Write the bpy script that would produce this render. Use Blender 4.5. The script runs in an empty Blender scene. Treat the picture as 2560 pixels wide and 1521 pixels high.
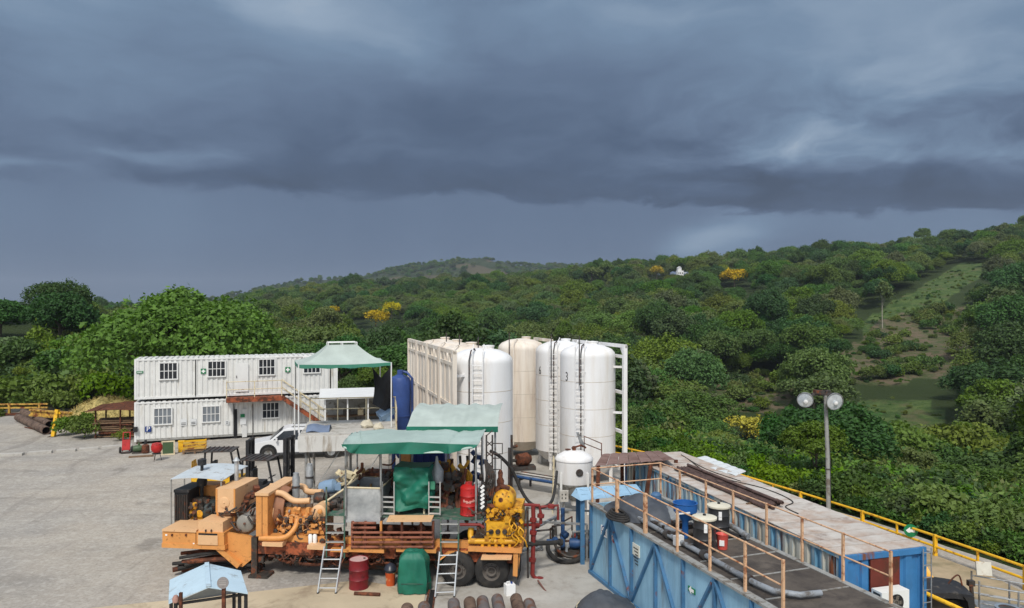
import bpy, math, random
import numpy as np
from mathutils import Vector, Matrix, noise as mnoise

scene = bpy.context.scene
C = scene.collection
R = math.radians
# ------------------------------------------------------------------ camera
H, F, CX, CY = 8.35, 1800.0, 1280.0, 775.0        # eye height (m); lens and frame of the photograph
cam_d = bpy.data.cameras.new('camera'); cam = bpy.data.objects.new('camera', cam_d); C.objects.link(cam)
cam.location = (0, 0, H); cam.rotation_euler = (R(90), 0, 0)
cam_d.sensor_width = 36; cam_d.lens = F / 2560 * 36; cam_d.shift_y = 14.5 / 2560
cam_d.clip_start = 0.1; cam_d.clip_end = 20000
scene.camera = cam
# ------------------------------------------------------------------ view, render
scene.view_settings.view_transform = 'Standard'; scene.view_settings.look = 'None'
scene.view_settings.exposure = 0.95; scene.view_settings.gamma = 1.0
scene.view_settings.use_curve_mapping = False
scene.render.engine = 'CYCLES'
scene.cycles.use_denoising = True
scene.cycles.max_bounces = 4; scene.cycles.diffuse_bounces = 3; scene.cycles.glossy_bounces = 2; scene.cycles.transmission_bounces = 3; scene.cycles.transparent_max_bounces = 6
scene.cycles.volume_bounces = 0
scene.cycles.caustics_reflective = False; scene.cycles.caustics_refractive = False

def lin(c):
    return tuple(((v / 12.92) if v <= .04045 else ((v + .055) / 1.055) ** 2.4) for v in c[:3])
def rgb(r, g, b, k=1.0):
    return tuple(v * k for v in lin((r / 255, g / 255, b / 255)))

class NB:
    """short-hand for building node trees"""
    def __init__(s, tree): s.t = tree
    def n(s, ty, **kw):
        nd = s.t.nodes.new(ty)
        for k, v in kw.items(): setattr(nd, k, v)
        return nd
    def put(s, inp, v):
        if hasattr(v, 'node'): s.t.links.new(v, inp)
        elif isinstance(v, (tuple, list)) and len(v) == 3 and inp.type == 'RGBA': inp.default_value = (*v, 1)
        else: inp.default_value = v
    def m(s, op, a, b=0.0, c=0.0, clamp=False):
        nd = s.n('ShaderNodeMath', operation=op, use_clamp=clamp)
        s.put(nd.inputs[0], a); s.put(nd.inputs[1], b); s.put(nd.inputs[2], c)
        return nd.outputs[0]
    def vm(s, op, a, b=(0, 0, 0), sc=None):
        nd = s.n('ShaderNodeVectorMath', operation=op)
        s.put(nd.inputs[0], a); s.put(nd.inputs[1], b)
        if sc is not None: s.put(nd.inputs['Scale'], sc)
        return nd.outputs[0]
    def mix(s, f, a, b, blend='MIX'):
        nd = s.n('ShaderNodeMix', data_type='RGBA', blend_type=blend)
        s.put(nd.inputs[0], f); s.put(nd.inputs[6], a); s.put(nd.inputs[7], b)
        return nd.outputs[2]
    def noise(s, vec, scale=1.0, detail=4.0, rough=.55, dist=0.0):
        nd = s.n('ShaderNodeTexNoise')
        s.put(nd.inputs['Vector'], vec); s.put(nd.inputs['Scale'], scale); s.put(nd.inputs['Detail'], detail)
        s.put(nd.inputs['Roughness'], rough); s.put(nd.inputs['Distortion'], dist)
        return nd.outputs[0]
    def ss(s, x, a, b, lo=0.0, hi=1.0, smooth=True):
        nd = s.n('ShaderNodeMapRange', interpolation_type='SMOOTHSTEP' if smooth else 'LINEAR')
        s.put(nd.inputs[0], x); s.put(nd.inputs[1], a); s.put(nd.inputs[2], b); s.put(nd.inputs[3], lo); s.put(nd.inputs[4], hi)
        return nd.outputs[0]
    def ramp(s, f, stops):
        nd = s.n('ShaderNodeValToRGB'); s.put(nd.inputs[0], f)
        el = nd.color_ramp.elements
        while len(el) < len(stops): el.new(.5)
        for e, (p, c) in zip(el, stops): e.position = p; e.color = (*c, 1)
        return nd.outputs[0]
    def xyz(s, v):
        nd = s.n('ShaderNodeSeparateXYZ'); s.put(nd.inputs[0], v); return nd.outputs
    def vec(s, x, y, z):
        nd = s.n('ShaderNodeCombineXYZ')
        for i, v in enumerate((x, y, z)): s.put(nd.inputs[i], v)
        return nd.outputs[0]

# ------------------------------------------------------------------ sky: a storm front ahead, thin bright overcast overhead and behind
SUN_AZ, SUN_EL = 186.0, 50.0          # degrees: clockwise from +Y, above the horizon (behind the viewer)
world = bpy.data.worlds.new('World'); scene.world = world; world.use_nodes = True
def build_sky():
    t = world.node_tree; t.nodes.clear(); b = NB(t)
    tc = b.n('ShaderNodeTexCoord'); d = b.vm('NORMALIZE', tc.outputs['Generated'])
    x, y, z = b.xyz(d)
    az = b.m('ARCTAN2', x, y); el = b.m('ARCSINE', z)
    A = lambda px: math.atan((px - CX) / F)
    E = lambda px, py: math.atan((CY - py) / math.hypot(F, px - CX))
    # wind-drawn cloud noise
    w1 = b.noise(b.vec(b.m('MULTIPLY', az, 2.2), b.m('MULTIPLY', el, 5.0), 3.1), 1.6, 5, .5)
    w2 = b.noise(b.vec(b.m('MULTIPLY', az, 2.2), b.m('MULTIPLY', el, 5.0), 9.7), 1.6, 5, .5)
    azw = b.m('ADD', az, b.m('MULTIPLY', b.m('SUBTRACT', w1, .5), .30))
    elw = b.m('ADD', el, b.m('MULTIPLY', b.m('SUBTRACT', w2, .5), .13))
    def blob(px, py, sx, sy, wt, rot=0.0):
        a0, e0 = A(px), E(px, py); sa = sx / F; se = sy / F
        da = b.m('SUBTRACT', azw, a0); de = b.m('SUBTRACT', elw, e0)
        if rot:
            de = b.m('ADD', de, b.m('MULTIPLY', da, -math.tan(R(rot))))
        q = b.m('ADD', b.m('POWER', b.m('ABSOLUTE', b.m('DIVIDE', da, sa)), 2.0), b.m('POWER', b.m('ABSOLUTE', b.m('DIVIDE', de, se)), 2.0))
        return b.m('MULTIPLY', b.m('EXPONENT', b.m('MULTIPLY', q, -1.0)), wt)
    def add(lst):
        r = lst[0]
        for v in lst[1:]: r = b.m('ADD', r, v)
        return r
    n_big = b.noise(b.vec(b.m('MULTIPLY', azw, 1.6), b.m('MULTIPLY', elw, 4.2), 0.4), 1.5, 6, .52)
    n_fine = b.noise(b.vec(b.m('MULTIPLY', azw, 3.0), b.m('MULTIPLY', elw, 13.0), 5.2), 2.2, 7, .55)
    bil = b.noise(b.vec(b.m('MULTIPLY', azw, 5.5), b.m('MULTIPLY', elw, 10.0), 1.3), 1.5, 9, .60, .25)
    bilw = b.m('MULTIPLY', b.ss(el, .10, .17), b.ss(el, .36, .20))
    bilw = b.m('MULTIPLY', bilw, b.m('ADD', .35, b.m('MULTIPLY', b.ss(az, .05, .35), .75)))
    up = add([b.m('MULTIPLY', b.m('SUBTRACT', n_big, .5), .52), b.m('MULTIPLY', b.m('SUBTRACT', n_fine, .5), .26), b.m('MULTIPLY', b.m('SUBTRACT', bil, .5), b.m('MULTIPLY', bilw, 1.05)),
              b.m('MULTIPLY', b.ss(el, .14, .42), .16),
              blob(1150, 330, 480, 150, -.20), blob(1650, 430, 520, 70, -.18, -3), blob(2150, 440, 350, 50, -.14),
              blob(560, 440, 330, 38, -.16), blob(330, 315, 330, 50, -.10), blob(1950, 520, 420, 40, -.18), blob(1500, 300, 700, 60, -.10, -8),
              blob(60, 40, 260, 110, .08), blob(330, 210, 300, 60, .05), blob(790, 30, 170, 90, .24), blob(1560, 30, 330, 55, .16), blob(2440, 60, 330, 110, .26), blob(2500, 190, 220, 60, .10),
              blob(100, 405, 230, 20, .34), blob(430, 385, 190, 26, .28), blob(1975, 350, 85, 52, .40), blob(1860, 330, 60, 40, .14), blob(2130, 375, 90, 40, .18), blob(2480, 345, 170, 26, .30), blob(2380, 390, 90, 24, .2),
              blob(1800, 380, 200, 40, .10)])
    up = b.m('ADD', up, .40)
    low = add([b.m('MULTIPLY', b.m('SUBTRACT', b.noise(b.vec(b.m('MULTIPLY', az, 5.0), b.m('MULTIPLY', el, .8), 2.0), 1.6, 3, .5), .5), .12),
               blob(1820, 610, 120, 45, .36), blob(150, 560, 500, 120, .07), blob(2300, 560, 420, 90, .10),
               b.m('MULTIPLY', b.ss(el, .02, .15), .05)])
    low = b.m('ADD', low, .345)
    # ragged cloud base
    rag = b.noise(b.vec(b.m('MULTIPLY', az, 6.0), b.m('MULTIPLY', el, 12.0), 7.7), 1.5, 8, .62, .4)
    base = b.m('ADD', b.m('ADD', .150, b.m('MULTIPLY', b.m('SUBTRACT', rag, .5), .085)), b.m('MULTIPLY', b.ss(az, .15, .55), -.035))
    edge = b.ss(b.m('SUBTRACT', el, base), -.005, b.ss(az, -.5, .1, .020, .008))
    under = b.m('MULTIPLY', b.m('MULTIPLY', b.ss(b.m('SUBTRACT', el, base), .075, .005), edge), -.13)
    B = b.m('ADD', b.m('ADD', b.m('MULTIPLY', up, edge), b.m('MULTIPLY', low, b.m('SUBTRACT', 1.0, edge))), under)
    col = b.vm('SCALE', b.ramp(B, [(0.0, rgb(70, 86, 110, .60)), (.22, rgb(82, 101, 129, .62)), (.42, rgb(101, 121, 149, .64)), (.62, rgb(121, 145, 172, .65)), (.85, rgb(152, 172, 194, .66)), (1.0, rgb(188, 197, 206, .66))]), sc=.735)
    # the front thins out overhead and behind: bright even overcast, clear-sky light seen through it
    sk = b.n('ShaderNodeTexSky', sky_type='NISHITA', sun_disc=False, sun_elevation=R(SUN_EL), sun_rotation=R(SUN_AZ))
    clear = b.vm('SCALE', sk.outputs[0], sc=0.10)
    ov_n = b.noise(b.vm('MULTIPLY', d, (2.0, 2.0, 3.5)), 1.5, 4, .5)
    bright = b.mix(.25, b.mix(ov_n, (.30, .33, .37), (.41, .43, .455)), clear)
    f = b.m('MAXIMUM', b.ss(el, .44, .95), b.ss(y, .25, -.55))
    col = b.mix(f, col, bright)
    bg = b.n('ShaderNodeBackground'); b.put(bg.inputs[0], col); bg.inputs[1].default_value = 1.0
    out = b.n('ShaderNodeOutputWorld'); t.links.new(bg.outputs[0], out.inputs[0])
build_sky()
sun_d = bpy.data.lights.new('sun', 'SUN'); sun = bpy.data.objects.new('sun', sun_d); C.objects.link(sun)
sun_d.energy = 1.5; sun_d.angle = R(10); sun_d.color = (1.0, .95, .87)
_sd = Vector((math.sin(R(SUN_AZ)) * math.cos(R(SUN_EL)), math.cos(R(SUN_AZ)) * math.cos(R(SUN_EL)), math.sin(R(SUN_EL))))
sun.rotation_euler = _sd.to_track_quat('Z', 'Y').to_euler(); sun.location = (20, -30, 60)

# ------------------------------------------------------------------ geometry helpers
def P(px, py, Y): return Vector(((px - CX) / F * Y, Y, H - (py - CY) / F * Y))
def G(px, py, z=0.0): return P(px, py, (H - z) * F / (py - CY))

class Fr:
    """a thing's own frame: origin on the ground, turned by deg about Z"""
    def __init__(s, x, y, deg, z=0.0):
        s.o = Vector((x, y, z)); s.deg = deg
        c, k = math.cos(R(deg)), math.sin(R(deg)); s.ax = Vector((c, k, 0)); s.ay = Vector((-k, c, 0))
    def loc(s, p):
        d = Vector(p) - s.o; return Vector((d.dot(s.ax), d.dot(s.ay), d.z))
    def L(s, px, py, d=0.0):          # where the ray through a photo point meets local y = d
        ray = Vector(((px - CX) / F, 1, -(py - CY) / F)); o = Vector((0, 0, H))
        t = (d - (o - s.o).dot(s.ay)) / ray.dot(s.ay); return s.loc(o + ray * t)
    def S(s, px, py, x=0.0):          # ... meets local x = x
        ray = Vector(((px - CX) / F, 1, -(py - CY) / F)); o = Vector((0, 0, H))
        t = (x - (o - s.o).dot(s.ax)) / ray.dot(s.ax); return s.loc(o + ray * t)
    def Z(s, px, py, z=0.0): return s.loc(G(px, py, z))

class MB:
    def __init__(s): s.v = []; s.f = []; s.sm = []
    def add(s, vs, fs, smooth=False):
        k = len(s.v); s.v += [tuple(p) for p in vs]
        for f in fs: s.f.append(tuple(i + k for i in f)); s.sm.append(smooth)
        return s
    def box(s, x0, x1, y0, y1, z0, z1, mat=None):
        vs = [(x, y, z) for z in (z0, z1) for y in (y0, y1) for x in (x0, x1)]
        if mat is not None: vs = [mat @ Vector(v) for v in vs]
        return s.add(vs, [(0, 2, 3, 1), (4, 5, 7, 6), (0, 1, 5, 4), (2, 6, 7, 3), (0, 4, 6, 2), (1, 3, 7, 5)])
    def cbox(s, c, size, rot=(0, 0, 0)):
        from mathutils import Euler
        m = Matrix.Translation(c) @ Euler([R(a) for a in rot]).to_matrix().to_4x4()
        a, b_, c_ = (v / 2 for v in size)
        return s.box(-a, a, -b_, b_, -c_, c_, m)
    def beam(s, p, q, w, h=None, up=(0, 0, 1)):
        h = h or w; p = Vector(p); q = Vector(q); d = (q - p)
        if d.length < 1e-6: return s
        d.normalize(); up = Vector(up)
        if abs(d.dot(up)) > .98: up = Vector((0, 1, 0))
        a = d.cross(up).normalized(); b_ = a.cross(d).normalized()
        vs = [o + a * (i * w / 2) + b_ * (j * h / 2) for o in (p, q) for i, j in ((-1, -1), (1, -1), (1, 1), (-1, 1))]
        return s.add(vs, [(0, 1, 2, 3), (7, 6, 5, 4), (0, 4, 5, 1), (1, 5, 6, 2), (2, 6, 7, 3), (3, 7, 4, 0)])
    def cyl(s, p, q, r0, r1=None, n=12, caps=True):
        return s.tube([p, q], [r0, r0 if r1 is None else r1], n, caps)
    def tube(s, pts, r, n=8, caps=True):
        pts = [Vector(p) for p in pts]; m = len(pts); rs = r if isinstance(r, (list, tuple)) else [r] * m
        k = len(s.v); prev = None
        for i, p in enumerate(pts):
            d = (pts[min(i + 1, m - 1)] - pts[max(i - 1, 0)])
            if d.length < 1e-9: d = Vector((0, 0, 1))
            d.normalize()
            if prev is None:
                u = Vector((0, 0, 1)) if abs(d.z) < .9 else Vector((1, 0, 0)); a = d.cross(u).normalized()
            else:
                a = (prev - d * prev.dot(d))
                a = a.normalized() if a.length > 1e-6 else d.orthogonal().normalized()
            prev = a; b_ = d.cross(a)
            for j in range(n):
                th = 2 * math.pi * j / n; s.v.append(tuple(p + (a * math.cos(th) + b_ * math.sin(th)) * rs[i]))
        for i in range(m - 1):
            for j in range(n):
                j2 = (j + 1) % n
                s.f.append((k + i * n + j, k + i * n + j2, k + (i + 1) * n + j2, k + (i + 1) * n + j)); s.sm.append(True)
        if caps:
            s.f.append(tuple(k + j for j in reversed(range(n)))); s.sm.append(False)
            s.f.append(tuple(k + (m - 1) * n + j for j in range(n))); s.sm.append(False)
        return s
    def ring(s, p, q, r0, r1, n=16):     # a hollow pipe from p to q, bore r1
        p = Vector(p); q = Vector(q); d = (q - p).normalized(); a = d.orthogonal().normalized(); b_ = d.cross(a); k = len(s.v)
        for o, r in ((p, r0), (q, r0), (q, r1), (p, r1)):
            for j in range(n):
                th = 2 * math.pi * j / n; s.v.append(tuple(o + (a * math.cos(th) + b_ * math.sin(th)) * r))
        for i in range(4):
            for j in range(n):
                j2 = (j + 1) % n; i2 = (i + 1) % 4
                s.f.append((k + i * n + j, k + i * n + j2, k + i2 * n + j2, k + i2 * n + j)); s.sm.append(i in (0, 2))
        return s
    def lathe(s, prof, c=(0, 0, 0), n=32, axis=None, open_=False):
        k = len(s.v); c = Vector(c); m = len(prof)
        q = Vector((0, 0, 1)).rotation_difference(Vector(axis)) if axis is not None else None
        for r, z in prof:
            for j in range(n):
                th = 2 * math.pi * j / n; v = Vector((r * math.cos(th), r * math.sin(th), z))
                if q: v = q @ v
                s.v.append(tuple(c + v))
        for i in range(m - 1):
            for j in range(n):
                j2 = (j + 1) % n
                s.f.append((k + i * n + j, k + i * n + j2, k + (i + 1) * n + j2, k + (i + 1) * n + j)); s.sm.append(True)
        if prof[0][0] > .08 and prof[-1][0] > .08 and (open_ or abs(prof[0][0] - prof[-1][0]) < 1e-6):      # a ring: close it on itself
            for j in range(n):
                j2 = (j + 1) % n; s.f.append((k + (m - 1) * n + j, k + (m - 1) * n + j2, k + j2, k + j)); s.sm.append(True)
            return s
        s.f.append(tuple(k + j for j in reversed(range(n)))); s.sm.append(False)
        s.f.append(tuple(k + (m - 1) * n + j for j in range(n))); s.sm.append(False)
        return s
    def prism(s, pts, off):               # polygon pts extruded by off
        off = Vector(off); n = len(pts); a = [Vector(p) for p in pts]; vs = a + [p + off for p in a]
        fs = [tuple(reversed(range(n))), tuple(range(n, 2 * n))] + [(i, (i + 1) % n, n + (i + 1) % n, n + i) for i in range(n)]
        return s.add(vs, fs)
    def grid(s, fn, nu, nv, thick=None, smooth=True):     # fn(u,v)->point ; thick: offset vector for a closed sheet
        vs = [Vector(fn(i / nu, j / nv)) for j in range(nv + 1) for i in range(nu + 1)]
        q = lambda i, j: j * (nu + 1) + i
        fs = [(q(i, j), q(i + 1, j), q(i + 1, j + 1), q(i, j + 1)) for j in range(nv) for i in range(nu)]
        if thick is None: return s.add(vs, fs, smooth)
        n = len(vs); t = Vector(thick); vs2 = [v + t for v in vs]
        s.add(vs + vs2, fs + [tuple(n + a for a in reversed(f)) for f in fs], smooth)
        k = len(s.v) - 2 * n
        rim = [q(i, 0) for i in range(nu)] + [q(nu, j) for j in range(nv)] + [q(i, nv) for i in range(nu, 0, -1)] + [q(0, j) for j in range(nv, 0, -1)]
        for a, c in zip(rim, rim[1:] + rim[:1]): s.f.append((k + c, k + a, k + n + a, k + n + c)); s.sm.append(False)
        return s
    def mesh(s, name):
        me = bpy.data.meshes.new(name); me.from_pydata(s.v, [], s.f)
        me.polygons.foreach_set('use_smooth', s.sm); me.update()
        if any(s.sm) and len(s.f) < 20000: me.set_sharp_from_angle(angle=R(38))
        return me
    def build(s, name, mat, parent=None, label=None, kind=None):
        o = bpy.data.objects.new(name, s.mesh(name)); C.objects.link(o)
        if mat is not None: o.data.materials.append(mat)
        if parent is not None: o.parent = parent
        if label: o['label'] = label
        if kind: o['kind'] = kind
        return o

def tag(o, label, cat, group=None, kind=None):
    o['label'] = label; o['category'] = cat
    if group: o['group'] = group
    if kind: o['kind'] = kind
    return o
def thing(name, label, cat, fr=None, group=None):
    o = bpy.data.objects.new(name, None); C.objects.link(o); o.empty_display_size = .2
    if fr is not None: o.location = fr.o; o.rotation_euler = (0, 0, R(fr.deg))
    return tag(o, label, cat, group)
def copy_tree(o, parent=None):
    c = o.copy(); C.objects.link(c); c.parent = parent
    for ch in list(o.children): copy_tree(ch, c)
    return c
def part(parent, name, mat, fn, label=None, kind=None):
    b = MB(); fn(b); return b.build(name, mat, parent, label, kind)
def structure(o): o['kind'] = 'structure'; return o

# ------------------------------------------------------------------ materials
MATS = {}
def mat(name, col, rough=.6, metal=0.0, var=.14, scale=2.5, col2=None, cov=.0, c2scale=3.0, streak=0.0, bump=0.0, bscale=40, spec=.4, soft=.08, col3=None, cov3=0.0):
    """paint, metal, cloth: mottled base colour, a second colour (rust, dirt) in blotches or runs, fine relief"""
    if name in MATS: return MATS[name]
    m = bpy.data.materials.new(name); m.use_nodes = True; t = m.node_tree; t.nodes.clear(); b = NB(t)
    tc = b.n('ShaderNodeTexCoord'); oi = b.n('ShaderNodeObjectInfo')
    v = b.vm('ADD', tc.outputs['Object'], b.vm('SCALE', (37., 61., 23.), sc=oi.outputs['Random']))
    n1 = b.noise(v, scale, 6, .6)
    c = b.mix(b.ss(n1, .28, .72), tuple(x * (1 - var) for x in col), tuple(min(1, x * (1 + var)) for x in col))
    rg = rough
    def layer(c, rg, col2, cov, sc, off):
        vv = b.vm('ADD', v, (off, off * 2, off * 3))
        if streak: vv = b.vm('MULTIPLY', vv, (1, 1, 1 / (1 + 6 * streak)))
        n2 = b.noise(vv, sc, 8, .68, .3)
        th = .66 - .32 * cov
        f = b.ss(n2, th - soft, th + soft)
        return b.mix(f, c, col2), (b.ss(f, 0, 1, rough, .85) if not metal else rg)
    if col2: c, rg = layer(c, rg, col2, cov, c2scale, 0.0)
    if col3: c, _ = layer(c, rg, col3, cov3, c2scale * 1.7, 11.0)
    p = b.n('ShaderNodeBsdfPrincipled')
    b.put(p.inputs['Base Color'], c); b.put(p.inputs['Roughness'], rg); p.inputs['Metallic'].default_value = metal
    p.inputs['Specular IOR Level'].default_value = spec
    if bump:
        bn = b.n('ShaderNodeBump'); bn.inputs['Strength'].default_value = bump; bn.inputs['Distance'].default_value = .02
        b.put(bn.inputs['Height'], b.noise(v, bscale, 5, .6)); t.links.new(bn.outputs[0], p.inputs['Normal'])
    o = b.n('ShaderNodeOutputMaterial'); t.links.new(p.outputs[0], o.inputs[0])
    MATS[name] = m; return m
RUST = rgb(120, 66, 38); RUST_D = rgb(78, 46, 32); DIRT = rgb(150, 136, 112)
def leaf_mat(name, col, var=.52, hue=.03, trans=.22):
    if name in MATS: return MATS[name]
    m = bpy.data.materials.new(name); m.use_nodes = True; t = m.node_tree; t.nodes.clear(); b = NB(t)
    tc = b.n('ShaderNodeTexCoord'); oi = b.n('ShaderNodeObjectInfo'); geo = b.n('ShaderNodeNewGeometry')
    n1 = b.noise(tc.outputs['Object'], .55, 3, .6)
    k = b.m('ADD', b.m('ADD', .45, b.m('MULTIPLY', oi.outputs['Random'], .55)), b.m('MULTIPLY', b.m('SUBTRACT', n1, .5), .5))
    k = b.m('ADD', k, b.m('MULTIPLY', b.m('SUBTRACT', geo.outputs['Random Per Island'], .5), .8))
    k = b.ss(k, 0, 1.45, 1 - var, 1 + var, False)
    hs = b.n('ShaderNodeHueSaturation'); b.put(hs.inputs['Color'], col)
    r2 = b.m('FRACT', b.m('MULTIPLY', oi.outputs['Random'], 17.37))
    r3 = b.m('FRACT', b.m('MULTIPLY', oi.outputs['Random'], 5.91))
    b.put(hs.inputs['Hue'], b.ss(r2, 0, 1, .5 - hue, .5 + hue, False)); b.put(hs.inputs['Saturation'], b.ss(r3, 0, 1, .86, 1.16, False)); b.put(hs.inputs['Value'], k)
    p = b.n('ShaderNodeBsdfPrincipled'); b.put(p.inputs['Base Color'], hs.outputs[0]); p.inputs['Roughness'].default_value = .6; p.inputs['Specular IOR Level'].default_value = .25
    tr = b.n('ShaderNodeBsdfTranslucent'); b.put(tr.inputs[0], b.vm('MULTIPLY', hs.outputs[0], (1.5, 1.6, .6)))
    mx = b.n('ShaderNodeMixShader'); mx.inputs[0].default_value = trans
    t.links.new(p.outputs[0], mx.inputs[1]); t.links.new(tr.outputs[0], mx.inputs[2])
    o = b.n('ShaderNodeOutputMaterial'); t.links.new(mx.outputs[0], o.inputs[0])
    MATS[name] = m; return m
# ================================================================== the land
PXK = [-2000, 0, 250, 450, 700, 900, 1100, 1280, 1560, 1860, 2011, 2379, 2560, 3500]
D_EDGE = [95, 62, 61, 60, 58, 55, 51, 47, 41.5, 34.5, 31.5, 25.6, 23.4, 20]                 # edge of the yard
D_VAL = [140, 105, 110, 120, 138, 135, 121, 107, 92, 82, 77, 70, 68, 65]                     # bottom of the valley
Z_VAL = [5, 5, 3, -5, -8, -10, -12, -13, -14, -14, -14, -14, -14, -14]
D_RID = [760, 740, 720, 700, 660, 620, 580, 540, 480, 440, 420, 390, 370, 340]               # the wooded ridge
Y_RID = [800, 795, 790, 775, 752, 722, 724, 716, 690, 672, 658, 634, 614, 500]               # where its ground shows in the photograph
ip = lambda px, a: np.interp(px, PXK, a)
def fbm(x, y, s, seed=0.0):
    # cheap smooth value field from sines, good enough for rolling ground
    x = x / s; y = y / s
    return (np.sin(x * 1.0 + seed) * np.cos(y * 1.13 + seed * 1.7) + .5 * np.sin(x * 2.3 + 1.9 * y + seed * 2.1) + .25 * np.cos(x * 4.1 - 3.7 * y + seed)) / 1.75
def sstep(t): t = np.clip(t, 0, 1); return t * t * (3 - 2 * t)
def terr(x, y):
    x = np.asarray(x, float); y = np.asarray(y, float)
    r = np.hypot(x, y); th = np.arctan2(x, y); thc = np.clip(th, R(-61), R(51))
    px = CX + F * np.tan(thc); D = r * np.cos(thc)
    de, dv, zv, dr = ip(px, D_EDGE), ip(px, D_VAL), ip(px, Z_VAL), ip(px, D_RID)
    zr = H + (CY - ip(px, Y_RID)) / F * dr
    z = sstep((D - de) / (dv - de)) * zv
    t = np.clip((D - dv) / (dr - dv), 0, 1)
    rise = zv + (zr - zv) * (t * .86 + .14 * sstep(t))
    z = np.where(D > dv, rise, z)
    fall = zr + (-45 - zr) * sstep((D - dr) / (dr * .9))
    z = np.where(D > dr, fall, z)
    z = z + 3.3 * sstep((D - de - .5) / 10) * (1 - sstep((px - 250) / 110)) * (1 - sstep((D - 130) / 120))
    amp = np.clip((D - de) / 120, 0, 1) * np.clip(1.25 - (D - dr) / 600, 0, 1)
    z = z + amp * (fbm(x, y, 42, 1.3) * 3.0 + fbm(x, y, 17, 4.1) * 1.0)
    z = z + np.clip((D - de) / 20, 0, 1) * (fbm(x, y, 6, 2.2) * .35)
    z = np.where(D > 1200, z * np.clip(1 - (D - 1200) / 3000, 0, 1) - 45 * np.clip((D - 1200) / 3000, 0, 1), z)
    back = np.clip((np.abs(th) - R(100)) / R(40), 0, 1)
    z = z * (1 - back)
    return np.where(D < de, -.30, z - .30)
def terr1(x, y): return float(terr(x, y))
def img(x, y, z): return CX + F * x / y, CY - F * (z - H) / y
def ground_at(px, py, d0=30, d1=900):         # first place where the view through a photo point meets the land
    u = (px - CX) / F; D = np.linspace(d0, d1, 1800); z = terr(u * D, D); yy = CY - F * (z - H) / D
    k = int(np.argmax(yy <= py)) if (yy <= py).any() else int(np.argmin(abs(D - float(ip(px, D_RID)))));
    return Vector((u * D[k], D[k], z[k]))

# clearings on the slope: (centre x, centre y, half width, half height, tilt) in photo terms, read off the ground they lie on
GRASS = [(2235, 1046, 112, 42, 0)] + [(2195 + 32 * i, 815 - 19 * i, 36, 22, 0) for i in range(8)]
BARE = [(70, 995, 220, 45, 0), (240, 975, 110, 50, 0), (180, 910, 90, 30, 0), (2300, 865, 125, 72, 0), (2205, 905, 95, 55, 0), (1890, 985, 90, 45, 0), (2360, 800, 60, 30, 0), (165, 935, 120, 26, 0), (20, 962, 90, 30, 0)]
def inside(lst, px, py, grow=1.0):
    out = np.zeros(np.shape(px), bool)
    for cx_, cy_, a, c_, _ in lst:
        out |= ((px - cx_) / (a * grow)) ** 2 + ((py - cy_) / (c_ * grow)) ** 2 < 1
    return out

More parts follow.
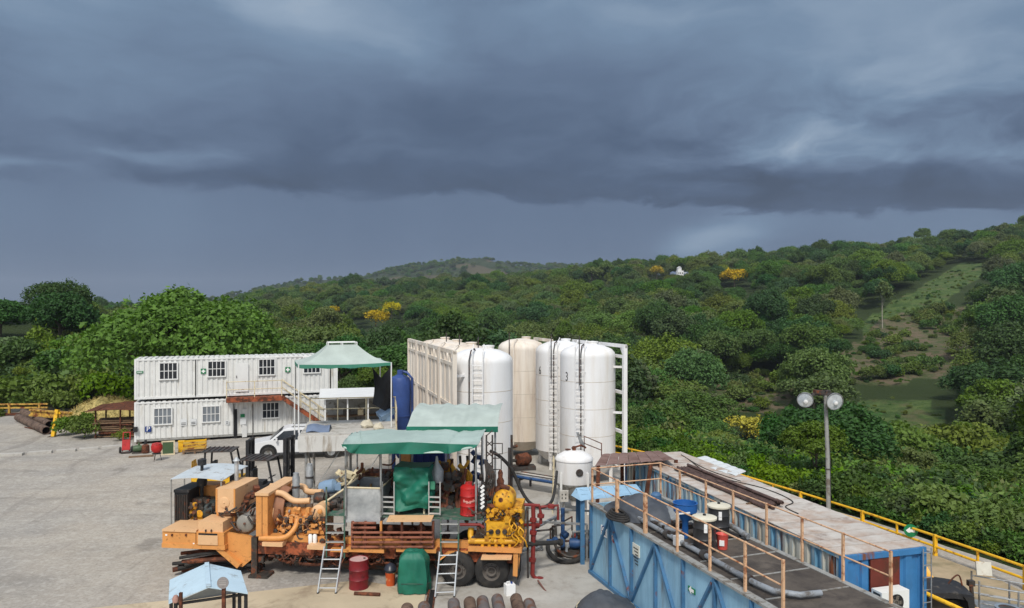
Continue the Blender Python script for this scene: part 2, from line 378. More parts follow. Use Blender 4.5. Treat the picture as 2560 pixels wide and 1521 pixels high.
def build_terrain():
    front = np.radians(np.concatenate([np.arange(-62, 52, .42)])); back = np.radians(np.arange(52, 298, 6.0))
    ang = np.concatenate([front, back]); na = len(ang)
    rad = [2.0]
    while rad[-1] < 9000: rad.append(rad[-1] * (1.035 if rad[-1] < 700 else 1.10) + .05)
    rad = np.array(rad); nr = len(rad)
    A, Rr = np.meshgrid(ang, rad); X = Rr * np.sin(A); Y = Rr * np.cos(A); Z = terr(X, Y)
    V = np.stack([X, Y, Z], -1).reshape(-1, 3)
    ys = np.where(Y > 1, Y, 1); PX = CX + F * X / ys; PY = CY - F * (Z - H) / ys
    br = inside(BARE, PX, PY, 1.15) & (Y > 50); gr = inside(GRASS, PX, PY, 1.2) & (Y > 50)
    cov = np.zeros((nr * na, 4), np.float32); cov[:, 3] = 1
    cov[:, 0] = br.reshape(-1); cov[:, 1] = gr.reshape(-1)
    idx = np.arange(nr * na).reshape(nr, na); a = idx[:-1]; b_ = idx[1:]
    q = np.stack([a, np.roll(a, -1, 1), np.roll(b_, -1, 1), b_], -1).reshape(-1, 4)
    me = bpy.data.meshes.new('terrain'); me.from_pydata(V.tolist(), [], q.tolist())
    me.polygons.foreach_set('use_smooth', [True] * len(me.polygons))
    at = me.color_attributes.new('cover', 'FLOAT_COLOR', 'POINT'); at.data.foreach_set('color', cov.reshape(-1)); me.update()
    m = bpy.data.materials.new('forest_floor'); m.use_nodes = True; t = m.node_tree; b = NB(t); p = t.nodes['Principled BSDF']
    tc = b.n('ShaderNodeTexCoord'); ca = b.n('ShaderNodeVertexColor', layer_name='cover'); s = b.n('ShaderNodeSeparateColor'); t.links.new(ca.outputs[0], s.inputs[0])
    n1 = b.noise(tc.outputs['Object'], .12, 8, .7); n2 = b.noise(tc.outputs['Object'], .9, 6, .7)
    base = b.mix(n1, (.020, .034, .012), (.050, .070, .022))
    grass = b.mix(b.ss(b.noise(tc.outputs['Object'], .35, 8, .75), .36, .64), (.040, .078, .022), (.105, .150, .045))
    grass = b.mix(b.m('MULTIPLY', b.ss(b.noise(tc.outputs['Object'], .16, 5, .6), .55, .68), .6), grass, (.13, .11, .06))
    bare = b.mix(b.ss(b.noise(tc.outputs['Object'], .30, 8, .75), .40, .60), (.155, .118, .078), (.070, .092, .034))
    nz = b.m('MULTIPLY', b.m('SUBTRACT', n2, .5), .9)
    c = b.mix(b.ss(b.m('ADD', s.outputs[1], nz), .3, .7), base, grass)
    c = b.mix(b.ss(b.m('ADD', s.outputs[0], nz), .3, .7), c, bare)
    t.links.new(c, p.inputs['Base Color']); p.inputs['Roughness'].default_value = .9; p.inputs['Specular IOR Level'].default_value = .15
    bn = b.n('ShaderNodeBump'); bn.inputs['Strength'].default_value = .8; bn.inputs['Distance'].default_value = .5
    t.links.new(b.noise(tc.outputs['Object'], 1.6, 6, .7), bn.inputs['Height']); t.links.new(bn.outputs[0], p.inputs['Normal'])
    me.materials.append(m)
    o = bpy.data.objects.new('terrain', me); C.objects.link(o); return structure(o)
build_terrain()

# far hills beyond the wooded ridge
def hill(name, pts, D, depth, zfoot, colA, colB, amp):
    xs = np.array([p[0] for p in pts], float); ys = np.array([p[1] for p in pts], float)
    px = np.linspace(xs[0], xs[-1], 260); nv = 46; V = []
    yy = np.interp(px, xs, ys)
    for j in range(nv):
        t = j / (nv - 1); d = D - depth + 2 * depth * t
        k = math.sin(math.pi * min(1, max(0, t))) ** .9
        for i in range(len(px)):
            zt = H + (CY - yy[i]) / F * D
            x = (px[i] - CX) / F * D * (1 + .08 * (t - .5))
            V.append((x, d, zfoot + (zt - zfoot) * k + (amp * k * (mnoise.noise((x / 34., d / 34., 3.)) + .6 * mnoise.noise((x / 11., d / 11., 7.))))))
    n = len(px); Fq = [(j * n + i, j * n + i + 1, (j + 1) * n + i + 1, (j + 1) * n + i) for j in range(nv - 1) for i in range(n - 1)]
    me = bpy.data.meshes.new(name); me.from_pydata(V, [], Fq); me.polygons.foreach_set('use_smooth', [True] * len(Fq)); me.update()
    m = bpy.data.materials.new(name); m.use_nodes = True; t = m.node_tree; b = NB(t); p = t.nodes['Principled BSDF']
    tc = b.n('ShaderNodeTexCoord'); v = tc.outputs['Object']
    c = b.mix(b.ss(b.noise(v, .06, 8, .75), .35, .65), colA, colB)
    c = b.mix(b.ss(b.noise(v, .008, 3, .5), .60, .66), c, (.085, .075, .045))
    t.links.new(c, p.inputs['Base Color']); p.inputs['Roughness'].default_value = .95; p.inputs['Specular IOR Level'].default_value = .1
    me.materials.append(m); o = bpy.data.objects.new(name, me); C.objects.link(o); structure(o); return V, n, nv
FARV = hill('hill', [(430, 770), (560, 752), (600, 742), (640, 733), (700, 722), (790, 706), (860, 702), (930, 697), (1000, 674), (1060, 664), (1120, 656), (1190, 650), (1230, 656), (1280, 665), (1330, 667), (1400, 667), (1440, 676), (1540, 680), (1620, 700), (1750, 740)], 1450, 420, -40, (.022, .036, .016), (.050, .068, .026), 5.0)
hill('hill', [(-900, 770), (-300, 760), (0, 756), (230, 758), (300, 760), (350, 764), (500, 760), (700, 764), (900, 775)], 2700, 500, -60, (.030, .042, .026), (.045, .058, .034), 6.0)

# ------------------------------------------------------------------ trees
def crown_mesh(name, seed, rx, h0, h1, n, leaf, lobes, material, flat=.75, droop=0.0, core=.34, thin=.35):
    """many leaf-sized faces spread over overlapping lobes between heights h0 and h1"""
    g = np.random.default_rng(seed); Lc = []; Lr = []
    hm = (h1 - h0)
    for i in range(lobes):
        a = g.uniform(0, 2 * np.pi); q = np.sqrt(g.uniform(0, 1)) * .72 if i else 0
        r = rx * g.uniform(.18, core + .14)
        zt = h0 + hm * (.40 + .60 * np.sqrt(max(0, 1 - q * q)) * g.uniform(.55, 1.0)) - r * flat
        Lc.append((np.cos(a) * q * rx, np.sin(a) * q * rx, max(h0 + r * .3, zt))); Lr.append(r)
    Lc = np.array(Lc); Lr = np.array(Lr); pr = Lr ** 2 / (Lr ** 2).sum()
    ns = max(40, n // 9); m = int(ns * 2.4); li = g.choice(lobes, m, p=pr)            # sprays of about nine leaves each
    d = g.normal(size=(m, 3)); d /= np.linalg.norm(d, axis=1)[:, None]; d[:, 2] = np.where(d[:, 2] < -.45, -d[:, 2], d[:, 2])
    rr = 1 - thin * g.uniform(0, 1, m) ** 2 + .13 * g.normal(size=m)
    pos = Lc[li] + d * (Lr[li] * rr)[:, None] * np.array([1, 1, flat])
    pos[:, 2] -= droop * np.hypot(pos[:, 0], pos[:, 1]) ** 2 / rx
    keep = np.ones(m, bool)
    for c_, r in zip(Lc, Lr):
        e = np.linalg.norm((pos - c_) / np.array([1, 1, flat]), axis=1) / r
        keep &= e > .58
    pos = pos[keep][:ns]; d = d[keep][:ns]; q = len(pos); rep = n // max(q, 1)
    sprd = leaf * g.uniform(1.0, 2.3, q)
    pos = np.repeat(pos, rep, 0); d = np.repeat(d, rep, 0); sd = np.repeat(sprd, rep); k = len(pos)
    off = g.normal(size=(k, 3)) * sd[:, None]; off -= d * (off * d).sum(1)[:, None] * .55
    pos = pos + off - d * (np.linalg.norm(off, axis=1) * .35)[:, None]
    nr = d * .75 + g.normal(size=(k, 3)) * .62 + np.array([0, 0, .45]); nr /= np.linalg.norm(nr, axis=1)[:, None]
    t = np.cross(nr, g.normal(size=(k, 3))); t /= np.linalg.norm(t, axis=1)[:, None]; u = np.cross(nr, t)
    a = leaf * g.uniform(.6, 1.35, k)[:, None]; w = a * g.uniform(.45, .75, k)[:, None]
    V = np.stack([pos - t * a, pos + u * w - nr * a * .12, pos + t * a, pos - u * w - nr * a * .12], 1).reshape(-1, 3)
    me = bpy.data.meshes.new(name); me.vertices.add(4 * k); me.vertices.foreach_set('co', V.reshape(-1).astype(np.float32))
    me.loops.add(4 * k); me.loops.foreach_set('vertex_index', np.arange(4 * k, dtype=np.int32))
    me.polygons.add(k); me.polygons.foreach_set('loop_start', np.arange(0, 4 * k, 4, dtype=np.int32)); me.polygons.foreach_set('loop_total', np.full(k, 4, np.int32))
    me.update(); me.validate(); me.materials.append(material)
    return me, Lc, Lr
def trunk_mesh(name, seed, h, r, Lc, material, limbs=6):
    g = random.Random(seed); b = MB()
    lean = (g.uniform(-.4, .4), g.uniform(-.4, .4)); top = Vector((lean[0], lean[1], h))
    mid = Vector((lean[0] * .3 + g.uniform(-.1, .1), lean[1] * .3, h * .5))
    b.tube([(0, 0, -.6), (0, 0, h * .12), mid, top], [r * 1.35, r, r * .8, r * .45], 7)
    idx = list(range(len(Lc))); g.shuffle(idx)
    for i in idx[:limbs]:
        s = mid.lerp(top, g.uniform(.2, 1)); e = Vector(Lc[i]); m_ = s.lerp(e, .5) + Vector((0, 0, -.12 * (e - s).length))
        b.tube([s, m_, e], [r * .42, r * .30, r * .12], 5, False)
    me = b.mesh(name); me.materials.append(material); return me
bark = mat('bark', (.085, .068, .050), .9, var=.3, scale=6, bump=.4)
bark_pale = mat('pale_bark', (.34, .31, .26), .85, var=.2, scale=5)
LEAF = dict(
    deep=leaf_mat('leaf_deep_green', (.050, .104, .026)), mid=leaf_mat('leaf_mid_green', (.088, .158, .028)), olive=leaf_mat('leaf_olive', (.118, .168, .034)),
    bright=leaf_mat('leaf_bright_green', (.108, .205, .020), .35, .02), grey=leaf_mat('leaf_grey_green', (.112, .150, .056)), blossom=leaf_mat('yellow_blossom', (.46, .34, .03), .35, .03, .1))
KINDS = []
def make_kind(key, seed, rx, h0, h1, n, leaf, lobes, lm, trunk_r=.2, flat=.75, tm=None, **kw):
    me, Lc, Lr = crown_mesh('crown_' + key, seed, rx, h0, h1, n, leaf, lobes, LEAF[lm], flat, **kw)
    tr = trunk_mesh('trunk_' + key, seed + 5, h0 + (h1 - h0) * .5, trunk_r, Lc, tm or bark)
    return dict(crown=me, trunk=tr, key=key, rx=rx, h=h1)
for i, (rx, h1, lm, n, leaf, lobes) in enumerate([(4.3, 8.6, 'deep', 8600, .165, 18), (4.0, 8.0, 'mid', 8200, .16, 20), (4.8, 8.2, 'mid', 9600, .165, 23), (3.6, 8.8, 'olive', 7200, .16, 16),
                                                   (5.2, 8.0, 'olive', 9600, .17, 21), (3.3, 7.6, 'grey', 6000, .15, 16), (4.4, 9.2, 'deep', 8600, .165, 18), (4.0, 7.6, 'bright', 8200, .165, 20)]):
    KINDS.append(make_kind('broadleaf', 11 + i, rx, .5, h1, n, leaf, lobes, lm))
KINDS.append(make_kind('slender', 40, 2.4, 3.6, 9.4, 1500, .28, 10, 'grey', .13, tm=bark_pale))
BUSH = [make_kind('bush', 60 + i, 2.0, .1, 2.3, 2000, .16, 13, lm, .06) for i, lm in enumerate(('mid', 'bright', 'deep', 'olive'))]

def plant(k, x, y, z, s, rz, label, cat='tree', group=None, name='forest_tree', tilt=0.0, sz=None):
    o = bpy.data.objects.new(name, None); C.objects.link(o); o.empty_display_size = .2
    o.location = (x, y, z); o.rotation_euler = (tilt, 0, rz); o.scale = (s, s, sz or s); tag(o, label, cat, group)
    for nm, me in (('crown', k['crown']), ('trunk', k['trunk'])):
        c = bpy.data.objects.new(nm, me); C.objects.link(c); c.parent = o
    return o

rng = random.Random(5)
# trees in blossom, the umbrella tree and the house stand free of nearer crowns: photo place, half size, distance
SHOW = [(px, py, a, c_, float(ground_at(px, gy).y)) for px, py, a, c_, gy in ((1640, 688, 22, 14, 706), (1836, 710, 30, 14, 728), (940, 806, 36, 18, 836), (975, 782, 28, 12, 806), (832, 783, 20, 8, 797), (1862, 1072, 30, 10, 1112), (1476, 690, 40, 16, 722), (1702, 682, 14, 10, 700), (960, 700, 30, 18, 724))]
def scatter():
    out = []; D = 36.0
    while D < 800:
        sp = 4.6 + 2.4 * min(1, D / 300)
        u = -1.05 if D > 100 else -.62
        while u < (1.0 if D < 330 else .86):
            x = u * D + rng.uniform(-.45, .45) * sp; y = D + rng.uniform(-.45, .45) * sp; u += sp / D
            px = CX + F * x / y; de = float(ip(px, D_EDGE)); dr = float(ip(px, D_RID))
            if y < de + 3.0 or y > dr * 1.10: continue
            if px < 330 and y < 112: continue            # the left bank is planted by hand
            if 200 < px < 740 and y < 80: continue
            z = terr1(x, y); near = min(1, max(0, (y - de - 3) / 22))
            s = rng.choice([rng.uniform(.55, .9), rng.uniform(.8, 1.15), rng.uniform(1.0, 1.5)]) * (.62 + .38 * near)
            pyb = CY - F * (z - H) / y; hp = 8.3 * s / y * F
            if px > 1540 and y < 82:                      # the crowns just below the yard stay under its skyline
                lim = 1015 + 25 * math.sin(px / 90) + 40 * (1 if px < 1800 else 0)
                if pyb - hp < lim: s = (pyb - lim) / (8.3 / y * F); hp = 8.3 * s / y * F
                if s < .40: continue
            if px < 620 and pyb - hp < 754 + 8 * math.sin(px / 40) - (10 if px > 480 else 0): continue
            tops = [pyb - hp * f for f in (0, .3, .6, .95)]
            rp_ = 3.8 * s / y * F
            if any(inside(GRASS, px + k_ * rp_, t, 1.1) for t in tops for k_ in (-.8, 0, .8)): continue
            if any(abs(px - q[0]) < q[2] + rp_ * .8 and pyb > q[1] - q[3] and pyb - hp * .95 < q[1] + q[3] * .8 and y < q[4] + 12 for q in SHOW): continue
            if any(inside(BARE, px + k_ * rp_, t, .92) for t in tops for k_ in (-.7, 0, .7)) and rng.random() < .985: continue
            if rng.random() < .04: continue
            w = rng.random(); nz = mnoise.noise((x / 60, y / 60, 1.7))
            if y < de + 40: ki = rng.choice([1, 2, 7, 1, 3, 0, 6])
            elif nz > .12: ki = rng.choice([0, 6, 1, 0, 2])
            elif nz < -.12: ki = rng.choice([3, 4, 5, 2, 8, 4])
            else: ki = rng.choice([0, 1, 2, 3, 4, 5, 6, 8])
            out.append((s / y * (1 if -40 < px < 2600 else 0), ki, x, y, z, s, rng.uniform(0, 6.28)))
        D += sp * .84
    return out
PTS = scatter(); PTS.sort(reverse=True)
def region(px, y, pyt):
    if px > 1560: return 0 if y < 75 else 1
    return 2
REG = [('leafy broad-crowned tree growing in the valley just beyond the yellow guardrail', 'trees crowding the valley beyond the guardrail'),
       ('rounded broadleaf tree in the dense wood on the slope behind the lamp post', 'trees on the slope behind the lamp post'),
       ('rounded broadleaf tree in the dense wood seen behind the white tanks and containers', 'trees of the wood behind the white tanks')]
NIND = 285
HUE = ['dark green', 'mid-green', 'mid-green', 'olive', 'olive', 'grey-green', 'dark green', 'bright green', 'grey-green']
BIG = lambda s: 'large ' if s > 1.15 else 'small ' if s < .85 else ''
for (w, ki, x, y, z, s, rz) in PTS[:NIND]:
    px, py = img(x, y, z + 6 * s); lb, gp = REG[region(px, y, py)]
    o = plant(KINDS[ki], x, y, z, s, rz, lb.replace('broad-crowned', HUE[ki] + ' broad-crowned').replace('rounded', BIG(s) + HUE[ki]), 'tree', gp, sz=s * rng.uniform(.85, 1.15))
    o.scale.x *= rng.uniform(.82, 1.25); o.scale.y *= rng.uniform(.82, 1.25)

# the rest of the wood, which reads as one mass: one object
def instancer(name, pts, meshes, label, cat):
    me = bpy.data.meshes.new(name); me.from_pydata([p[:3] for p in pts], [], [])
    gg = random.Random(77); sv = []
    for p in pts: sv += [p[3] * gg.uniform(.78, 1.32), p[3] * gg.uniform(.78, 1.32), p[3] * gg.uniform(.80, 1.25)]
    a = me.attributes.new('size', 'FLOAT_VECTOR', 'POINT'); a.data.foreach_set('vector', sv)
    for nm, ty, i in (('turn', 'FLOAT', 4), ('pick', 'INT', 5)):
        a = me.attributes.new(nm, ty, 'POINT'); a.data.foreach_set('value', [p[i] for p in pts])
    o = bpy.data.objects.new(name, me); C.objects.link(o)
    ng = bpy.data.node_groups.new(name, 'GeometryNodeTree'); ng.interface.new_socket('Geometry', in_out='INPUT', socket_type='NodeSocketGeometry'); ng.interface.new_socket('Geometry', in_out='OUTPUT', socket_type='NodeSocketGeometry')
    N = ng.nodes; L = ng.links.new
    gi = N.new('NodeGroupInput'); go = N.new('NodeGroupOutput')
    g2i = N.new('GeometryNodeGeometryToInstance')
    for c in reversed(meshes):
        oi = N.new('GeometryNodeObjectInfo'); oi.inputs['Object'].default_value = c; oi.transform_space = 'ORIGINAL'; oi.inputs['As Instance'].default_value = True
        L(oi.outputs['Geometry'], g2i.inputs[0])
    # Geometry to Instance keeps one instance per link; ObjectInfo as instance nests them, so join instead
    N.remove(g2i); jn = N.new('GeometryNodeJoinGeometry')
    for nd in [n for n in N if n.bl_idname == 'GeometryNodeObjectInfo']: L(nd.outputs['Geometry'], jn.inputs[0])
    def attr(nm, ty):
        a = N.new('GeometryNodeInputNamedAttribute'); a.data_type = ty; a.inputs[0].default_value = nm; return a.outputs[0]
    cx = N.new('ShaderNodeCombineXYZ'); L(attr('turn', 'FLOAT'), cx.inputs[2])
    ip_ = N.new('GeometryNodeInstanceOnPoints'); L(gi.outputs[0], ip_.inputs['Points']); L(jn.outputs[0], ip_.inputs['Instance'])
    ip_.inputs['Pick Instance'].default_value = True; L(attr('pick', 'INT'), ip_.inputs['Instance Index'])
    e2r = N.new('FunctionNodeEulerToRotation'); L(cx.outputs[0], e2r.inputs[0]); L(e2r.outputs[0], ip_.inputs['Rotation'])
    L(attr('size', 'FLOAT_VECTOR'), ip_.inputs['Scale']); L(ip_.outputs[0], go.inputs[0])
    md = o.modifiers.new('scatter', 'NODES'); md.node_group = ng
    return tag(o, label, cat, kind='stuff')
PROTO = {}
for o in bpy.data.objects:
    if o.name.startswith('crown') and o.data.name not in PROTO: PROTO[o.data.name] = o
missing = [k for k in KINDS if k['crown'].name not in PROTO]
for k in missing:      # make sure each kind stands at least once
    for (w, ki, x, y, z, s, rz) in PTS[NIND:]:
        if KINDS[ki] is k:
            px, py = img(x, y, z + 6 * s); lb, gp = REG[region(px, y, py)]
            t = plant(k, x, y, z, s, rz, lb, 'tree', gp); PROTO[k['crown'].name] = t.children[0]; break
protos = [PROTO[k['crown'].name] for k in KINDS]
fp = [(x, y, z, s, rz, 5 if ki == 8 else ki) for (w, ki, x, y, z, s, rz) in PTS[NIND:]]
V, n_, nv_ = FARV
for _ in range(2600):                                   # the far hill's trees belong to the same mass
    j = rng.randrange(4, nv_ // 2 + 2); i = rng.randrange(2, n_ - 2); x, y, z = V[j * n_ + i]
    if mnoise.noise((x / 90, y / 90, 5.)) > .12: continue
    fp.append((x + rng.uniform(-4, 4), y + rng.uniform(-4, 4), z - 2.5, rng.uniform(.7, 1.3), rng.uniform(0, 6.28), rng.choice([0, 1, 2, 3, 6])))
for i in range(60):                                      # sparse trees standing along its crest
    px = rng.uniform(1285, 1440); k = min(range(n_), key=lambda q: abs(V[(nv_ // 2) * n_ + q][0] - (px - CX) / F * 1450)); x, y, z = V[(nv_ // 2) * n_ + k]
    fp.append((x, y - 6, z - 1, rng.uniform(.6, 1.2), rng.uniform(0, 6.28), rng.choice([3, 3, 5])))
instancer('forest', fp, protos, 'dense green broadleaf wood covering the hillsides up to the far ridge', 'forest')

def special(px, py, s, k, label, name, cat='tree', group=None, tilt=0, sz=None):
    g = ground_at(px, py); return plant(k, g.x, g.y, g.z, s, rng.uniform(0, 6), label, cat, group, name, tilt, sz)
YEL = make_kind('blossom', 71, 3.6, 2.6, 7.8, 1500, .24, 12, 'blossom', .2)
YEL2 = make_kind('blossom', 72, 4.2, 2.8, 7.0, 1500, .24, 14, 'blossom', .2)
special(1642, 706, 1.2, YEL, 'yellow-flowering tree on the ridge beside the white house', 'blossom_tree')
special(1836, 728, 1.45, YEL2, 'yellow-flowering tree on the slope right of the white house, below the ridge', 'blossom_tree')
special(940, 836, 1.35, YEL2, 'largest yellow-flowering tree, on the slope above the left row of white tanks', 'blossom_tree')
special(980, 806, 1.15, YEL, 'yellow-green flowering tree just up the slope from the largest yellow one', 'blossom_tree')
special(832, 797, .9, YEL2, 'small yellow-flowering tree on the slope above the green gazebo', 'blossom_tree')
special(1866, 1112, .95, YEL2, 'low yellow-flowering tree in the valley left of the lamp post', 'blossom_tree').location.z -= 2.3
UMB = make_kind('umbrella', 80, 5.6, 5.2, 8.4, 1700, .34, 14, 'olive', .3, .45)
special(1478, 722, 1.45, UMB, 'flat-topped umbrella tree with pale spreading limbs on the ridge', 'umbrella_tree')
special(960, 728, 1.5, make_kind('dome', 81, 5.0, 2.0, 8.0, 2600, .34, 15, 'deep', .3), 'dark dome-shaped tree standing above the wood under the far hill', 'dome_tree')
special(2206, 822, 1.05, KINDS[8], 'slender pale-trunked tree at the lower end of the grassy strip', 'slender_tree', sz=1.35)
for px, py, s, lb in [(2525, 905, 1.5, 'big dark tree at the right of the bare slope'), (2520, 1010, 1.5, 'bright green tree below the big dark one at the right'), 
                      (2540, 800, 1.7, 'tall dark tree high at the right edge')]:
    special(px, py, s, KINDS[6 if 'dark' in lb else 7], lb, 'hillside_tree')

# near trees on the left bank
LEAF['spread'] = leaf_mat('leaf_spreading', (.100, .190, .018), .5, .02)
BIGK = make_kind('spreading', 90, 7.6, 1.2, 10.6, 30000, .19, 46, 'spread', .38, .70, droop=.06)
bt = plant(BIGK, -25.4, 56.5, -.3, 1.0, .6, 'spreading bright green tree behind the stacked white office containers', 'tree', None, 'spreading_tree')
LK = [make_kind('bank', 92 + i, rx, .6, h, 11000, .19, 26, lm, .3) for i, (rx, h, lm) in enumerate([(5.2, 11.4, 'deep'), (4.8, 9.0, 'deep'), (4.6, 8.0, 'olive'), (4.2, 6.2, 'grey'), (3.8, 5.6, 'mid')])]
for k, x, y, s, top, lb in [(0, -54, 86, .66, 687, 'tall dark tree rising highest at the left, against the storm sky'), (1, -49.0, 78, .80, 724, 'dark rounded tree with pale top, left of the spreading bright tree'), (1, -57, 80, .80, 744, 'dark dense tree between the tall one and the left edge'),
                       (2, -66, 88, .9, 742, 'olive tree at the left edge behind the grey-green one'), (3, -49.8, 69, .85, 832, 'grey-green low tree at the left edge above the dirt bank'), (4, -44.5, 84, .8, 800, 'dark tree peeping between the dark trees and the spreading one'),
                       (4, -36.0, 95, .9, 800, 'dark tree far behind the spreading tree on its left flank'), (1, -52.5, 84, .8, 760, 'dark tree low between the tall one and the rounded one')]:
    zt_ = H + (CY - top) / F * y; gz_ = terr1(x, y); h_ = LK[k]['h']; sz_ = max(.55, min(1.15, (zt_ - gz_ + .5) / h_)); plant(LK[k], x, y, zt_ - h_ * sz_, s, rng.uniform(0, 6), lb, 'tree', None, 'bank_tree', 0.0, sz_)

# undergrowth: nobody could count it
up = []
bp = []
for i, k in enumerate(BUSH): pass
for _ in range(5200):
    u = rng.uniform(-.66, .78); px = CX + F * u; de = float(ip(px, D_EDGE)); y = de + 1.2 + abs(rng.gauss(0, 1)) * 13; x = u * y
    if -.62 < u < -.24 and y < de + 4: continue
    if u < -.50 and y < de + 26 and rng.random() < .96: continue
    up.append((x, y, terr1(x, y) - .1, rng.uniform(.35, .95) * (.45 + .55 * min(1, (y - de) / 9)), rng.uniform(0, 6.28), rng.randrange(4)))
for lst, n in ((BARE, 900), (GRASS, 260)):
    for _ in range(n):
        c_ = rng.choice(lst); a = rng.uniform(0, 6.28); q = math.sqrt(rng.random()) * 1.1
        g = ground_at(c_[0] + math.cos(a) * c_[2] * q, c_[1] + math.sin(a) * c_[3] * q)
        q_ = rng.choice([.22, .25, .3, .3, .36, .45, .6, 1.1] if lst is BARE else [.16, .2, .24, .3]) * rng.uniform(.8, 1.25); up.append((g.x + rng.gauss(0, 1), g.y + rng.gauss(0, 2), g.z - .3, q_, rng.uniform(0, 6.28), rng.choice([0, 2, 3, 3])))
bush_objs = []
for i, (k, px, d, s, lb) in enumerate(zip(BUSH, (1610, 2330, 2130, 2450), (2.6, 2.4, 2.6, 2.5), (.8, .75, .7, .75),
        ('low green bush behind the brown rusty roof, beyond the guardrail', 'bright green bush right behind the guardrail past the blue container', 'dark green bush behind the guardrail beside the lamp post', 'olive bush behind the guardrail near the right edge'))):
    y = float(ip(px, D_EDGE)) + d; x = (px - CX) / F * y
    o = plant(k, x, y, terr1(x, y), s, i, lb, 'bush', None, 'bush'); bush_objs.append(o.children[0])
instancer('undergrowth', up, bush_objs, 'low green undergrowth filling the slope between the trees', 'undergrowth')
# ================================================================== paint box
white_wall = mat('white_container_paint', rgb(232, 232, 228, .88), .5, col2=rgb(176, 168, 152), cov=.10, c2scale=2.2, streak=1, var=.06)
white_trim = mat('white_trim', rgb(235, 235, 232, .9), .45, var=.05)
cream = mat('cream_paint', rgb(214, 200, 166), .55, col2=RUST, cov=.15, c2scale=6)
rustpaint = mat('rust_red_paint', rgb(158, 84, 52), .7, col2=RUST_D, cov=.5, c2scale=4, var=.2)
rust = mat('rust', rgb(122, 70, 46), .85, col2=RUST_D, cov=.6, c2scale=5, var=.25, bump=.3)
glass = mat('dark_glass', (.02, .024, .03), .12, var=.3, spec=.6)
glass_pale = mat('curtained_glass', rgb(118, 124, 130), .25, var=.15, scale=1.5)
dark = mat('dark_gap', (.012, .012, .013), .8)
black = mat('black_paint', (.022, .022, .024), .55, col2=rgb(92, 86, 78), cov=.12, c2scale=5)
rubber = mat('rubber', (.026, .025, .024), .85, var=.3, scale=6, col2=rgb(74, 68, 62), cov=.10, c2scale=3, soft=.2)
yellow = mat('yellow_paint', rgb(232, 180, 36), .5, col2=RUST, cov=.15, c2scale=5, var=.12)
concrete = mat('concrete', rgb(184, 180, 172, .9), .9, var=.08, scale=.6, col2=rgb(150, 142, 130), cov=.18, c2scale=.8, bump=.15, bscale=30, soft=.2, col3=rgb(110, 100, 88), cov3=-.08)
grey_metal = mat('galvanised', rgb(158, 160, 160), .45, .5, var=.15, scale=4, col2=rgb(110, 104, 96), cov=.25)
grey_paint = mat('grey_paint', rgb(150, 150, 146), .6, var=.12, col2=rgb(112, 104, 94), cov=.3, c2scale=3)
red = mat('red_paint', rgb(178, 36, 34), .45, var=.12, col2=rgb(92, 24, 22), cov=.12)
steel_dark = mat('dark_steel', (.075, .07, .066), .6, .3, var=.3, col2=RUST_D, cov=.3, c2scale=6)
wood = mat('weathered_wood', rgb(120, 96, 74), .9, var=.3, scale=6, bump=.3)
green_cloth = mat('green_tarp', rgb(26, 104, 84), .55, var=.18, scale=1.4, bump=.15, bscale=14)
sign_green = mat('sign_green', rgb(20, 118, 72), .4, var=.04)
sign_white = mat('sign_white', rgb(238, 238, 236), .4, var=.03)
sign_blue = mat('sign_blue', rgb(28, 58, 122), .4, var=.05)
sign_black = mat('sign_black', (.015, .015, .016), .5, var=.05)
paper = mat('notice_sheet', rgb(214, 216, 216), .6, var=.05)

def glyphs(b, text, size, place):
    """solid letters: each vertex of the flat type outline is handed to place(x, y, front)"""
    cu = bpy.data.curves.new('type', 'FONT'); cu.body = text; cu.size = size; cu.align_x = 'CENTER'; cu.align_y = 'CENTER'; cu.resolution_u = 2
    ob = bpy.data.objects.new('type', cu); C.objects.link(ob); bpy.context.view_layer.update()
    me = bpy.data.meshes.new_from_object(ob.evaluated_get(bpy.context.evaluated_depsgraph_get()))
    vs = [v.co.copy() for v in me.vertices]; fs = [tuple(p.vertices) for p in me.polygons]
    bpy.data.objects.remove(ob); bpy.data.curves.remove(cu); bpy.data.meshes.remove(me)
    b.add([place(v.x, v.y) for v in vs], fs)

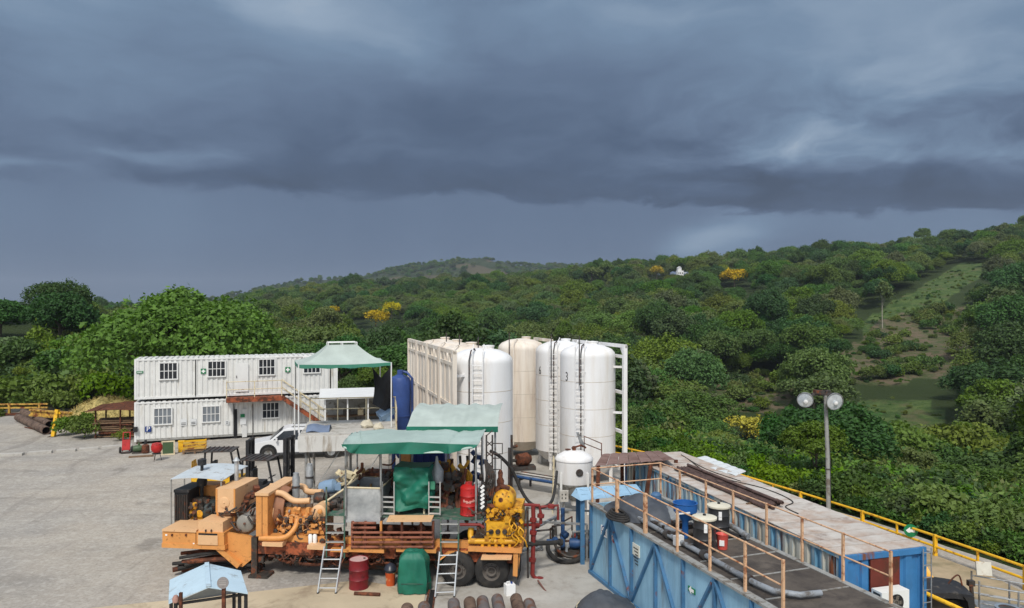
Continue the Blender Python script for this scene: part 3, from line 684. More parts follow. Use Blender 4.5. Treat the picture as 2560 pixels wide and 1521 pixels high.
# ================================================================== the yard
def yard_mat():
    m = bpy.data.materials.new('yard_gravel'); m.use_nodes = True; t = m.node_tree; b = NB(t); p = t.nodes['Principled BSDF']
    v = b.n('ShaderNodeTexCoord').outputs['Object']
    n1 = b.noise(v, .10, 6, .6); n2 = b.noise(v, .55, 6, .65); n3 = b.noise(v, 9, 4, .7); n4 = b.noise(b.vm('MULTIPLY', v, (.25, 1.0, 1)), .9, 5, .6, .4)
    c = b.mix(b.ss(n1, .35, .65), rgb(156, 152, 146), rgb(176, 167, 154))
    c = b.mix(b.m('MULTIPLY', b.ss(n2, .45, .70), .55), c, rgb(188, 182, 171))
    c = b.mix(b.m('MULTIPLY', b.ss(n4, .50, .70), .45), c, rgb(122, 118, 112))
    tr = b.noise(b.vm('MULTIPLY', b.vm('ADD', v, b.vm('SCALE', (1., 0., 0.), sc=b.m('MULTIPLY', b.noise(v, .05, 2, .5), 14.0))), (.9, .035, 1)), 1.0, 4, .6)
    c = b.mix(b.m('MULTIPLY', b.ss(tr, .56, .68), .40), c, rgb(118, 112, 106))
    st = b.noise(v, .33, 3, .4)
    c = b.mix(b.m('MULTIPLY', b.ss(st, .66, .74), .5), c, rgb(104, 98, 92))
    c = b.mix(b.m('MULTIPLY', b.ss(n3, .40, .72), .45), c, rgb(116, 110, 102))
    pb = b.n('ShaderNodeTexVoronoi'); b.put(pb.inputs['Vector'], v); pb.inputs['Scale'].default_value = 7.0
    c = b.mix(b.m('MULTIPLY', b.ss(pb.outputs[0], .14, .05), .40), c, rgb(92, 86, 80))
    pc = b.n('ShaderNodeTexVoronoi'); b.put(pc.inputs['Vector'], b.vm('MULTIPLY', v, (1, .8, 1))); pc.inputs['Scale'].default_value = 2.1
    c = b.mix(b.m('MULTIPLY', b.ss(pc.outputs[0], .12, .03), .35), c, rgb(100, 94, 86))
    c = b.mix(b.m('MULTIPLY', b.ss(b.noise(v, 3.2, 4, .7), .50, .66), .28), c, rgb(206, 202, 194))
    t.links.new(c, p.inputs['Base Color']); p.inputs['Roughness'].default_value = .95; p.inputs['Specular IOR Level'].default_value = .1
    bn = b.n('ShaderNodeBump'); bn.inputs['Strength'].default_value = .5; bn.inputs['Distance'].default_value = .03
    t.links.new(b.noise(v, 14, 5, .75), bn.inputs['Height']); t.links.new(bn.outputs[0], p.inputs['Normal']); return m
def build_yard():
    px = np.linspace(-1900, 3450, 90); b = MB(); rows = 26; V = []
    for j in range(rows):
        for x in px:
            de = float(ip(x, D_EDGE)) - .4; u = (x - CX) / F; y = 2.5 + (de - 2.5) * (j / (rows - 1)) ** 1.3
            zz = .05 * mnoise.noise((u * y / 5, y / 5, 0)) * (1 if y > 27 and u < -.35 else 0)
            V.append((u * y, y, zz))
    n = len(px); b.add(V, [(j * n + i, j * n + i + 1, (j + 1) * n + i + 1, (j + 1) * n + i) for j in range(rows - 1) for i in range(n - 1)], True)
    b.v = [tuple(v) for v in b.v]
    # ground under and behind the viewer
    b.add([(-60, 2.4, -.01), (60, 2.4, -.01), (60, -60, -.01), (-60, -60, -.01)], [(0, 3, 2, 1)])
    structure(b.build('yard', yard_mat()))
build_yard()
tan_pad = mat('tan_concrete', rgb(196, 180, 152, .9), .9, var=.12, scale=.5, col2=rgb(150, 134, 112), cov=.3, c2scale=.6, bump=.15)
b = MB(); b.prism([(-14, 8, .004), (-1.95, 8, .004), (-2.55, 21.3, .004), (-4.7, 22.2, .004), (-7.9, 21.2, .004), (-11.2, 20.28, .004), (-14, 19.5, .004)], (0, 0, .014)); structure(b.build('concrete_pad', tan_pad))
b = MB(); b.prism([(-1.72, 8, .006), (16, 8, .006), (14.6, 22, .006), (11.6, 30, .006), (7.2, 36, .006), (3, 42, .006), (-3.2, 44, .006), (-8.5, 36, .006), (-5.5, 27.5, .006), (-2.3, 21.6, .006)], (0, 0, .016)); structure(b.build('concrete_apron', concrete))
dirt = mat('tan_dirt', rgb(178, 158, 128), .95, var=.12, scale=.7, col2=rgb(120, 112, 84), cov=.35, c2scale=.7, bump=.3, soft=.2)
b = MB(); b.prism([(10.3, 14.5, .026), (15.4, 16.0, .026), (15.0, 22.4, .026), (14.4, 24.2, .026), (10.6, 33.0, .026), (9.0, 33, .026), (9.2, 24, .026)], (0, 0, .012)); structure(b.build('path', dirt))
# drain channel with rusty edges
b = MB(); b.prism([(-2.42, 21.4, .024), (-2.30, 21.4, .024), (-1.66, 8, .024), (-1.98, 8, .024)], (0, 0, .006)); dr = structure(b.build('drain_channel', dark))
for sx in (0, 1):
    x0, x1 = ((-2.46, -2.02), (-2.27, -1.62))[sx]
    part(dr, 'edge_angle', rust, lambda b: b.beam((x0, 21.4, .035), (x1, 8, .035), .05, .03))
# low pale kerb blocks across the yard on the left
kb = bpy.data.objects.new('kerb', None); C.objects.link(kb); kb['kind'] = 'structure'
kpts = [(-30, 1142), (58, 1138), (70, 1136), (130, 1132), (140, 1131), (190, 1128), (198, 1127), (246, 1123), (254, 1122), (330, 1116)]
kerb_m = mat('kerb_concrete', rgb(188, 184, 176, .9), .9, var=.10, col2=rgb(160, 154, 144), cov=.2)
for i in range(0, 10, 2):
    p, q = G(*kpts[i]), G(*kpts[i + 1])
    part(kb, 'kerb_block', kerb_m, lambda b: b.beam(p + Vector((0, 0, .06)), q + Vector((0, 0, .06)), .42, .14))

# ================================================================== stacked office containers
OF = Fr(-23.4, 44.6, 21.1); OL = 12.35
def corrug(b, x0, x1, z0, z1, y, per=.30, dep=.05):
    n = int((x1 - x0) / per); per = (x1 - x0) / n; xs = []
    for i in range(n):
        s = x0 + i * per; xs += [(s, 0), (s + per * .42, 0), (s + per * .5, dep), (s + per * .92, dep)]
    xs.append((x1, 0)); k = len(b.v)
    b.v += [(x, y + d, z) for z in (z0, z1) for x, d in xs]; m = len(xs)
    for i in range(m - 1): b.f.append((k + i, k + i + 1, k + m + i + 1, k + m + i)); b.sm.append(False)
def window(parent, fr, px0, px1, py0, py1, glassm, cols=4, rows=2, y=-.03):
    a = fr.L(px0, py1, y); c = fr.L(px1, py0, y); x0, x1, z0, z1 = a.x, c.x, a.z, c.z
    w = part(parent, 'window', glassm, lambda b: b.box(x0, x1, y - .012, y + .02, z0, z1))
    def frame(b):
        t = .075
        b.box(x0 - t, x1 + t, y - .05, y + .03, z1, z1 + t); b.box(x0 - t, x1 + t, y - .06, y + .03, z0 - t, z0)
        b.box(x0 - t, x0, y - .05, y + .03, z0, z1); b.box(x1, x1 + t, y - .05, y + .03, z0, z1)
    part(w, 'frame', white_trim, frame)
    for i in range(1, cols):
        x = x0 + (x1 - x0) * i / cols; part(w, 'bar', white_trim, lambda b: b.box(x - .02, x + .02, y - .035, y - .013, z0, z1))
    for j in range(1, rows):
        z = z0 + (z1 - z0) * j / rows; part(w, 'bar', white_trim, lambda b: b.box(x0, x1, y - .040, y - .036, z - .02, z + .02))
    return w
def plate(parent, fr, px0, px1, py0, py1, m, name='sign', y=-.03, th=.02, label=None):
    a = fr.L(px0, py1, y); c = fr.L(px1, py0, y)
    return part(parent, name, m, lambda b: b.box(a.x, c.x, y - th, y, a.z, c.z), label), a, c
def office(z0, z1, label):
    t = thing('office_container', label, 'container', OF)
    part(t, 'front_wall', white_wall, lambda b: corrug(b, .12, OL - .12, z0 + .14, z1 - .10, 0))
    part(t, 'back_wall', white_wall, lambda b: b.box(.12, OL - .12, 2.40, 2.44, z0 + .14, z1 - .1))
    for nm, x in (('end_wall', 0.02), ('end_wall', OL - .06)): part(t, nm, white_wall, lambda b: b.box(x, x + .04, .12, 2.32, z0 + .14, z1 - .1))
    def roof(b):
        n = 40
        for i in range(n):
            x = .05 + (OL - .1) * i / n; b.box(x, x + (OL - .1) / n * .62, .06, 2.38, z1 - .05, z1 + (.03 if i % 2 else .012))
        b.box(.05, OL - .05, .06, 2.38, z1 - .09, z1 - .055)
    part(t, 'roof', white_wall, roof)
    for y in (.0, 2.34):
        part(t, 'top_rail', white_trim, lambda b: b.box(.12, OL - .12, y - .02, y + .10, z1 - .10, z1 - .01))
        part(t, 'bottom_rail', white_trim if z0 > 1 else grey_paint, lambda b: b.box(.12, OL - .12, y - .02, y + .10, z0, z0 + .14))
        for x in (0, OL - .12): part(t, 'corner_post', white_trim, lambda b: b.box(x, x + .12, y - .022, y + .10, z0, z1))
    return t
low = office(.16, 2.60, 'lower white office container standing on the gravel, its door ajar')
upp = office(2.78, 5.28, 'upper white office container stacked on the other, with the outside landing')
for px0, px1, py0, py1 in [(400, 442, 908, 948), (521, 562, 904, 941), (648, 686, 899, 937), (760, 799, 894, 932)]: window(upp, OF, px0, px1, py0, py1, glass)
for px0, px1, py0, py1 in [(386, 428, 1021, 1061), (507, 548, 1016, 1055), (657, 696, 1007, 1045)]: window(low, OF, px0, px1, py0, py1, glass_pale if px0 < 600 else glass)
d, a, c = plate(upp, OF, 588, 621, 908, 980, white_trim, 'door', -.03, .04); part(d, 'handle', steel_dark, lambda b: b.box(a.x + .06, a.x + .10, -.12, -.07, a.z + .9, a.z + 1.05))
for px in (489, 738, 826): plate(upp, OF, px - 1.2, px + 1.2, 900, 992, dark, 'seam', -.012, .012)
for px in (585, 632): plate(low, OF, px - 1.0, px + 1.0, 1010, 1096, steel_dark, 'seam', -.012, .012)
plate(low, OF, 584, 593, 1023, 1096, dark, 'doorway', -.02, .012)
a = OF.L(593, 1094, -.03); c = OF.L(617, 1022, -.03)
d = part(low, 'door', white_trim, lambda b: b.beam((a.x + .3, -.12, (a.z + c.z) / 2), (c.x, -.04, (a.z + c.z) / 2), .05, c.z - a.z), 'white door standing slightly open')
plate(low, OF, 601, 612, 1035, 1044, sign_green, 'sign', -.16, .01); plate(low, OF, 600, 615, 1047, 1062, paper, 'notice', -.15, .008)
for x0, x1, y0, y1 in ((451, 467, 1048, 1065), (476, 491, 1047, 1063), (563, 573, 1052, 1062)):
    s, a, c = plate(low, OF, x0, x1, y0, y1, paper, 'notice', -.03, .012)
    part(s, 'print', sign_black, lambda b: [b.box(a.x + .05, c.x - .05, -.045, -.043, a.z + .06 + k * .09, a.z + .10 + k * .09) for k in range(2)])
s, a, c = plate(low, OF, 362.5, 378.5, 1066, 1081, sign_blue, 'parking_sign', -.03, .02)
part(s, 'letter', sign_white, lambda b: glyphs(b, 'P', .42, lambda x, y: ((a.x + c.x) / 2 + x, -.054, (a.z + c.z) / 2 + y)))
for x0, x1, y0, y1 in ((502, 515, 922, 935), (713, 726, 918, 931)):
    s, a, c = plate(upp, OF, x0, x1, y0, y1, sign_green, 'first_aid_sign', -.03, .02); mx, mz, w = (a.x + c.x) / 2, (a.z + c.z) / 2, (c.x - a.x)
    part(s, 'cross', sign_white, lambda b: (b.box(mx - w * .36, mx + w * .36, -.054, -.052, mz - w * .13, mz + w * .13), b.box(mx - w * .13, mx + w * .13, -.0565, -.0545, mz - w * .36, mz + w * .36)))
s, a, c = plate(upp, OF, 341, 358, 928, 934, sign_green, 'sign', -.03, .02); part(s, 'print', sign_white, lambda b: b.box(a.x + .05, c.x - .05, -.054, -.052, a.z + .05, a.z + .09))
plate(low, OF, 334, 344, 1067, 1080, black, 'junction_box', -.03, .18)
for x in (.1, 4, 8, OL - .4): part(low, 'block', wood, lambda b: b.box(x, x + .3, .1, 2.3, 0, .158))

# outside landing and staircase
ST = thing('steel_staircase', 'rusty steel landing and staircase with cream handrails on the office containers', 'staircase', OF)
xa, xb = OF.L(565, 1000, -1.0).x, OF.L(706, 1000, -1.0).x; ZL = 2.72
part(ST, 'landing', rustpaint, lambda b: b.box(xa, xb, -1.0, -.06, ZL - .18, ZL))
for y in (-1.03,): part(ST, 'fascia', rustpaint, lambda b: b.box(xa, xb, y - .03, y + .025, ZL - .26, ZL + .03))
for x in (xa + .04, (xa + xb) / 2, xb - .04): part(ST, 'post', cream, lambda b: b.cyl((x, -1.0, ZL - .1), (x, -1.0, ZL + 1.05), .03, n=8))
for z in (.55, 1.05): part(ST, 'handrail', cream, lambda b: b.tube([(xa + .04, -.08, ZL + z), (xa + .04, -1.0, ZL + z), (xb - .04, -1.0, ZL + z)], .026, 8))
run = 3.5
for y in (-1.0, -.12):
    part(ST, 'stringer', rustpaint, lambda b: b.beam((xb, y, ZL - .1), (xb + run, y, .02), .06, .24))
    part(ST, 'stair_rail', cream, lambda b: b.tube([(xb, y, ZL + 1.05), (xb + run, y, 1.05), (xb + run, y, .05)], .026, 8))
    part(ST, 'stair_rail', cream, lambda b: b.tube([(xb, y, ZL + .55), (xb + run, y, .55)], .02, 8))
    for k in (1, 2): part(ST, 'post', cream, lambda b: b.cyl((xb + run * k / 3, y, ZL * (1 - k / 3)), (xb + run * k / 3, y, ZL * (1 - k / 3) + 1.05), .026, n=8))
for k in range(1, 13): part(ST, 'tread', rust, lambda b: b.box(xb + run * k / 13 - .14, xb + run * k / 13 + .12, -.96, -.16, ZL * (1 - k / 13) - .06, ZL * (1 - k / 13) - .02))

# ================================================================== pickup
carp = mat('white_car_paint', rgb(236, 237, 238, .88), .22, var=.02, spec=.5)
PK = Fr(-12.1, 41.0, 194); pk = thing('pickup_truck', 'white pickup parked in front of the office containers, behind the forklifts', 'pickup', PK)
W = .88
prof = [(-2.75, .55), (-2.75, 1.05), (-1.0, 1.10), (-.95, 1.62), (-.7, 1.74), (.55, 1.76), (.85, 1.68), (1.55, 1.12), (2.45, .98), (2.62, .85), (2.66, .45), (-2.6, .42)]
def body(b):
    rows = []
    for y, k in ((-W, .90), (-W + .04, 1), (W - .04, 1), (W, .90)):
        tum = lambda z: 1 - max(0, z - 1.05) * .16
        rows.append([(x, y * tum(z), .42 + (z - .42) * (1 if abs(y) < W else .985)) for x, z in prof])
    n = len(prof); k0 = len(b.v)
    for r_ in rows: b.v += r_
    for j in range(3):
        for i in range(n): b.f.append((k0 + j * n + i, k0 + j * n + (i + 1) % n, k0 + (j + 1) * n + (i + 1) % n, k0 + (j + 1) * n + i)); b.sm.append(False)
    b.f.append(tuple(k0 + i for i in range(n))); b.sm.append(False); b.f.append(tuple(k0 + 3 * n + i for i in reversed(range(n)))); b.sm.append(False)
part(pk, 'body', carp, body)
for sy in (-1, 1):
    tum = lambda z: sy * (W + .006) * (1 - max(0, z - 1.05) * .16)
    for pts in ([(.02, 1.12), (1.36, 1.14), (.80, 1.60), (.02, 1.64)], [(-.86, 1.14), (-.06, 1.12), (-.06, 1.64), (-.80, 1.60)]):
        part(pk, 'side_window', glass, lambda b: b.prism([(x, tum(z), z) for x, z in pts], (0, sy * .006, 0)))
    part(pk, 'headlight', sign_white, lambda b: b.cbox((2.56, sy * .66, .86), (.14, .34, .16), (0, 12, 0)))
    m_ = part(pk, 'mirror', carp, lambda b: b.cbox((1.18, sy * 1.0, 1.18), (.10, .18, .16)))
    for x in (1.62, -1.75):
        part(pk, 'wheel_arch', dark, lambda b: b.lathe([(.01, 0), (.46, 0), (.46, .01), (.01, .01)], (x, sy * (W + .002) - (0 if sy > 0 else .01), .46), 20, (0, 1, 0)))
        w = part(pk, 'wheel', rubber, lambda b: b.lathe([(.20, -.11), (.35, -.11), (.38, -.06), (.38, .06), (.35, .11), (.20, .11)], (x, sy * (W - .06), .38), 20, (0, sy, 0)))
        part(w, 'rim', grey_metal, lambda b: b.lathe([(.03, .0), (.20, .03), (.22, .10), (.03, .06)], (x, sy * (W - .02), .38), 14, (0, sy, 0)))
part(pk, 'windscreen', glass, lambda b: b.prism([(.885, -.70, 1.665), (.885, .70, 1.665), (1.53, .78, 1.15), (1.53, -.78, 1.15)], (.012, 0, .016)))
part(pk, 'bumper', black, lambda b: b.cbox((2.68, 0, .52), (.12, 1.7, .22))); part(pk, 'grille', black, lambda b: b.cbox((2.645, 0, .80), (.06, .9, .16)))
part(pk, 'roof_rack', black, lambda b: [b.tube([(x, -.6, 1.78), (x, .6, 1.78)], .02, 6) for x in (-.5, .3)] + [b.tube([(-.6, y, 1.80), (.4, y, 1.80)], .02, 6) for y in (-.6, .6)])

# ================================================================== forklifts
def forklift(name, label, fr, bodym, mast_h, s=1.0):
    t = thing(name, label, 'forklift', fr)
    part(t, 'chassis', bodym, lambda b: (b.box(-1.0, .75, -.55, .55, .35, .95), b.box(-.3, .2, -.5, .5, .95, 1.05)))
    part(t, 'counterweight', bodym, lambda b: b.prism([(-1.0, -.58, .30), (-1.30, -.42, .34), (-1.36, -.3, .9), (-1.36, .3, .9), (-1.30, .42, .34), (-1.0, .58, .30)], (.02, 0, .80)))
    for y in (-.50, .50):
        part(t, 'guard_post', black, lambda b: b.tube([(.62, y, .9), (.38, y, 2.12)], .045, 6)); part(t, 'guard_post', black, lambda b: b.tube([(-.75, y, 1.1), (-.70, y, 2.12)], .045, 6))
        for x, r in ((.55, .36), (-.75, .30)):
            w = part(t, 'wheel', rubber, lambda b: b.lathe([(.12, -.12), (r * .9, -.12), (r, -.07), (r, .07), (r * .9, .12), (.12, .12)], (x, y * 1.12, r), 16, (0, 1, 0)))
            part(w, 'rim', yellow, lambda b: b.lathe([(.02, -.125), (r * .5, -.13), (r * .5, .13), (.02, .125)], (x, y * 1.12, r), 10, (0, 1, 0)))
        part(t, 'mast_rail', black, lambda b: b.box(1.0, 1.14, y * .8 - .07, y * .8 + .07, .1, mast_h)); part(t, 'inner_rail', black, lambda b: b.box(1.08, 1.2, y * .56 - .05, y * .56 + .05, .1, mast_h + .02))
        part(t, 'fork', steel_dark, lambda b: b.box(1.24, 2.2, y * .5 - .06, y * .5 + .06, .10, .16))
        part(t, 'lift_chain', steel_dark, lambda b: b.box(1.02, 1.06, y * .25 - .02, y * .25 + .02, .3, mast_h - .1))
    part(t, 'overhead_guard', steel_dark, lambda b: (b.box(-.82, .46, -.56, .56, 2.12, 2.17), [b.box(-.8 + .2 * k, -.76 + .2 * k, -.54, .54, 2.175, 2.20) for k in range(6)]))
    part(t, 'cross_member', black, lambda b: (b.box(1.0, 1.16, -.46, .46, mast_h - .12, mast_h - .02), b.box(1.0, 1.10, -.44, .44, mast_h * .55, mast_h * .55 + .10)))
    part(t, 'load_carriage', black, lambda b: (b.box(1.2, 1.26, -.5, .5, .3, .42), b.box(1.2, 1.26, -.5, .5, .75, .85), [b.box(1.2, 1.25, y - .02, y + .02, .42, 1.3) for y in (-.45, -.2, .2, .45)]))
    part(t, 'seat', black, lambda b: (b.box(-.45, .05, -.25, .25, 1.05, 1.2), b.box(-.5, -.38, -.25, .25, 1.2, 1.65)))
    part(t, 'steering_wheel', black, lambda b: b.lathe([(.15, 0), (.17, .02), (.15, .04)], (.35, 0, 1.35), 14, (-.5, 0, 1)))
    part(t, 'lift_cylinder', steel_dark, lambda b: b.cyl((.98, 0, .2), (.98, 0, mast_h * .8), .05))
    return t
forklift('forklift', 'forklift with tall black mast and flat black overhead guard, behind the pumping trailer', Fr(-10.4, 30.2, -4), black, 3.05)
forklift('forklift', 'yellow forklift with black mast, half hidden behind the other forklift', Fr(-12.75, 32.0, 6), yellow, 2.6)
# ================================================================== clutter along the left of the yard
pipe_rust = mat('brown_pipe', rgb(112, 92, 78), .8, var=.2, col2=rgb(74, 58, 50), cov=.45, c2scale=3)
for (p, q, r, lb) in [((116, 1077), (38, 1040), .27, 'nearest of the large rusty steel pipes lying on the gravel at the left'),
                      ((124, 1062), (52, 1028), .27, 'large rusty steel pipe lying behind the nearest one at the left'),
                      ((152, 1056), (84, 1024), .26, 'large rusty steel pipe lying rearmost, against the yellow post')]:
    a, c = G(*p, .27), G(*q, .27); d = (c - a); d.normalize(); c = a + d * 8.5
    o = MB().ring(a, c, r, r - .03, 20).build('steel_pipe', pipe_rust); tag(o, lb, 'pipe', 'large pipes lying at the left')
b = MB(); a = G(62, 1068, .04); b.tube([a, a + Vector((3.6, -2.6, 0))], .04, 6); tag(b.build('steel_rod', rust), 'thin rusty rod lying beside the large pipes', 'rod')
FY = Fr(-30.2, 47.4, 0)
t = thing('yellow_post', 'yellow steel gate post leaning beside the large pipes', 'post', FY); part(t, 'column', yellow, lambda b: b.beam((0, 0, 0), (.12, .25, 1.75), .22, .22)); part(t, 'base_plate', steel_dark, lambda b: b.box(-.25, .25, -.25, .25, 0, .03)); part(t, 'hook', yellow, lambda b: b.box(.1, .34, .2, .28, 1.45, 1.6))
yellow_d = mat('dirty_yellow', rgb(196, 158, 70), .6, col2=RUST, cov=.4, c2scale=3)
FB = Fr(-40.5, 57, 4)
t = thing('yellow_barrier', 'yellow steel beam frame with rusty legs at the left edge', 'barrier', FB)
for z in (.75, 1.15): part(t, 'beam', yellow_d, lambda b: b.box(-2.5, 3.6, -.06, .06, z * .7, z * .7 + .12))
for x in (-1.5, .6, 2.9): part(t, 'leg', yellow_d, lambda b: b.box(x, x + .15, -.08, .08, 0, .95))
part(t, 'skid', rust, lambda b: b.box(-2.4, 3.5, -.3, .3, .02, .16))
FB2 = Fr(-33.6, 52.5, -22); t = thing('yellow_barrier', 'yellow steel beam lying behind the rearmost pipe', 'barrier', FB2)
part(t, 'beam', yellow_d, lambda b: (b.box(-2.2, 2.2, -.15, .15, .5, .62), b.box(-2.2, 2.2, -.03, .03, .62, .9), b.box(-2.2, 2.2, -.15, .15, .9, 1.0)));
for x in (-1.6, 1.6): part(t, 'leg', rust, lambda b: b.box(x, x + .14, -.1, .1, 0, .5))
# timber store with rusty sheet roof
FS = Fr(-26.9, 46.6, 8); t = thing('timber_rack', 'low rusty-roofed rack of stacked old boards left of the office containers', 'rack', FS)
for x in (-.1, 1.4, 2.6):
    for y in (0, 1.6): part(t, 'post', rust, lambda b: b.box(x, x + .08, y, y + .08, 0, 1.85))
for k in range(5): part(t, 'roof_sheet', rust, lambda b: b.cbox((-.15 + k * .72, .8, 1.95 + .10 * (1 - abs(k - 2.4) / 2)), (.74, 2.5, .03), (3 + k, (-7 + 3.5 * k), 0)))
g = random.Random(3)
bm_ = []
for z in range(9):
    for y in range(4):
        x0 = g.uniform(-.4, .2); L = g.uniform(2.2, 3.1); me = None
        o = part(t, 'board', wood if g.random() < .7 else rust, lambda b: b.cbox((x0 + L / 2, .2 + y * .4 + g.uniform(-.08, .08), .12 + z * .125), (L, g.uniform(.16, .3), .07), (0, g.uniform(-1.5, 1.5), g.uniform(-5, 5))))
for i, (px, py, s, k, lb) in enumerate([(210, 1098, .62, 3, 'olive bush smothering the left end of the timber rack'), (190, 1085, .62, 0, 'green bush between the yellow post and the timber rack'), (238, 1050, .6, 2, 'dark bush behind the timber rack'),
                                         (130, 1028, .8, 0, 'bush growing behind the large pipes'), (300, 1102, .30, 3, 'small weed at the right end of the timber rack'),
                                         (215, 1000, 1.1, 3, 'olive shrub on the dirt bank under the spreading tree'), (270, 1010, 1.2, 1, 'bright shrub at the foot of the spreading tree')]):
    p = G(px, py) if py > 1020 else P(px, py, 62); plant(BUSH[k], p.x, p.y, max(0, p.z if py <= 1020 else 0), s, i, lb, 'bush', None, 'bush')
straw = mat('straw', rgb(206, 186, 120, .8), .95, var=.25, scale=3, col2=rgb(136, 124, 74), cov=.4, c2scale=2, bump=.9, bscale=12)
def mound(b, c, rx, ry, h, seed):
    def fn(u, v):
        a = u * 2 * math.pi; q = v; k = (1 - q * q); x, y = math.cos(a) * rx * q, math.sin(a) * ry * q
        return (c[0] + x, c[1] + y, c[2] + h * k * (1 + .25 * mnoise.noise((x * .8, y * .8, seed))) - .05 * q + .12 * mnoise.noise((x * 2, y * 2, seed + 2)) * k)
    b.grid(fn, 32, 10)
sh = MB(); mound(sh, (-29.2, 52.2, 0), 3.7, 1.5, 1.95, 2.0)
for _ in range(1600):
    a = rng.uniform(0, 6.28); q = math.sqrt(rng.random()); x, y = -29.2 + math.cos(a) * 3.7 * q, 52.2 + math.sin(a) * 1.6 * q; z = 2.0 * (1 - q * q)
    d = Vector((rng.gauss(0, 1), rng.gauss(0, 1), rng.uniform(.2, 1.2))).normalized() * rng.uniform(.2, .45); s_ = d.orthogonal().normalized() * .02; p = Vector((x, y, z)); sh.add([p - s_, p + s_, p + d], [(0, 1, 2)])
tag(sh.build('straw_heap', straw), 'heap of dry cut grass behind the timber rack', 'heap')
# things at the foot of the office containers
def at(px, py): g = G(px, py); return Fr(g.x, g.y, 21)
f = at(315, 1133); t = thing('hand_trolley', 'red hand trolley standing at the left corner of the office containers', 'trolley', f)
part(t, 'frame', red, lambda b: ([b.tube([(x, 0, .1), (x, .35, 1.15)], .03, 6) for x in (-.18, .18)], b.tube([(-.18, .35, 1.15), (.18, .35, 1.15)], .03, 6), b.cbox((0, .1, .45), (.42, .22, .6), (-15, 0, 0))))
for x in (-.3, .3): part(t, 'wheel', rubber, lambda b: b.lathe([(.04, -.05), (.17, -.05), (.19, 0), (.17, .05), (.04, .05)], (x, 0, .19), 14, (1, 0, 0)))
part(t, 'toe_plate', steel_dark, lambda b: b.box(-.25, .25, -.35, 0, .05, .08))
f = at(392, 1152); t = thing('red_barbecue', 'small red drum on thin legs standing out on the gravel before the offices', 'drum', f)
part(t, 'bowl', red, lambda b: b.lathe([(.05, .45), (.2, .47), (.29, .62), (.30, .8), (.24, .95), (.06, 1.0)], (0, 0, 0), 18))
for k in range(3):
    a = k * 2.1; part(t, 'leg', steel_dark, lambda b: b.tube([(.12 * math.cos(a), .12 * math.sin(a), .5), (.25 * math.cos(a), .25 * math.sin(a), 0)], .015, 6))
part(t, 'tray', black, lambda b: b.lathe([(.02, .38), (.24, .38), (.24, .42), (.02, .42)], (0, 0, 0), 16))
f = at(345, 1134); t = thing('water_pump', 'small green motor pump on a plank by the office containers', 'pump', f)
gm = mat('machine_green', rgb(70, 92, 62), .5); part(t, 'housing', gm, lambda b: b.lathe([(.02, -.25), (.16, -.25), (.2, -.15), (.2, .15), (.14, .25), (.02, .25)], (0, 0, .28), 14, (1, 0, 0))); part(t, 'skid', steel_dark, lambda b: b.box(-.3, .3, -.2, .2, .02, .1)); part(t, 'outlet', gm, lambda b: b.cyl((.05, 0, .4), (.05, 0, .62), .06))
f = at(364, 1134); t = thing('electric_motor', 'small brown motor with upright stack beside the green pump', 'motor', f)
part(t, 'housing', rust, lambda b: b.lathe([(.02, 0), (.2, 0), (.22, .1), (.2, .42), (.08, .5), (.02, .5)], (0, 0, .05), 14)); part(t, 'stack', black, lambda b: b.cyl((0, 0, .5), (0, 0, .78), .07))
f = at(352, 1143); t = thing('plank', 'short pale plank lying on the gravel in front of the small pump', 'plank', f); part(t, 'board', wood, lambda b: b.box(-.6, .65, -.15, .1, .02, .08)); part(t, 'batten', wood, lambda b: [b.box(x, x + .1, -.16, .12, 0, .02) for x in (-.5, .5)])
f = at(420, 1138); t = thing('wire_crate', 'square frame crate holding a green panel, leaning on the lower office', 'crate', f)
part(t, 'frame', cream, lambda b: [b.box(*q) for q in ((-.36, .36, 0, .06, 0, .07), (-.36, .36, 0, .06, .74, .81), (-.36, -.29, 0, .06, .07, .74), (.29, .36, 0, .06, .07, .74))]); part(t, 'panel', gm, lambda b: b.box(-.28, .28, .02, .05, .08, .73)); part(t, 'stay', cream, lambda b: b.beam((0, .06, .7), (0, .5, .02), .04))
f = at(453, 1132); t = thing('yellow_box', 'small upright yellow box at the foot of the lower office', 'box', f); part(t, 'case', yellow, lambda b: b.box(-.16, .16, 0, .3, .03, .62)); part(t, 'lid', yellow, lambda b: b.box(-.18, .18, -.02, .32, .62, .67)); part(t, 'foot', steel_dark, lambda b: [b.box(x, x + .06, .05, .25, 0, .03) for x in (-.14, .08)])
f = at(487, 1135); t = thing('yellow_crate', 'long yellow slatted crate on a brown pallet below the office windows', 'crate', f)
for z in (.28, .44, .6): part(t, 'slat', yellow_d, lambda b: b.box(-.62, .62, -.02, .02, z, z + .11))
for z in (.28, .44, .6): part(t, 'slat', yellow, lambda b: b.box(-.62, .62, .58, .62, z, z + .11))
for x in (-.6, .55): part(t, 'corner', yellow, lambda b: (b.box(x, x + .05, .02, .07, .2, .74), b.box(x, x + .05, .53, .58, .2, .74)))
part(t, 'pallet', wood, lambda b: [b.box(-.68, .68, y, y + .14, .12, .18) for y in (0, .24, .48)] + [b.box(x, x + .1, 0, .62, 0, .12) for x in (-.65, -.05, .55)])

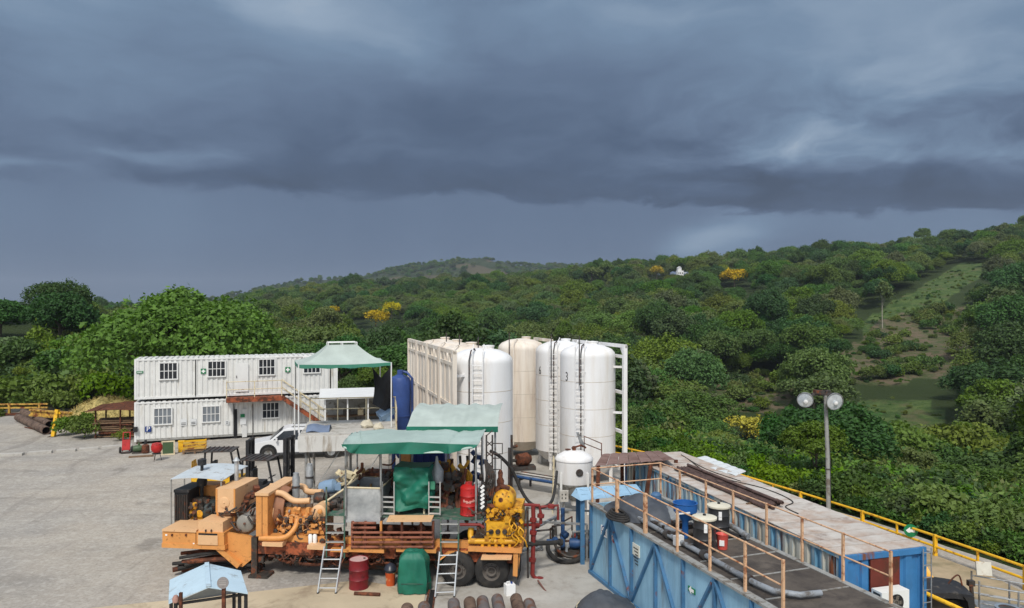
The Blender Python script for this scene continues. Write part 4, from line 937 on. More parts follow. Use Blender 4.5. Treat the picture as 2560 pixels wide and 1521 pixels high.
# ================================================================== elevated deck, gazebo and shed
sheet_grey = mat('bleached_grey', rgb(188, 184, 176), .7, var=.1, col2=rgb(150, 144, 134), cov=.3, c2scale=2)
PF = Fr(-8.75, 29.6, 10); t = thing('elevated_tank_deck', 'raised grey steel deck on legs under the green gazebo', 'platform', PF)
part(t, 'deck', sheet_grey, lambda b: b.box(0, 4.0, 0, 3.9, 3.02, 3.18)); part(t, 'fascia', mat('pale_fascia', rgb(208, 206, 200), .6, var=.06, col2=rgb(160, 150, 136), cov=.2, streak=1), lambda b: (b.box(.0, 4.02, -.05, -.002, 2.50, 3.14), b.box(-.05, -.002, -.05, 3.9, 2.62, 3.14)))
for x in (.25, 1.9, 3.7):
    for y in (.25, 3.6): part(t, 'leg', grey_paint, lambda b: b.cyl((x, y, 0), (x, y, 3.02), .06, n=10))
part(t, 'brace', grey_paint, lambda b: (b.beam((.25, .25, .3), (1.9, .25, 2.9), .05), b.beam((1.9, .25, .3), (3.7, .25, 2.9), .05), b.beam((.25, .25, 2.9), (.25, 3.6, .4), .05)))
for (x, y) in ((.05, 3.85), (1.3, 3.85), (2.6, 3.85), (3.95, 3.85), (3.95, 1.9), (3.95, .05)): part(t, 'post', cream, lambda b: b.cyl((x, y, 3.18), (x, y, 4.25), .03, n=8))
for z in (.55, 1.05): part(t, 'handrail', cream, lambda b: b.tube([(.05, 3.85, 3.18 + z), (3.95, 3.85, 3.18 + z), (3.95, .05, 3.18 + z)], .025, 8))
o = MB().grid(lambda u, v: (.2 + u * .95, .6 + v * 1.4, 3.2 + .18 * math.sin(v * 3.1) + .05 * math.sin(u * 6)), 8, 8, (0, 0, .02)).build('folded_sheet', mat('blue_grey_sheet', rgb(112, 126, 150), .6)); o.location = PF.o; o.rotation_euler = (0, 0, R(PF.deg)); tag(o, 'blue-grey sheet lying on the raised grey deck', 'sheet')
for i, (x, y, s, lb) in enumerate([(2.7, 1.6, .55, 'open pale sack slumped on the raised deck'), (3.2, 1.0, .45, 'smaller pale sack at the front of the raised deck')]):
    def sack(b):
        b.lathe([(.02, 0), (.42, .02), (.5, .2), (.44, .45), (.25, .6), (.03, .58)], (0, 0, 0), 14); b.v = [(v[0] * (1 + .15 * math.sin(v[2] * 9 + i)), v[1], v[2] + .05 * math.sin(v[0] * 11)) for v in b.v]
    b = MB(); sack(b); o = b.build('sack', mat('sack_cloth', rgb(196, 188, 168), .9, var=.15)); o.location = PF.o + PF.ax * x + PF.ay * y + Vector((0, 0, 3.185)); o.scale = (s, s, s); tag(o, lb, 'sack')
pale_green = mat('faded_green_canopy', rgb(172, 183, 176), .75, var=.10, scale=1.2, bump=.1, bscale=12)
GZ = Fr(-8.95, 30.2, 20); gz = thing('gazebo', 'faded green pop-up gazebo with vented top standing on the raised grey deck', 'gazebo', GZ)
gw, gd, ze, zt = 3.9, 2.9, 6.05, 6.80
for x in (0, gw):
    for y in (0, gd):
        part(gz, 'leg', white_trim, lambda b: b.cyl((x, y, 3.2 if (x, y) != (0, gd) else 2.2), (x, y, ze), .028, n=8))
def roof(b):
    def fn(u, v):
        # hip canopy: v from eave (0) to vent ring (1); u runs round the four sides
        s = (u * 4) % 4; k = int(s) % 4; f_ = s - int(s)
        cs = [(0, 0), (gw, 0), (gw, gd), (0, gd)]; ct = [(gw * .34, gd * .40), (gw * .66, gd * .40), (gw * .66, gd * .60), (gw * .34, gd * .60)]
        e = Vector(cs[k]).lerp(Vector(cs[(k + 1) % 4]), f_); t_ = Vector(ct[k]).lerp(Vector(ct[(k + 1) % 4]), f_)
        p = e.lerp(t_, v); sag = -.16 * math.sin(math.pi * v) - .07 * math.sin(math.pi * f_) * (1 - v) + .05 * mnoise.noise((p.x * 1.7, p.y * 1.7, 3.)) * math.sin(math.pi * min(1, v + .1))
        return (p.x, p.y, ze + (zt - ze) * v + sag)
    b.grid(fn, 48, 8)
    b.v = list(b.v)
part(gz, 'canopy', pale_green, roof)
def val(b):
    cs = [(0, 0), (gw, 0), (gw, gd), (0, gd), (0, 0)]
    for k in range(4):
        p, q = Vector((*cs[k], ze)), Vector((*cs[k + 1], ze)); b.grid(lambda u, v: p.lerp(q, u) + Vector((0, 0, -.05 * math.sin(math.pi * u) - v * (.15 + .02 * math.sin(u * 25)))), 20, 1)
part(gz, 'valance', mat('green_valance', rgb(66, 132, 110), .7, var=.08), val)
part(gz, 'vent_frame', white_trim, lambda b: (b.tube([(gw * .34, gd * .4, zt + .10), (gw * .66, gd * .4, zt + .10), (gw * .66, gd * .6, zt + .10), (gw * .34, gd * .6, zt + .10), (gw * .34, gd * .4, zt + .10)], .03, 6), [b.cyl((gw * x, gd * y, zt - .02), (gw * x, gd * y, zt + .10), .025, n=6) for x in (.34, .5, .66) for y in (.4, .6)]))
net = MB().grid(lambda u, v: P(930 + 46 * u + 6 * math.sin(v * 3), 918 + 14 * (1 - abs(2 * u - 1)) * 2 * (1 - v) + v * (92 + 26 * u), 33.4 + .25 * math.sin(u * 7 + v * 2)), 12, 12, (0, .02, 0)).build('shade_net', mat('black_net', (.025, .026, .03), .9, var=.3))
tag(net, 'black shade net hanging from the right corner of the green gazebo', 'net')
SH = Fr(-11.1, 42.6, 14); t = thing('open_shed', 'open-fronted shed with flat white roof between the offices and the blue silo', 'shed', SH)
part(t, 'roof', white_trim, lambda b: b.cbox((1.9, 1.4, 3.22), (4.4, 3.4, .10), (3, 0, 0))); part(t, 'back_wall', grey_paint, lambda b: b.box(0, 3.8, 2.7, 2.76, 0, 3.1)); part(t, 'side_wall', grey_paint, lambda b: b.box(3.75, 3.8, 0, 2.69, 0, 3.05))
for x in (0, 1.3, 2.5, 3.7): part(t, 'post', white_trim, lambda b: b.box(x, x + .08, 0, .08, 0, 3.14))
for z in (.9, 1.7): part(t, 'shelf', wood, lambda b: b.box(.1, 3.7, 1.9, 2.6, z, z + .05))
part(t, 'counter', cream, lambda b: b.box(.1, 3.68, .1, .7, .95, 1.02))
for i, (x, z, w, m_) in enumerate([(.4, .95, .4, grey_paint), (1.1, 1.75, .5, steel_dark), (2.0, 1.75, .35, cream), (2.8, .95, .5, sign_blue), (1.7, .95, .3, rust)]):
    o = MB(); o.box(x, x + w, 2.0, 2.4, z, z + .35); o.box(x + .03, x + w - .03, 2.03, 2.37, z + .352, z + .37); o = o.build('storage_box', m_); o.location = SH.o; o.rotation_euler = (0, 0, R(14)); tag(o, ['grey box at the left on the lower shelf of the open shed', 'dark box on the upper shelf of the open shed', 'cream box on the upper shelf of the open shed', 'blue box on the lower shelf of the open shed', 'rusty box in the middle of the shed lower shelf'][i], 'box')

# ================================================================== silos
sil_w = mat('silo_white', rgb(242, 242, 242, .95), .45, var=.02, scale=1.2, col2=rgb(214, 206, 194), cov=.12, c2scale=1.0, streak=1.4, soft=.25, col3=rgb(150, 124, 100), cov3=-.30)
sil_b = mat('silo_stained', rgb(238, 231, 220, .94), .55, var=.05, scale=1.0, col2=rgb(214, 198, 178), cov=.40, c2scale=1.0, streak=1.4, soft=.25, col3=rgb(140, 104, 80), cov3=-.12)
blackpipe = mat('dark_pipe', (.06, .058, .056), .6, col2=RUST_D, cov=.3)
RS = 1.35
def facing(cx, cy, px, r=RS):
    best = None
    for k in range(720):
        th = k * math.pi / 360; x, y = cx + r * math.cos(th), cy + r * math.sin(th)
        if (x - cx) * x + (y - cy) * y > 0: continue
        e = abs(CX + F * x / y - px)
        if best is None or e < best[0]: best = (e, th)
    return best[1]
def silo(cx, cy, deg, m, label, side, ladder_px, pole_px=None, number=None, num_px=None, num_z=4.9, top=6.15, group='tall white silos'):
    fr = Fr(cx, cy, deg); t = thing('silo', label, 'silo', fr, group); a0 = R(deg)
    part(t, 'shell', m, lambda b: b.lathe([(.35, .25), (.95, .45), (RS, .95), (RS, 1.1), (RS, 2.6), (RS, 4.2), (RS, top - .1), (RS, top), (RS - .04, top + .14), (RS - .2, top + .30), (RS * .55, top + .47), (.12, top + .55)], n=48))
    for k in range(4):
        a = k * math.pi / 2 + .78; part(t, 'leg', m, lambda b: b.box(-.07, .07, -.07, .07, 0, 1.3, Matrix.Translation((1.22 * math.cos(a), 1.22 * math.sin(a), 0)) @ Matrix.Rotation(a, 4, 'Z')))
    for z in (2.3, 3.6, 4.9): part(t, 'weld_seam', mat('seam_grey', rgb(196, 186, 172), .6), lambda b: b.lathe([(RS + .001, z), (RS + .008, z + .006), (RS + .008, z + .018), (RS + .001, z + .024)], n=48))
    part(t, 'manhole', m, lambda b: (b.lathe([(.25, top + .38), (.25, top + .58), (.28, top + .6), (.28, top + .64), (.02, top + .66)], (.35, .2, 0), 16)))
    # skid frame the silo is tilted up on
    xs = RS - .04 if side > 0 else -(RS + .16); h = top + .5; fm = sil_b if side < 0 else m
    for y in (-1.45, 1.45): part(t, 'frame_post', fm, lambda b: b.box(xs - .09, xs + .09, y - .10, y + .10, 0, h))
    for z in (.6, 2.4, 4.3, h - .62): part(t, 'frame_bar', fm, lambda b: b.box(xs - .06, xs + .06, -1.35, 1.35, z, z + .14))
    part(t, 'frame_bar', fm, lambda b: b.box(xs - .07, xs + .07, -1.55, 1.55, h - .12, h + .04))
    part(t, 'frame_gusset', fm, lambda b: [b.prism([(xs - .02, s * 1.35, h - .14), (xs - .02, s * .95, h - .14), (xs - .02, s * 1.35, h - .6)], (.04, 0, 0)) for s in (-1, 1)])
    if side < 0:
        for z0_, z1_ in ((2.56, 4.28), (4.46, h - .64)):
            for y in (-.98, .0, .98): part(t, 'frame_panel', sil_b, lambda b: b.box(xs + .0, xs + .03, y - .34, y + .34, z0_, z1_))
    for y in ((-.5, .5) if side < 0 else ()): part(t, 'frame_post', fm, lambda b: b.box(xs - .05, xs + .05, y - .05, y + .05, .6, h - .12))
    for y in (-1.2, 1.2):
        for z in (1.2, 3.4, 5.6): part(t, 'strut', m, lambda b: b.beam((xs * .985, y, z), (side * .9, y * .72, z), .10))
    if ladder_px:
        th = facing(cx, cy, ladder_px) - a0; er = Vector((math.cos(th), math.sin(th), 0)); et = Vector((-math.sin(th), math.cos(th), 0)); q = er * (RS + .17)
        for s in (-.22, .22):
            part(t, 'ladder_rail', m, lambda b: b.tube([q + et * s + Vector((0, 0, .5)), q + et * s + Vector((0, 0, top + .45)), er * (RS - .3) + et * s + Vector((0, 0, top + .75))], .022, 6))
        for k in range(18): z = .7 + k * (top - .5) / 18; part(t, 'rung', m, lambda b: b.cyl(q - et * .22 + Vector((0, 0, z)), q + et * .22 + Vector((0, 0, z)), .016, n=6))
        part(t, 'ladder_bracket', m, lambda b: [b.beam(er * (RS - .02) + et * s + Vector((0, 0, z)), q + et * s + Vector((0, 0, z)), .03) for s in (-.22, .22) for z in (1.2, 3.2, 5.4)])
    if pole_px:
        th = facing(cx, cy, pole_px) - a0; er = Vector((math.cos(th), math.sin(th), 0)); q = er * (RS + .26)
        part(t, 'vent_pipe', blackpipe, lambda b: b.tube([q + Vector((0, 0, top - 1.35)), q + Vector((0, 0, top + .95))], .028, 8))
    th = -a0 - 1.9; er = Vector((math.cos(th), math.sin(th), 0))
    part(t, 'fill_pipe', blackpipe if m is sil_w else m, lambda b: b.tube([er * (RS + .09) + Vector((0, 0, .6)), er * (RS + .09) + Vector((0, 0, top + .1)), er * (RS - .12) + Vector((0, 0, top + .48)), er * (RS - .5) + Vector((0, 0, top + .55)), er * (RS - .7) + Vector((0, 0, top + .38))], .03, 8))
    if number:
        th0 = facing(cx, cy, num_px) - a0
        part(t, 'number', sign_black, lambda b: glyphs(b, number, .62, lambda x, y: ((RS + .008) * math.cos(th0 + x * .72 / RS), (RS + .008) * math.sin(th0 + x * .72 / RS), num_z + y)))
    return t
silo(3.72, 35.4, 16.3, sil_w, 'white silo marked 3, front one of the right-hand row', 1, 1452, 1452, '3', 1417, 5.12)
silo(2.62, 38.6, 16.3, sil_w, 'white silo marked 6, behind the one marked 3', 1, 1385, 1382, '6', 1350, 5.15)
silo(.55, 41.6, 16.3, sil_b, 'stained unnumbered silo at the back of the right-hand row, beside the one marked 6', 1, None, 1278)
silo(-1.32, 31.3, 16.3, sil_w, 'front silo of the left row, plain white, just behind the green canopies', -1, 1195, None)
silo(-2.24, 34.45, 16.3, sil_b, 'second silo of the stained left row, right behind the plain white front one', -1, None, 1190)
silo(-3.17, 37.6, 16.3, sil_b, 'third silo of the stained left row with rust-run frame', -1, None, 1145)
silo(-4.10, 40.75, 16.3, sil_b, 'rearmost silo of the stained left row, its frame nearest the blue silo', -1, None, 1113)
bluet = mat('blue_silo_paint', rgb(52, 78, 138), .5, var=.12, col2=rgb(38, 52, 88), cov=.3, c2scale=1.5, streak=1)
bs = thing('blue_silo', 'slim blue upright silo left of the stained white silos', 'silo', Fr(-5.62, 36.2, 0))
part(bs, 'shell', bluet, lambda b: b.lathe([(.12, .9), (.52, 1.6), (.54, 4.75), (.46, 4.95), (.16, 5.1), (.15, 5.32), (.03, 5.34)], n=24)); part(bs, 'side_pipe', bluet, lambda b: b.tube([(.62, -.1, .6), (.62, -.1, 4.9), (.35, -.05, 5.2), (.1, 0, 5.25)], .07, 8))
for a in (.8, 2.4, 3.9, 5.5): part(bs, 'leg', bluet, lambda b: b.beam((.44 * math.cos(a), .44 * math.sin(a), 0), (.44 * math.cos(a), .44 * math.sin(a), 2.0), .08))
part(bs, 'band', bluet, lambda b: b.lathe([(.542, 3.0), (.56, 3.01), (.56, 3.08), (.542, 3.09)], n=24))
t = thing('blue_hopper', 'small blue-grey hopper with tilted chute at the foot of the blue silo', 'hopper', Fr(-5.9, 33.6, 10)); pale_blue = mat('pale_blue_paint', rgb(126, 152, 178), .5, var=.12)
part(t, 'chute', pale_blue, lambda b: b.cbox((0, 0, 3.55), (.7, .6, .22), (18, -25, 20))); part(t, 'body', pale_blue, lambda b: b.prism([(-.3, -.25, 3.4), (.3, -.25, 3.4), (.15, -.15, 2.6), (-.15, -.15, 2.6)], (0, .45, 0)));
for x in (-.25, .25): part(t, 'leg', steel_dark, lambda b: b.cyl((x, 0, 0), (x, 0, 3.2), .04))
# small cone-bottomed tank
CT = Fr(2.58, 29.9, 0); t = thing('cone_tank', 'small white cone-bottomed tank on legs with round porthole', 'tank', CT)
part(t, 'shell', sil_w, lambda b: b.lathe([(.12, .25), (.16, .45), (.76, 1.22), (.765, 1.24), (.765, 2.12), (.79, 2.14), (.79, 2.2), (.72, 2.30), (.4, 2.48), (.16, 2.52)], n=40))
part(t, 'lower_cone', grey_paint, lambda b: b.lathe([(.17, .44), (.775, 1.20), (.778, 1.235), (.17, .50)], n=40))
part(t, 'porthole', steel_dark, lambda b: b.lathe([(.02, 0), (.15, 0), (.15, .05), (.10, .06), (.02, .03)], (.15, -.735, 1.75), 20, (.12, -1, 0))); part(t, 'porthole', steel_dark, lambda b: b.lathe([(.02, 0), (.11, 0), (.11, .05), (.02, .03)], (.17, -.66, 1.12), 16, (.12, -1, -.5)))
for a in (.7, 2.4, 3.9, 5.4): part(t, 'leg', white_trim, lambda b: b.beam((.80 * math.cos(a), .80 * math.sin(a), 0), (.80 * math.cos(a), .80 * math.sin(a), 1.7), .09))
for s in (-.2, .2): part(t, 'ladder_rail', cream, lambda b: b.beam((-.92, s - .3, 0), (-.86, s - .3, 2.3), .04))
for k in range(8): part(t, 'rung', cream, lambda b: b.cyl((-.90, -.5, .25 + k * .27), (-.90, -.1, .25 + k * .27), .016, n=6))
part(t, 'top_valve', rust, lambda b: (b.cyl((0, 0, 2.5), (0, 0, 2.68), .08), b.tube([(-.1, 0, 2.6), (.3, .05, 2.72), (.5, .1, 2.6)], .04, 8), b.lathe([(.02, 0), (.12, .02), (.12, .05), (.02, .06)], (-.25, .1, 2.5), 10)))
part(t, 'filling_spout', grey_metal, lambda b: b.prism([(.30, .1, 2.62), (.50, .1, 2.60), (.22, .1, 3.2), (.10, .1, 3.2)], (.0, .22, .02)))
part(t, 'top_rail', rust, lambda b: (b.tube([(.45, .3, 2.3), (.45, .3, 3.05), (1.15, .1, 2.78), (1.15, .1, 2.2)], .025, 6), b.tube([(.45, .3, 2.75), (1.15, .1, 2.5)], .02, 6)))
# ================================================================== the pumping trailer
TF = Fr(-.62, 21.5, -6.3); T = TF.L
orange = mat('orange_machine_paint', rgb(222, 154, 86, .92), .5, var=.07, scale=3, col2=rgb(120, 74, 42), cov=.02, c2scale=4, soft=.10, col3=rgb(80, 58, 42), cov3=-.05)
peach = mat('faded_orange_paint', rgb(228, 184, 138, .92), .55, var=.05, scale=3, col2=rgb(150, 100, 62), cov=-.05, c2scale=4, soft=.10)
pumpy = mat('yellow_pump_paint', rgb(232, 172, 44, .9), .45, var=.14, scale=3, col2=rgb(146, 88, 26), cov=.28, c2scale=3.5, soft=.12)
brown_pipe = mat('brown_red_pipe', rgb(140, 86, 66), .7, var=.18, col2=RUST_D, cov=.3, c2scale=4)
oily = mat('oily_steel', (.045, .038, .032), .5, var=.4, scale=5, col2=RUST, cov=.25, c2scale=4)
zinc = mat('mottled_zinc', rgb(150, 154, 156), .5, .3, var=.22, scale=2.2, col2=rgb(206, 208, 208), cov=.3, c2scale=1.6, soft=.2)
alu = mat('aluminium', rgb(208, 210, 210), .35, .6, var=.06)
deckgreen = mat('green_deck_paint', rgb(64, 100, 84), .6, var=.2, col2=rgb(110, 112, 104), cov=.4)
tarp_light = mat('faded_green_tarp', rgb(150, 186, 172), .6, var=.08, scale=1.2, bump=.12, bscale=10)
def pbox(b, px0, px1, py0, py1, d0, d1, fr=TF):
    a, c = fr.L(px0, py1, d0), fr.L(px1, py0, d0); b.box(a.x, c.x, d0, d1, a.z, c.z)
def pp(parent, name, m, px0, px1, py0, py1, d0, d1, label=None, fr=TF): return part(parent, name, m, lambda b: pbox(b, px0, px1, py0, py1, d0, d1, fr), label)
def ptube(parent, name, m, pts, r, n=8, label=None, fr=TF): return part(parent, name, m, lambda b: b.tube([fr.L(*q) for q in pts], r, n), label)
def smooth_pts(pts, k=6):
    pts = [Vector(p) for p in pts]; out = []
    for i in range(len(pts) - 1):
        p0, p1, p2, p3 = pts[max(i - 1, 0)], pts[i], pts[i + 1], pts[min(i + 2, len(pts) - 1)]
        for j in range(k):
            t = j / k; out.append(.5 * ((2 * p1) + (p2 - p0) * t + (2 * p0 - 5 * p1 + 4 * p2 - p3) * t * t + (3 * p1 - p0 - 3 * p2 + p3) * t ** 3))
    return out + [pts[-1]]
TR = thing('pumping_trailer', 'long orange oilfield pumping trailer with engines, green canopies and a yellow pump at its tail', 'trailer', TF)
# frame
for d in (.35, 1.95):
    pp(TR, 'chassis_rail', orange, 640, 1296, 1359, 1378, d, d + .18); pp(TR, 'rail_flange', rustpaint if d < 1 else orange, 636, 1298, 1378.4, 1384, d - .08, d + .26)
for px in (700, 820, 960, 1090, 1200): pp(TR, 'cross_member', rust, px, px + 14, 1362, 1376, .54, 1.94)
for sd in (.22, 2.05):
    pts = [(562, 1332), (622, 1341), (640, 1352), (640, 1390), (606, 1418), (596, 1416), (546, 1366)]
    part(TR, 'gooseneck_plate', orange, lambda b: b.prism([T(x, y, sd) for x, y in pts], (0, .12, 0)))
    part(TR, 'gooseneck_strut', orange, lambda b: b.beam(T(548, 1369, sd - .06), T(600, 1414, sd - .06), .20, .16))
pp(TR, 'front_frame', orange, 404, 562, 1364, 1369.5, .0, 2.4); 
tb = pp(TR, 'tool_box', orange, 406, 489, 1329, 1363.5, .02, 1.1)
for px in (429, 464): pp(tb, 'latch', rust, px - 2, px + 2, 1336, 1341, -.02, .019)
pp(tb, 'lid', peach, 405, 490, 1326.5, 1328.8, -.02, 1.12)
db = pp(TR, 'drawer_box', orange, 491, 560, 1333, 1363.5, .0, 1.0); pp(db, 'drawer_front', peach, 495, 544, 1340, 1362, -.03, -.005); pp(db, 'opening', dark, 496, 543, 1335, 1339, -.012, -.002)
bx_ = pp(TR, 'battery_box', peach, 496, 557, 1306, 1332.5, .05, .85)
for px in (513, 527): pp(TR, 'knob', steel_dark, px - 1, px + 1, 1325, 1331, -.03, .02)
pp(TR, 'platform', wood, 436, 560, 1308, 1318, .9, 2.4); pp(TR, 'platform_leg', orange, 440, 446, 1318, 1326, 1.0, 2.3)
jk = pp(TR, 'landing_leg', oily, 628, 642, 1345, 1440, .18, .40); pp(jk, 'foot', oily, 620, 668, 1441, 1446, .05, .55); pp(TR, 'landing_leg', oily, 636, 648, 1345, 1438, 1.9, 2.1)
# deck engine at the front: radiator, engine, air cleaner, its own curved roof
rd = pp(TR, 'small_radiator', black, 436, 470, 1232, 1304, 1.0, 2.0); 
for k in range(7): pp(rd, 'cooling_fin', oily, 438 + k * 4.6, 440 + k * 4.6, 1238, 1300, .97, .999)
pp(rd, 'header_tank', black, 434, 472, 1226, 1231.6, .95, 2.05)
en = pp(TR, 'small_engine', pumpy, 472, 506, 1262, 1300, 1.15, 1.85)
g = random.Random(9)
for k in range(6): part(en, 'pulley', pumpy if k % 2 else oily, lambda b: b.lathe([(.02, 0), (.11, 0), (.12, .04), (.03, .06)], T(478 + (k % 3) * 11, 1264 + (k // 3) * 20, 1.14), 14, (0, -1, 0)))
pp(en, 'valve_cover', oily, 474, 508, 1248, 1261.5, 1.25, 1.75)
part(TR, 'generator', mat('grey_green_machine', rgb(58, 66, 66), .5), lambda b: b.lathe([(.05, -.30), (.30, -.28), (.34, -.2), (.34, .2), (.30, .28), (.05, .30)], T(521, 1274, 1.45), 20, (1, 0, 0)))
part(TR, 'air_cleaner', black, lambda b: (b.cyl(T(505, 1246, 1.5), T(505, 1180, 1.5), .06), b.lathe([(.06, 0), (.15, .02), (.17, .18), (.13, .3), (.04, .32)], T(505, 1216, 1.5), 16), b.cyl(T(505, 1180, 1.5), T(505, 1160, 1.5), .05), b.lathe([(.05, 0), (.14, .02), (.14, .20), (.05, .24)], T(505, 1164, 1.5), 14)))
pp(TR, 'rear_case', orange, 487, 541, 1214, 1240, 1.7, 2.3)
ptube(TR, 'exhaust_stack', zinc, [(591, 1225, 1.6), (591, 1152, 1.6)], .07, 12)
part(TR, 'rain_cap', zinc, lambda b: b.lathe([(.02, .12), (.12, 0), (.02, .01)], T(591, 1152, 1.6), 12))
def curved_roof(b):
    a, c = T(426, 1200, .75), T(556, 1197, .75)
    b.grid(lambda u, v: (a.x + (c.x - a.x) * u, .75 + 1.75 * v, a.z + .10 * math.sin(math.pi * min(1, .5 * v + .02)) + .07 * math.sin(math.pi * u)), 14, 8, (0, 0, .02))
part(TR, 'small_roof', mat('pale_sheet_roof', rgb(192, 200, 204), .45, var=.08, col2=rgb(150, 146, 140), cov=.15), curved_roof)
for px, d in ((428, .8), (461, 2.4), (553, .8), (553, 2.3)): part(TR, 'roof_post', grey_paint, lambda b: b.cyl(T(px, 1198, d), Vector((T(px, 1198, d).x, d, 1.3)), .025, n=8))
# fuel tank, round grey tank
ft = pp(TR, 'fuel_tank', peach, 539, 588, 1223, 1281, .5, 2.1)
part(ft, 'round_cover', peach, lambda b: b.lathe([(.02, .05), (.04, .03), (.12, .03), (.17, .02), (.18, 0)], T(561, 1257, .5), 20, (0, -1, 0)))
for x in (541, 586): pp(ft, 'corner_strip', orange, x - 2, x + 2, 1222.5, 1281.5, .485, .499)
for px in (544, 584): pp(TR, 'tank_stand', orange, px - 3, px + 3, 1281.5, 1334, .7, .85)
gt = part(TR, 'air_receiver', mat('grey_receiver', rgb(146, 142, 134), .5, .2, var=.12), lambda b: b.lathe([(.03, -.06), (.2, -.03), (.28, .03), (.29, .1), (.29, 1.0), (.2, 1.08), (.02, 1.1)], T(611, 1310, .3), 24, (0, 1, 0)))
part(gt, 'drain_boss', oily, lambda b: b.cyl(T(611, 1310, .26), T(611, 1310, .20), .04))
for k in range(9): part(TR, 'hydraulic_valve', oily if k % 2 else rust, lambda b: b.cbox(T(585 + k * 7, 1282 - k * 7 + g.uniform(-5, 5), .7 + .1 * k), (.18, .2, .16), (g.uniform(0, 60), 0, g.uniform(0, 60))))
# big radiator with fan shroud
pp(TR, 'radiator', orange, 640, 669, 1240, 1341, .15, 2.25)
rx = T(669, 1290, .15).x; rz0, rz1 = T(669, 1338, .15).z, T(669, 1243, .15).z
part(TR, 'fan_shroud', mat('shroud_brown', rgb(150, 104, 76), .6, var=.2), lambda b: b.lathe([(.55, .30), (.60, .30), (.70, .0), (.64, .0)], (rx + .002, 1.2, (rz0 + rz1) / 2), 32, (1, 0, 0), True))
fn_ = part(TR, 'fan', oily, lambda b: b.cyl((rx + .05, 1.2, (rz0 + rz1) / 2), (rx + .3, 1.2, (rz0 + rz1) / 2), .10))
for k in range(6):
    a = k * math.pi / 3; part(fn_, 'fan_blade', oily, lambda b: b.beam((rx + .18, 1.2 + .1 * math.cos(a), (rz0 + rz1) / 2 + .1 * math.sin(a)), (rx + .18, 1.2 + .52 * math.cos(a), (rz0 + rz1) / 2 + .52 * math.sin(a)), .16, .02, (.8, .6 * -math.sin(a), .6 * math.cos(a))))
pp(TR, 'radiator_top', peach, 637, 671, 1234, 1239.5, .10, 2.3)
for px in (655,): pp(TR, 'radiator_seam', rust, px - .6, px + .6, 1242, 1340, .143, .149)
part(TR, 'guard_bar', peach, lambda b: [b.tube([T(674 + i * 3, 1330 - i * 6, .5 + .1 * i), T(684 + i * 3, 1272 - i * 8, .5 + .1 * i)], .02, 6) for i in range(5)], None, 'stuff')
# main engine
eng = pp(TR, 'main_engine', orange, 690, 806, 1292, 1352, .75, 1.75)
pp(eng, 'cylinder_head', orange, 696, 800, 1272, 1291.5, .85, 1.65)
for k in range(6): pp(eng, 'rocker_cover', mat('grey_aluminium', rgb(170, 160, 146), .5, .3), 697 + k * 17.2, 711 + k * 17.2, 1260, 1271.5, .95, 1.55)
for k in range(6): ptube(eng, 'exhaust_branch', orange, [(702 + k * 16, 1284, .84), (702 + k * 16, 1290, .66), (708 + k * 16, 1298, .62)], .06, 8)
ptube(eng, 'exhaust_manifold', orange, [(694, 1299, .62), (802, 1299, .62)], .085, 10)
part(TR, 'water_pipe', orange, lambda b: b.tube(smooth_pts([T(649, 1346, .1), T(700, 1346, .12), T(722, 1338, .25), T(740, 1315, .42), T(743, 1290, .55)]), .085, 12))
part(TR, 'intake_pipe', peach, lambda b: b.tube(smooth_pts([T(672, 1233, .7), T(705, 1234, .7), T(735, 1252, .7), T(775, 1252, .75)]), .095, 12))
part(TR, 'intake_pipe', peach, lambda b: b.tube(smooth_pts([T(676, 1216, 1.9), T(753, 1216, 1.9), T(769, 1229, 1.8), T(806, 1231, 1.6)]), .10, 12))
part(TR, 'air_filter', peach, lambda b: b.lathe([(.05, 0), (.20, .02), (.24, .06), (.24, .6), (.05, .62)], T(795, 1283, .45), 22, (0, 1, 0)))
part(TR, 'turbocharger', oily, lambda b: (b.lathe([(.05, -.2), (.18, -.16), (.2, 0), (.18, .16), (.05, .2)], T(800, 1246, 1.2), 16, (1, 0, 0)), b.cyl(T(806, 1246, 1.2), T(822, 1244, 1.2), .10)))
for px in (771, 782.5): 
    f_ = part(TR, 'oil_filter', sign_white, lambda b: b.lathe([(.02, 0), (.058, .0), (.065, .02), (.065, .26), (.04, .30)], T(px + 5, 1359, .3), 14))
pp(TR, 'filter_bracket', orange, 768, 796, 1329, 1333.5, .25, .5)
part(TR, 'engine_fittings', orange, lambda b: [b.cbox(T(g.uniform(690, 806), g.uniform(1300, 1354), g.uniform(.45, .72)), (g.uniform(.06, .2), .1, g.uniform(.06, .2)), (0, g.uniform(-20, 20), 0)) for _ in range(34)], None, 'stuff')
part(TR, 'engine_lines', peach, lambda b: [b.tube(smooth_pts([T(x, y, .55), T(x + g.uniform(6, 20), y + g.uniform(-14, 14), .42), T(x + g.uniform(15, 36), y + g.uniform(-22, 22), .6)], 4), .012, 5) for x, y in ((g.uniform(688, 780), g.uniform(1285, 1350)) for _ in range(18))], None, 'stuff')
part(TR, 'hoses', oily, lambda b: [b.tube(smooth_pts([T(x, 1350, .5), T(x + g.uniform(10, 40), 1375 + g.uniform(0, 24), .4), T(x + g.uniform(40, 90), 1372 + g.uniform(0, 20), .5)], 5), .03, 6) for x in (g.uniform(690, 800) for _ in range(14))], None, 'stuff')
part(TR, 'oil_pan', oily, lambda b: pbox(b, 700, 800, 1352.5, 1376, .7, 1.7))
pp(TR, 'step_plate', peach, 655, 706, 1358, 1366, .0, .34); pp(TR, 'step_plate', peach, 768, 812, 1366, 1374, .0, .34)
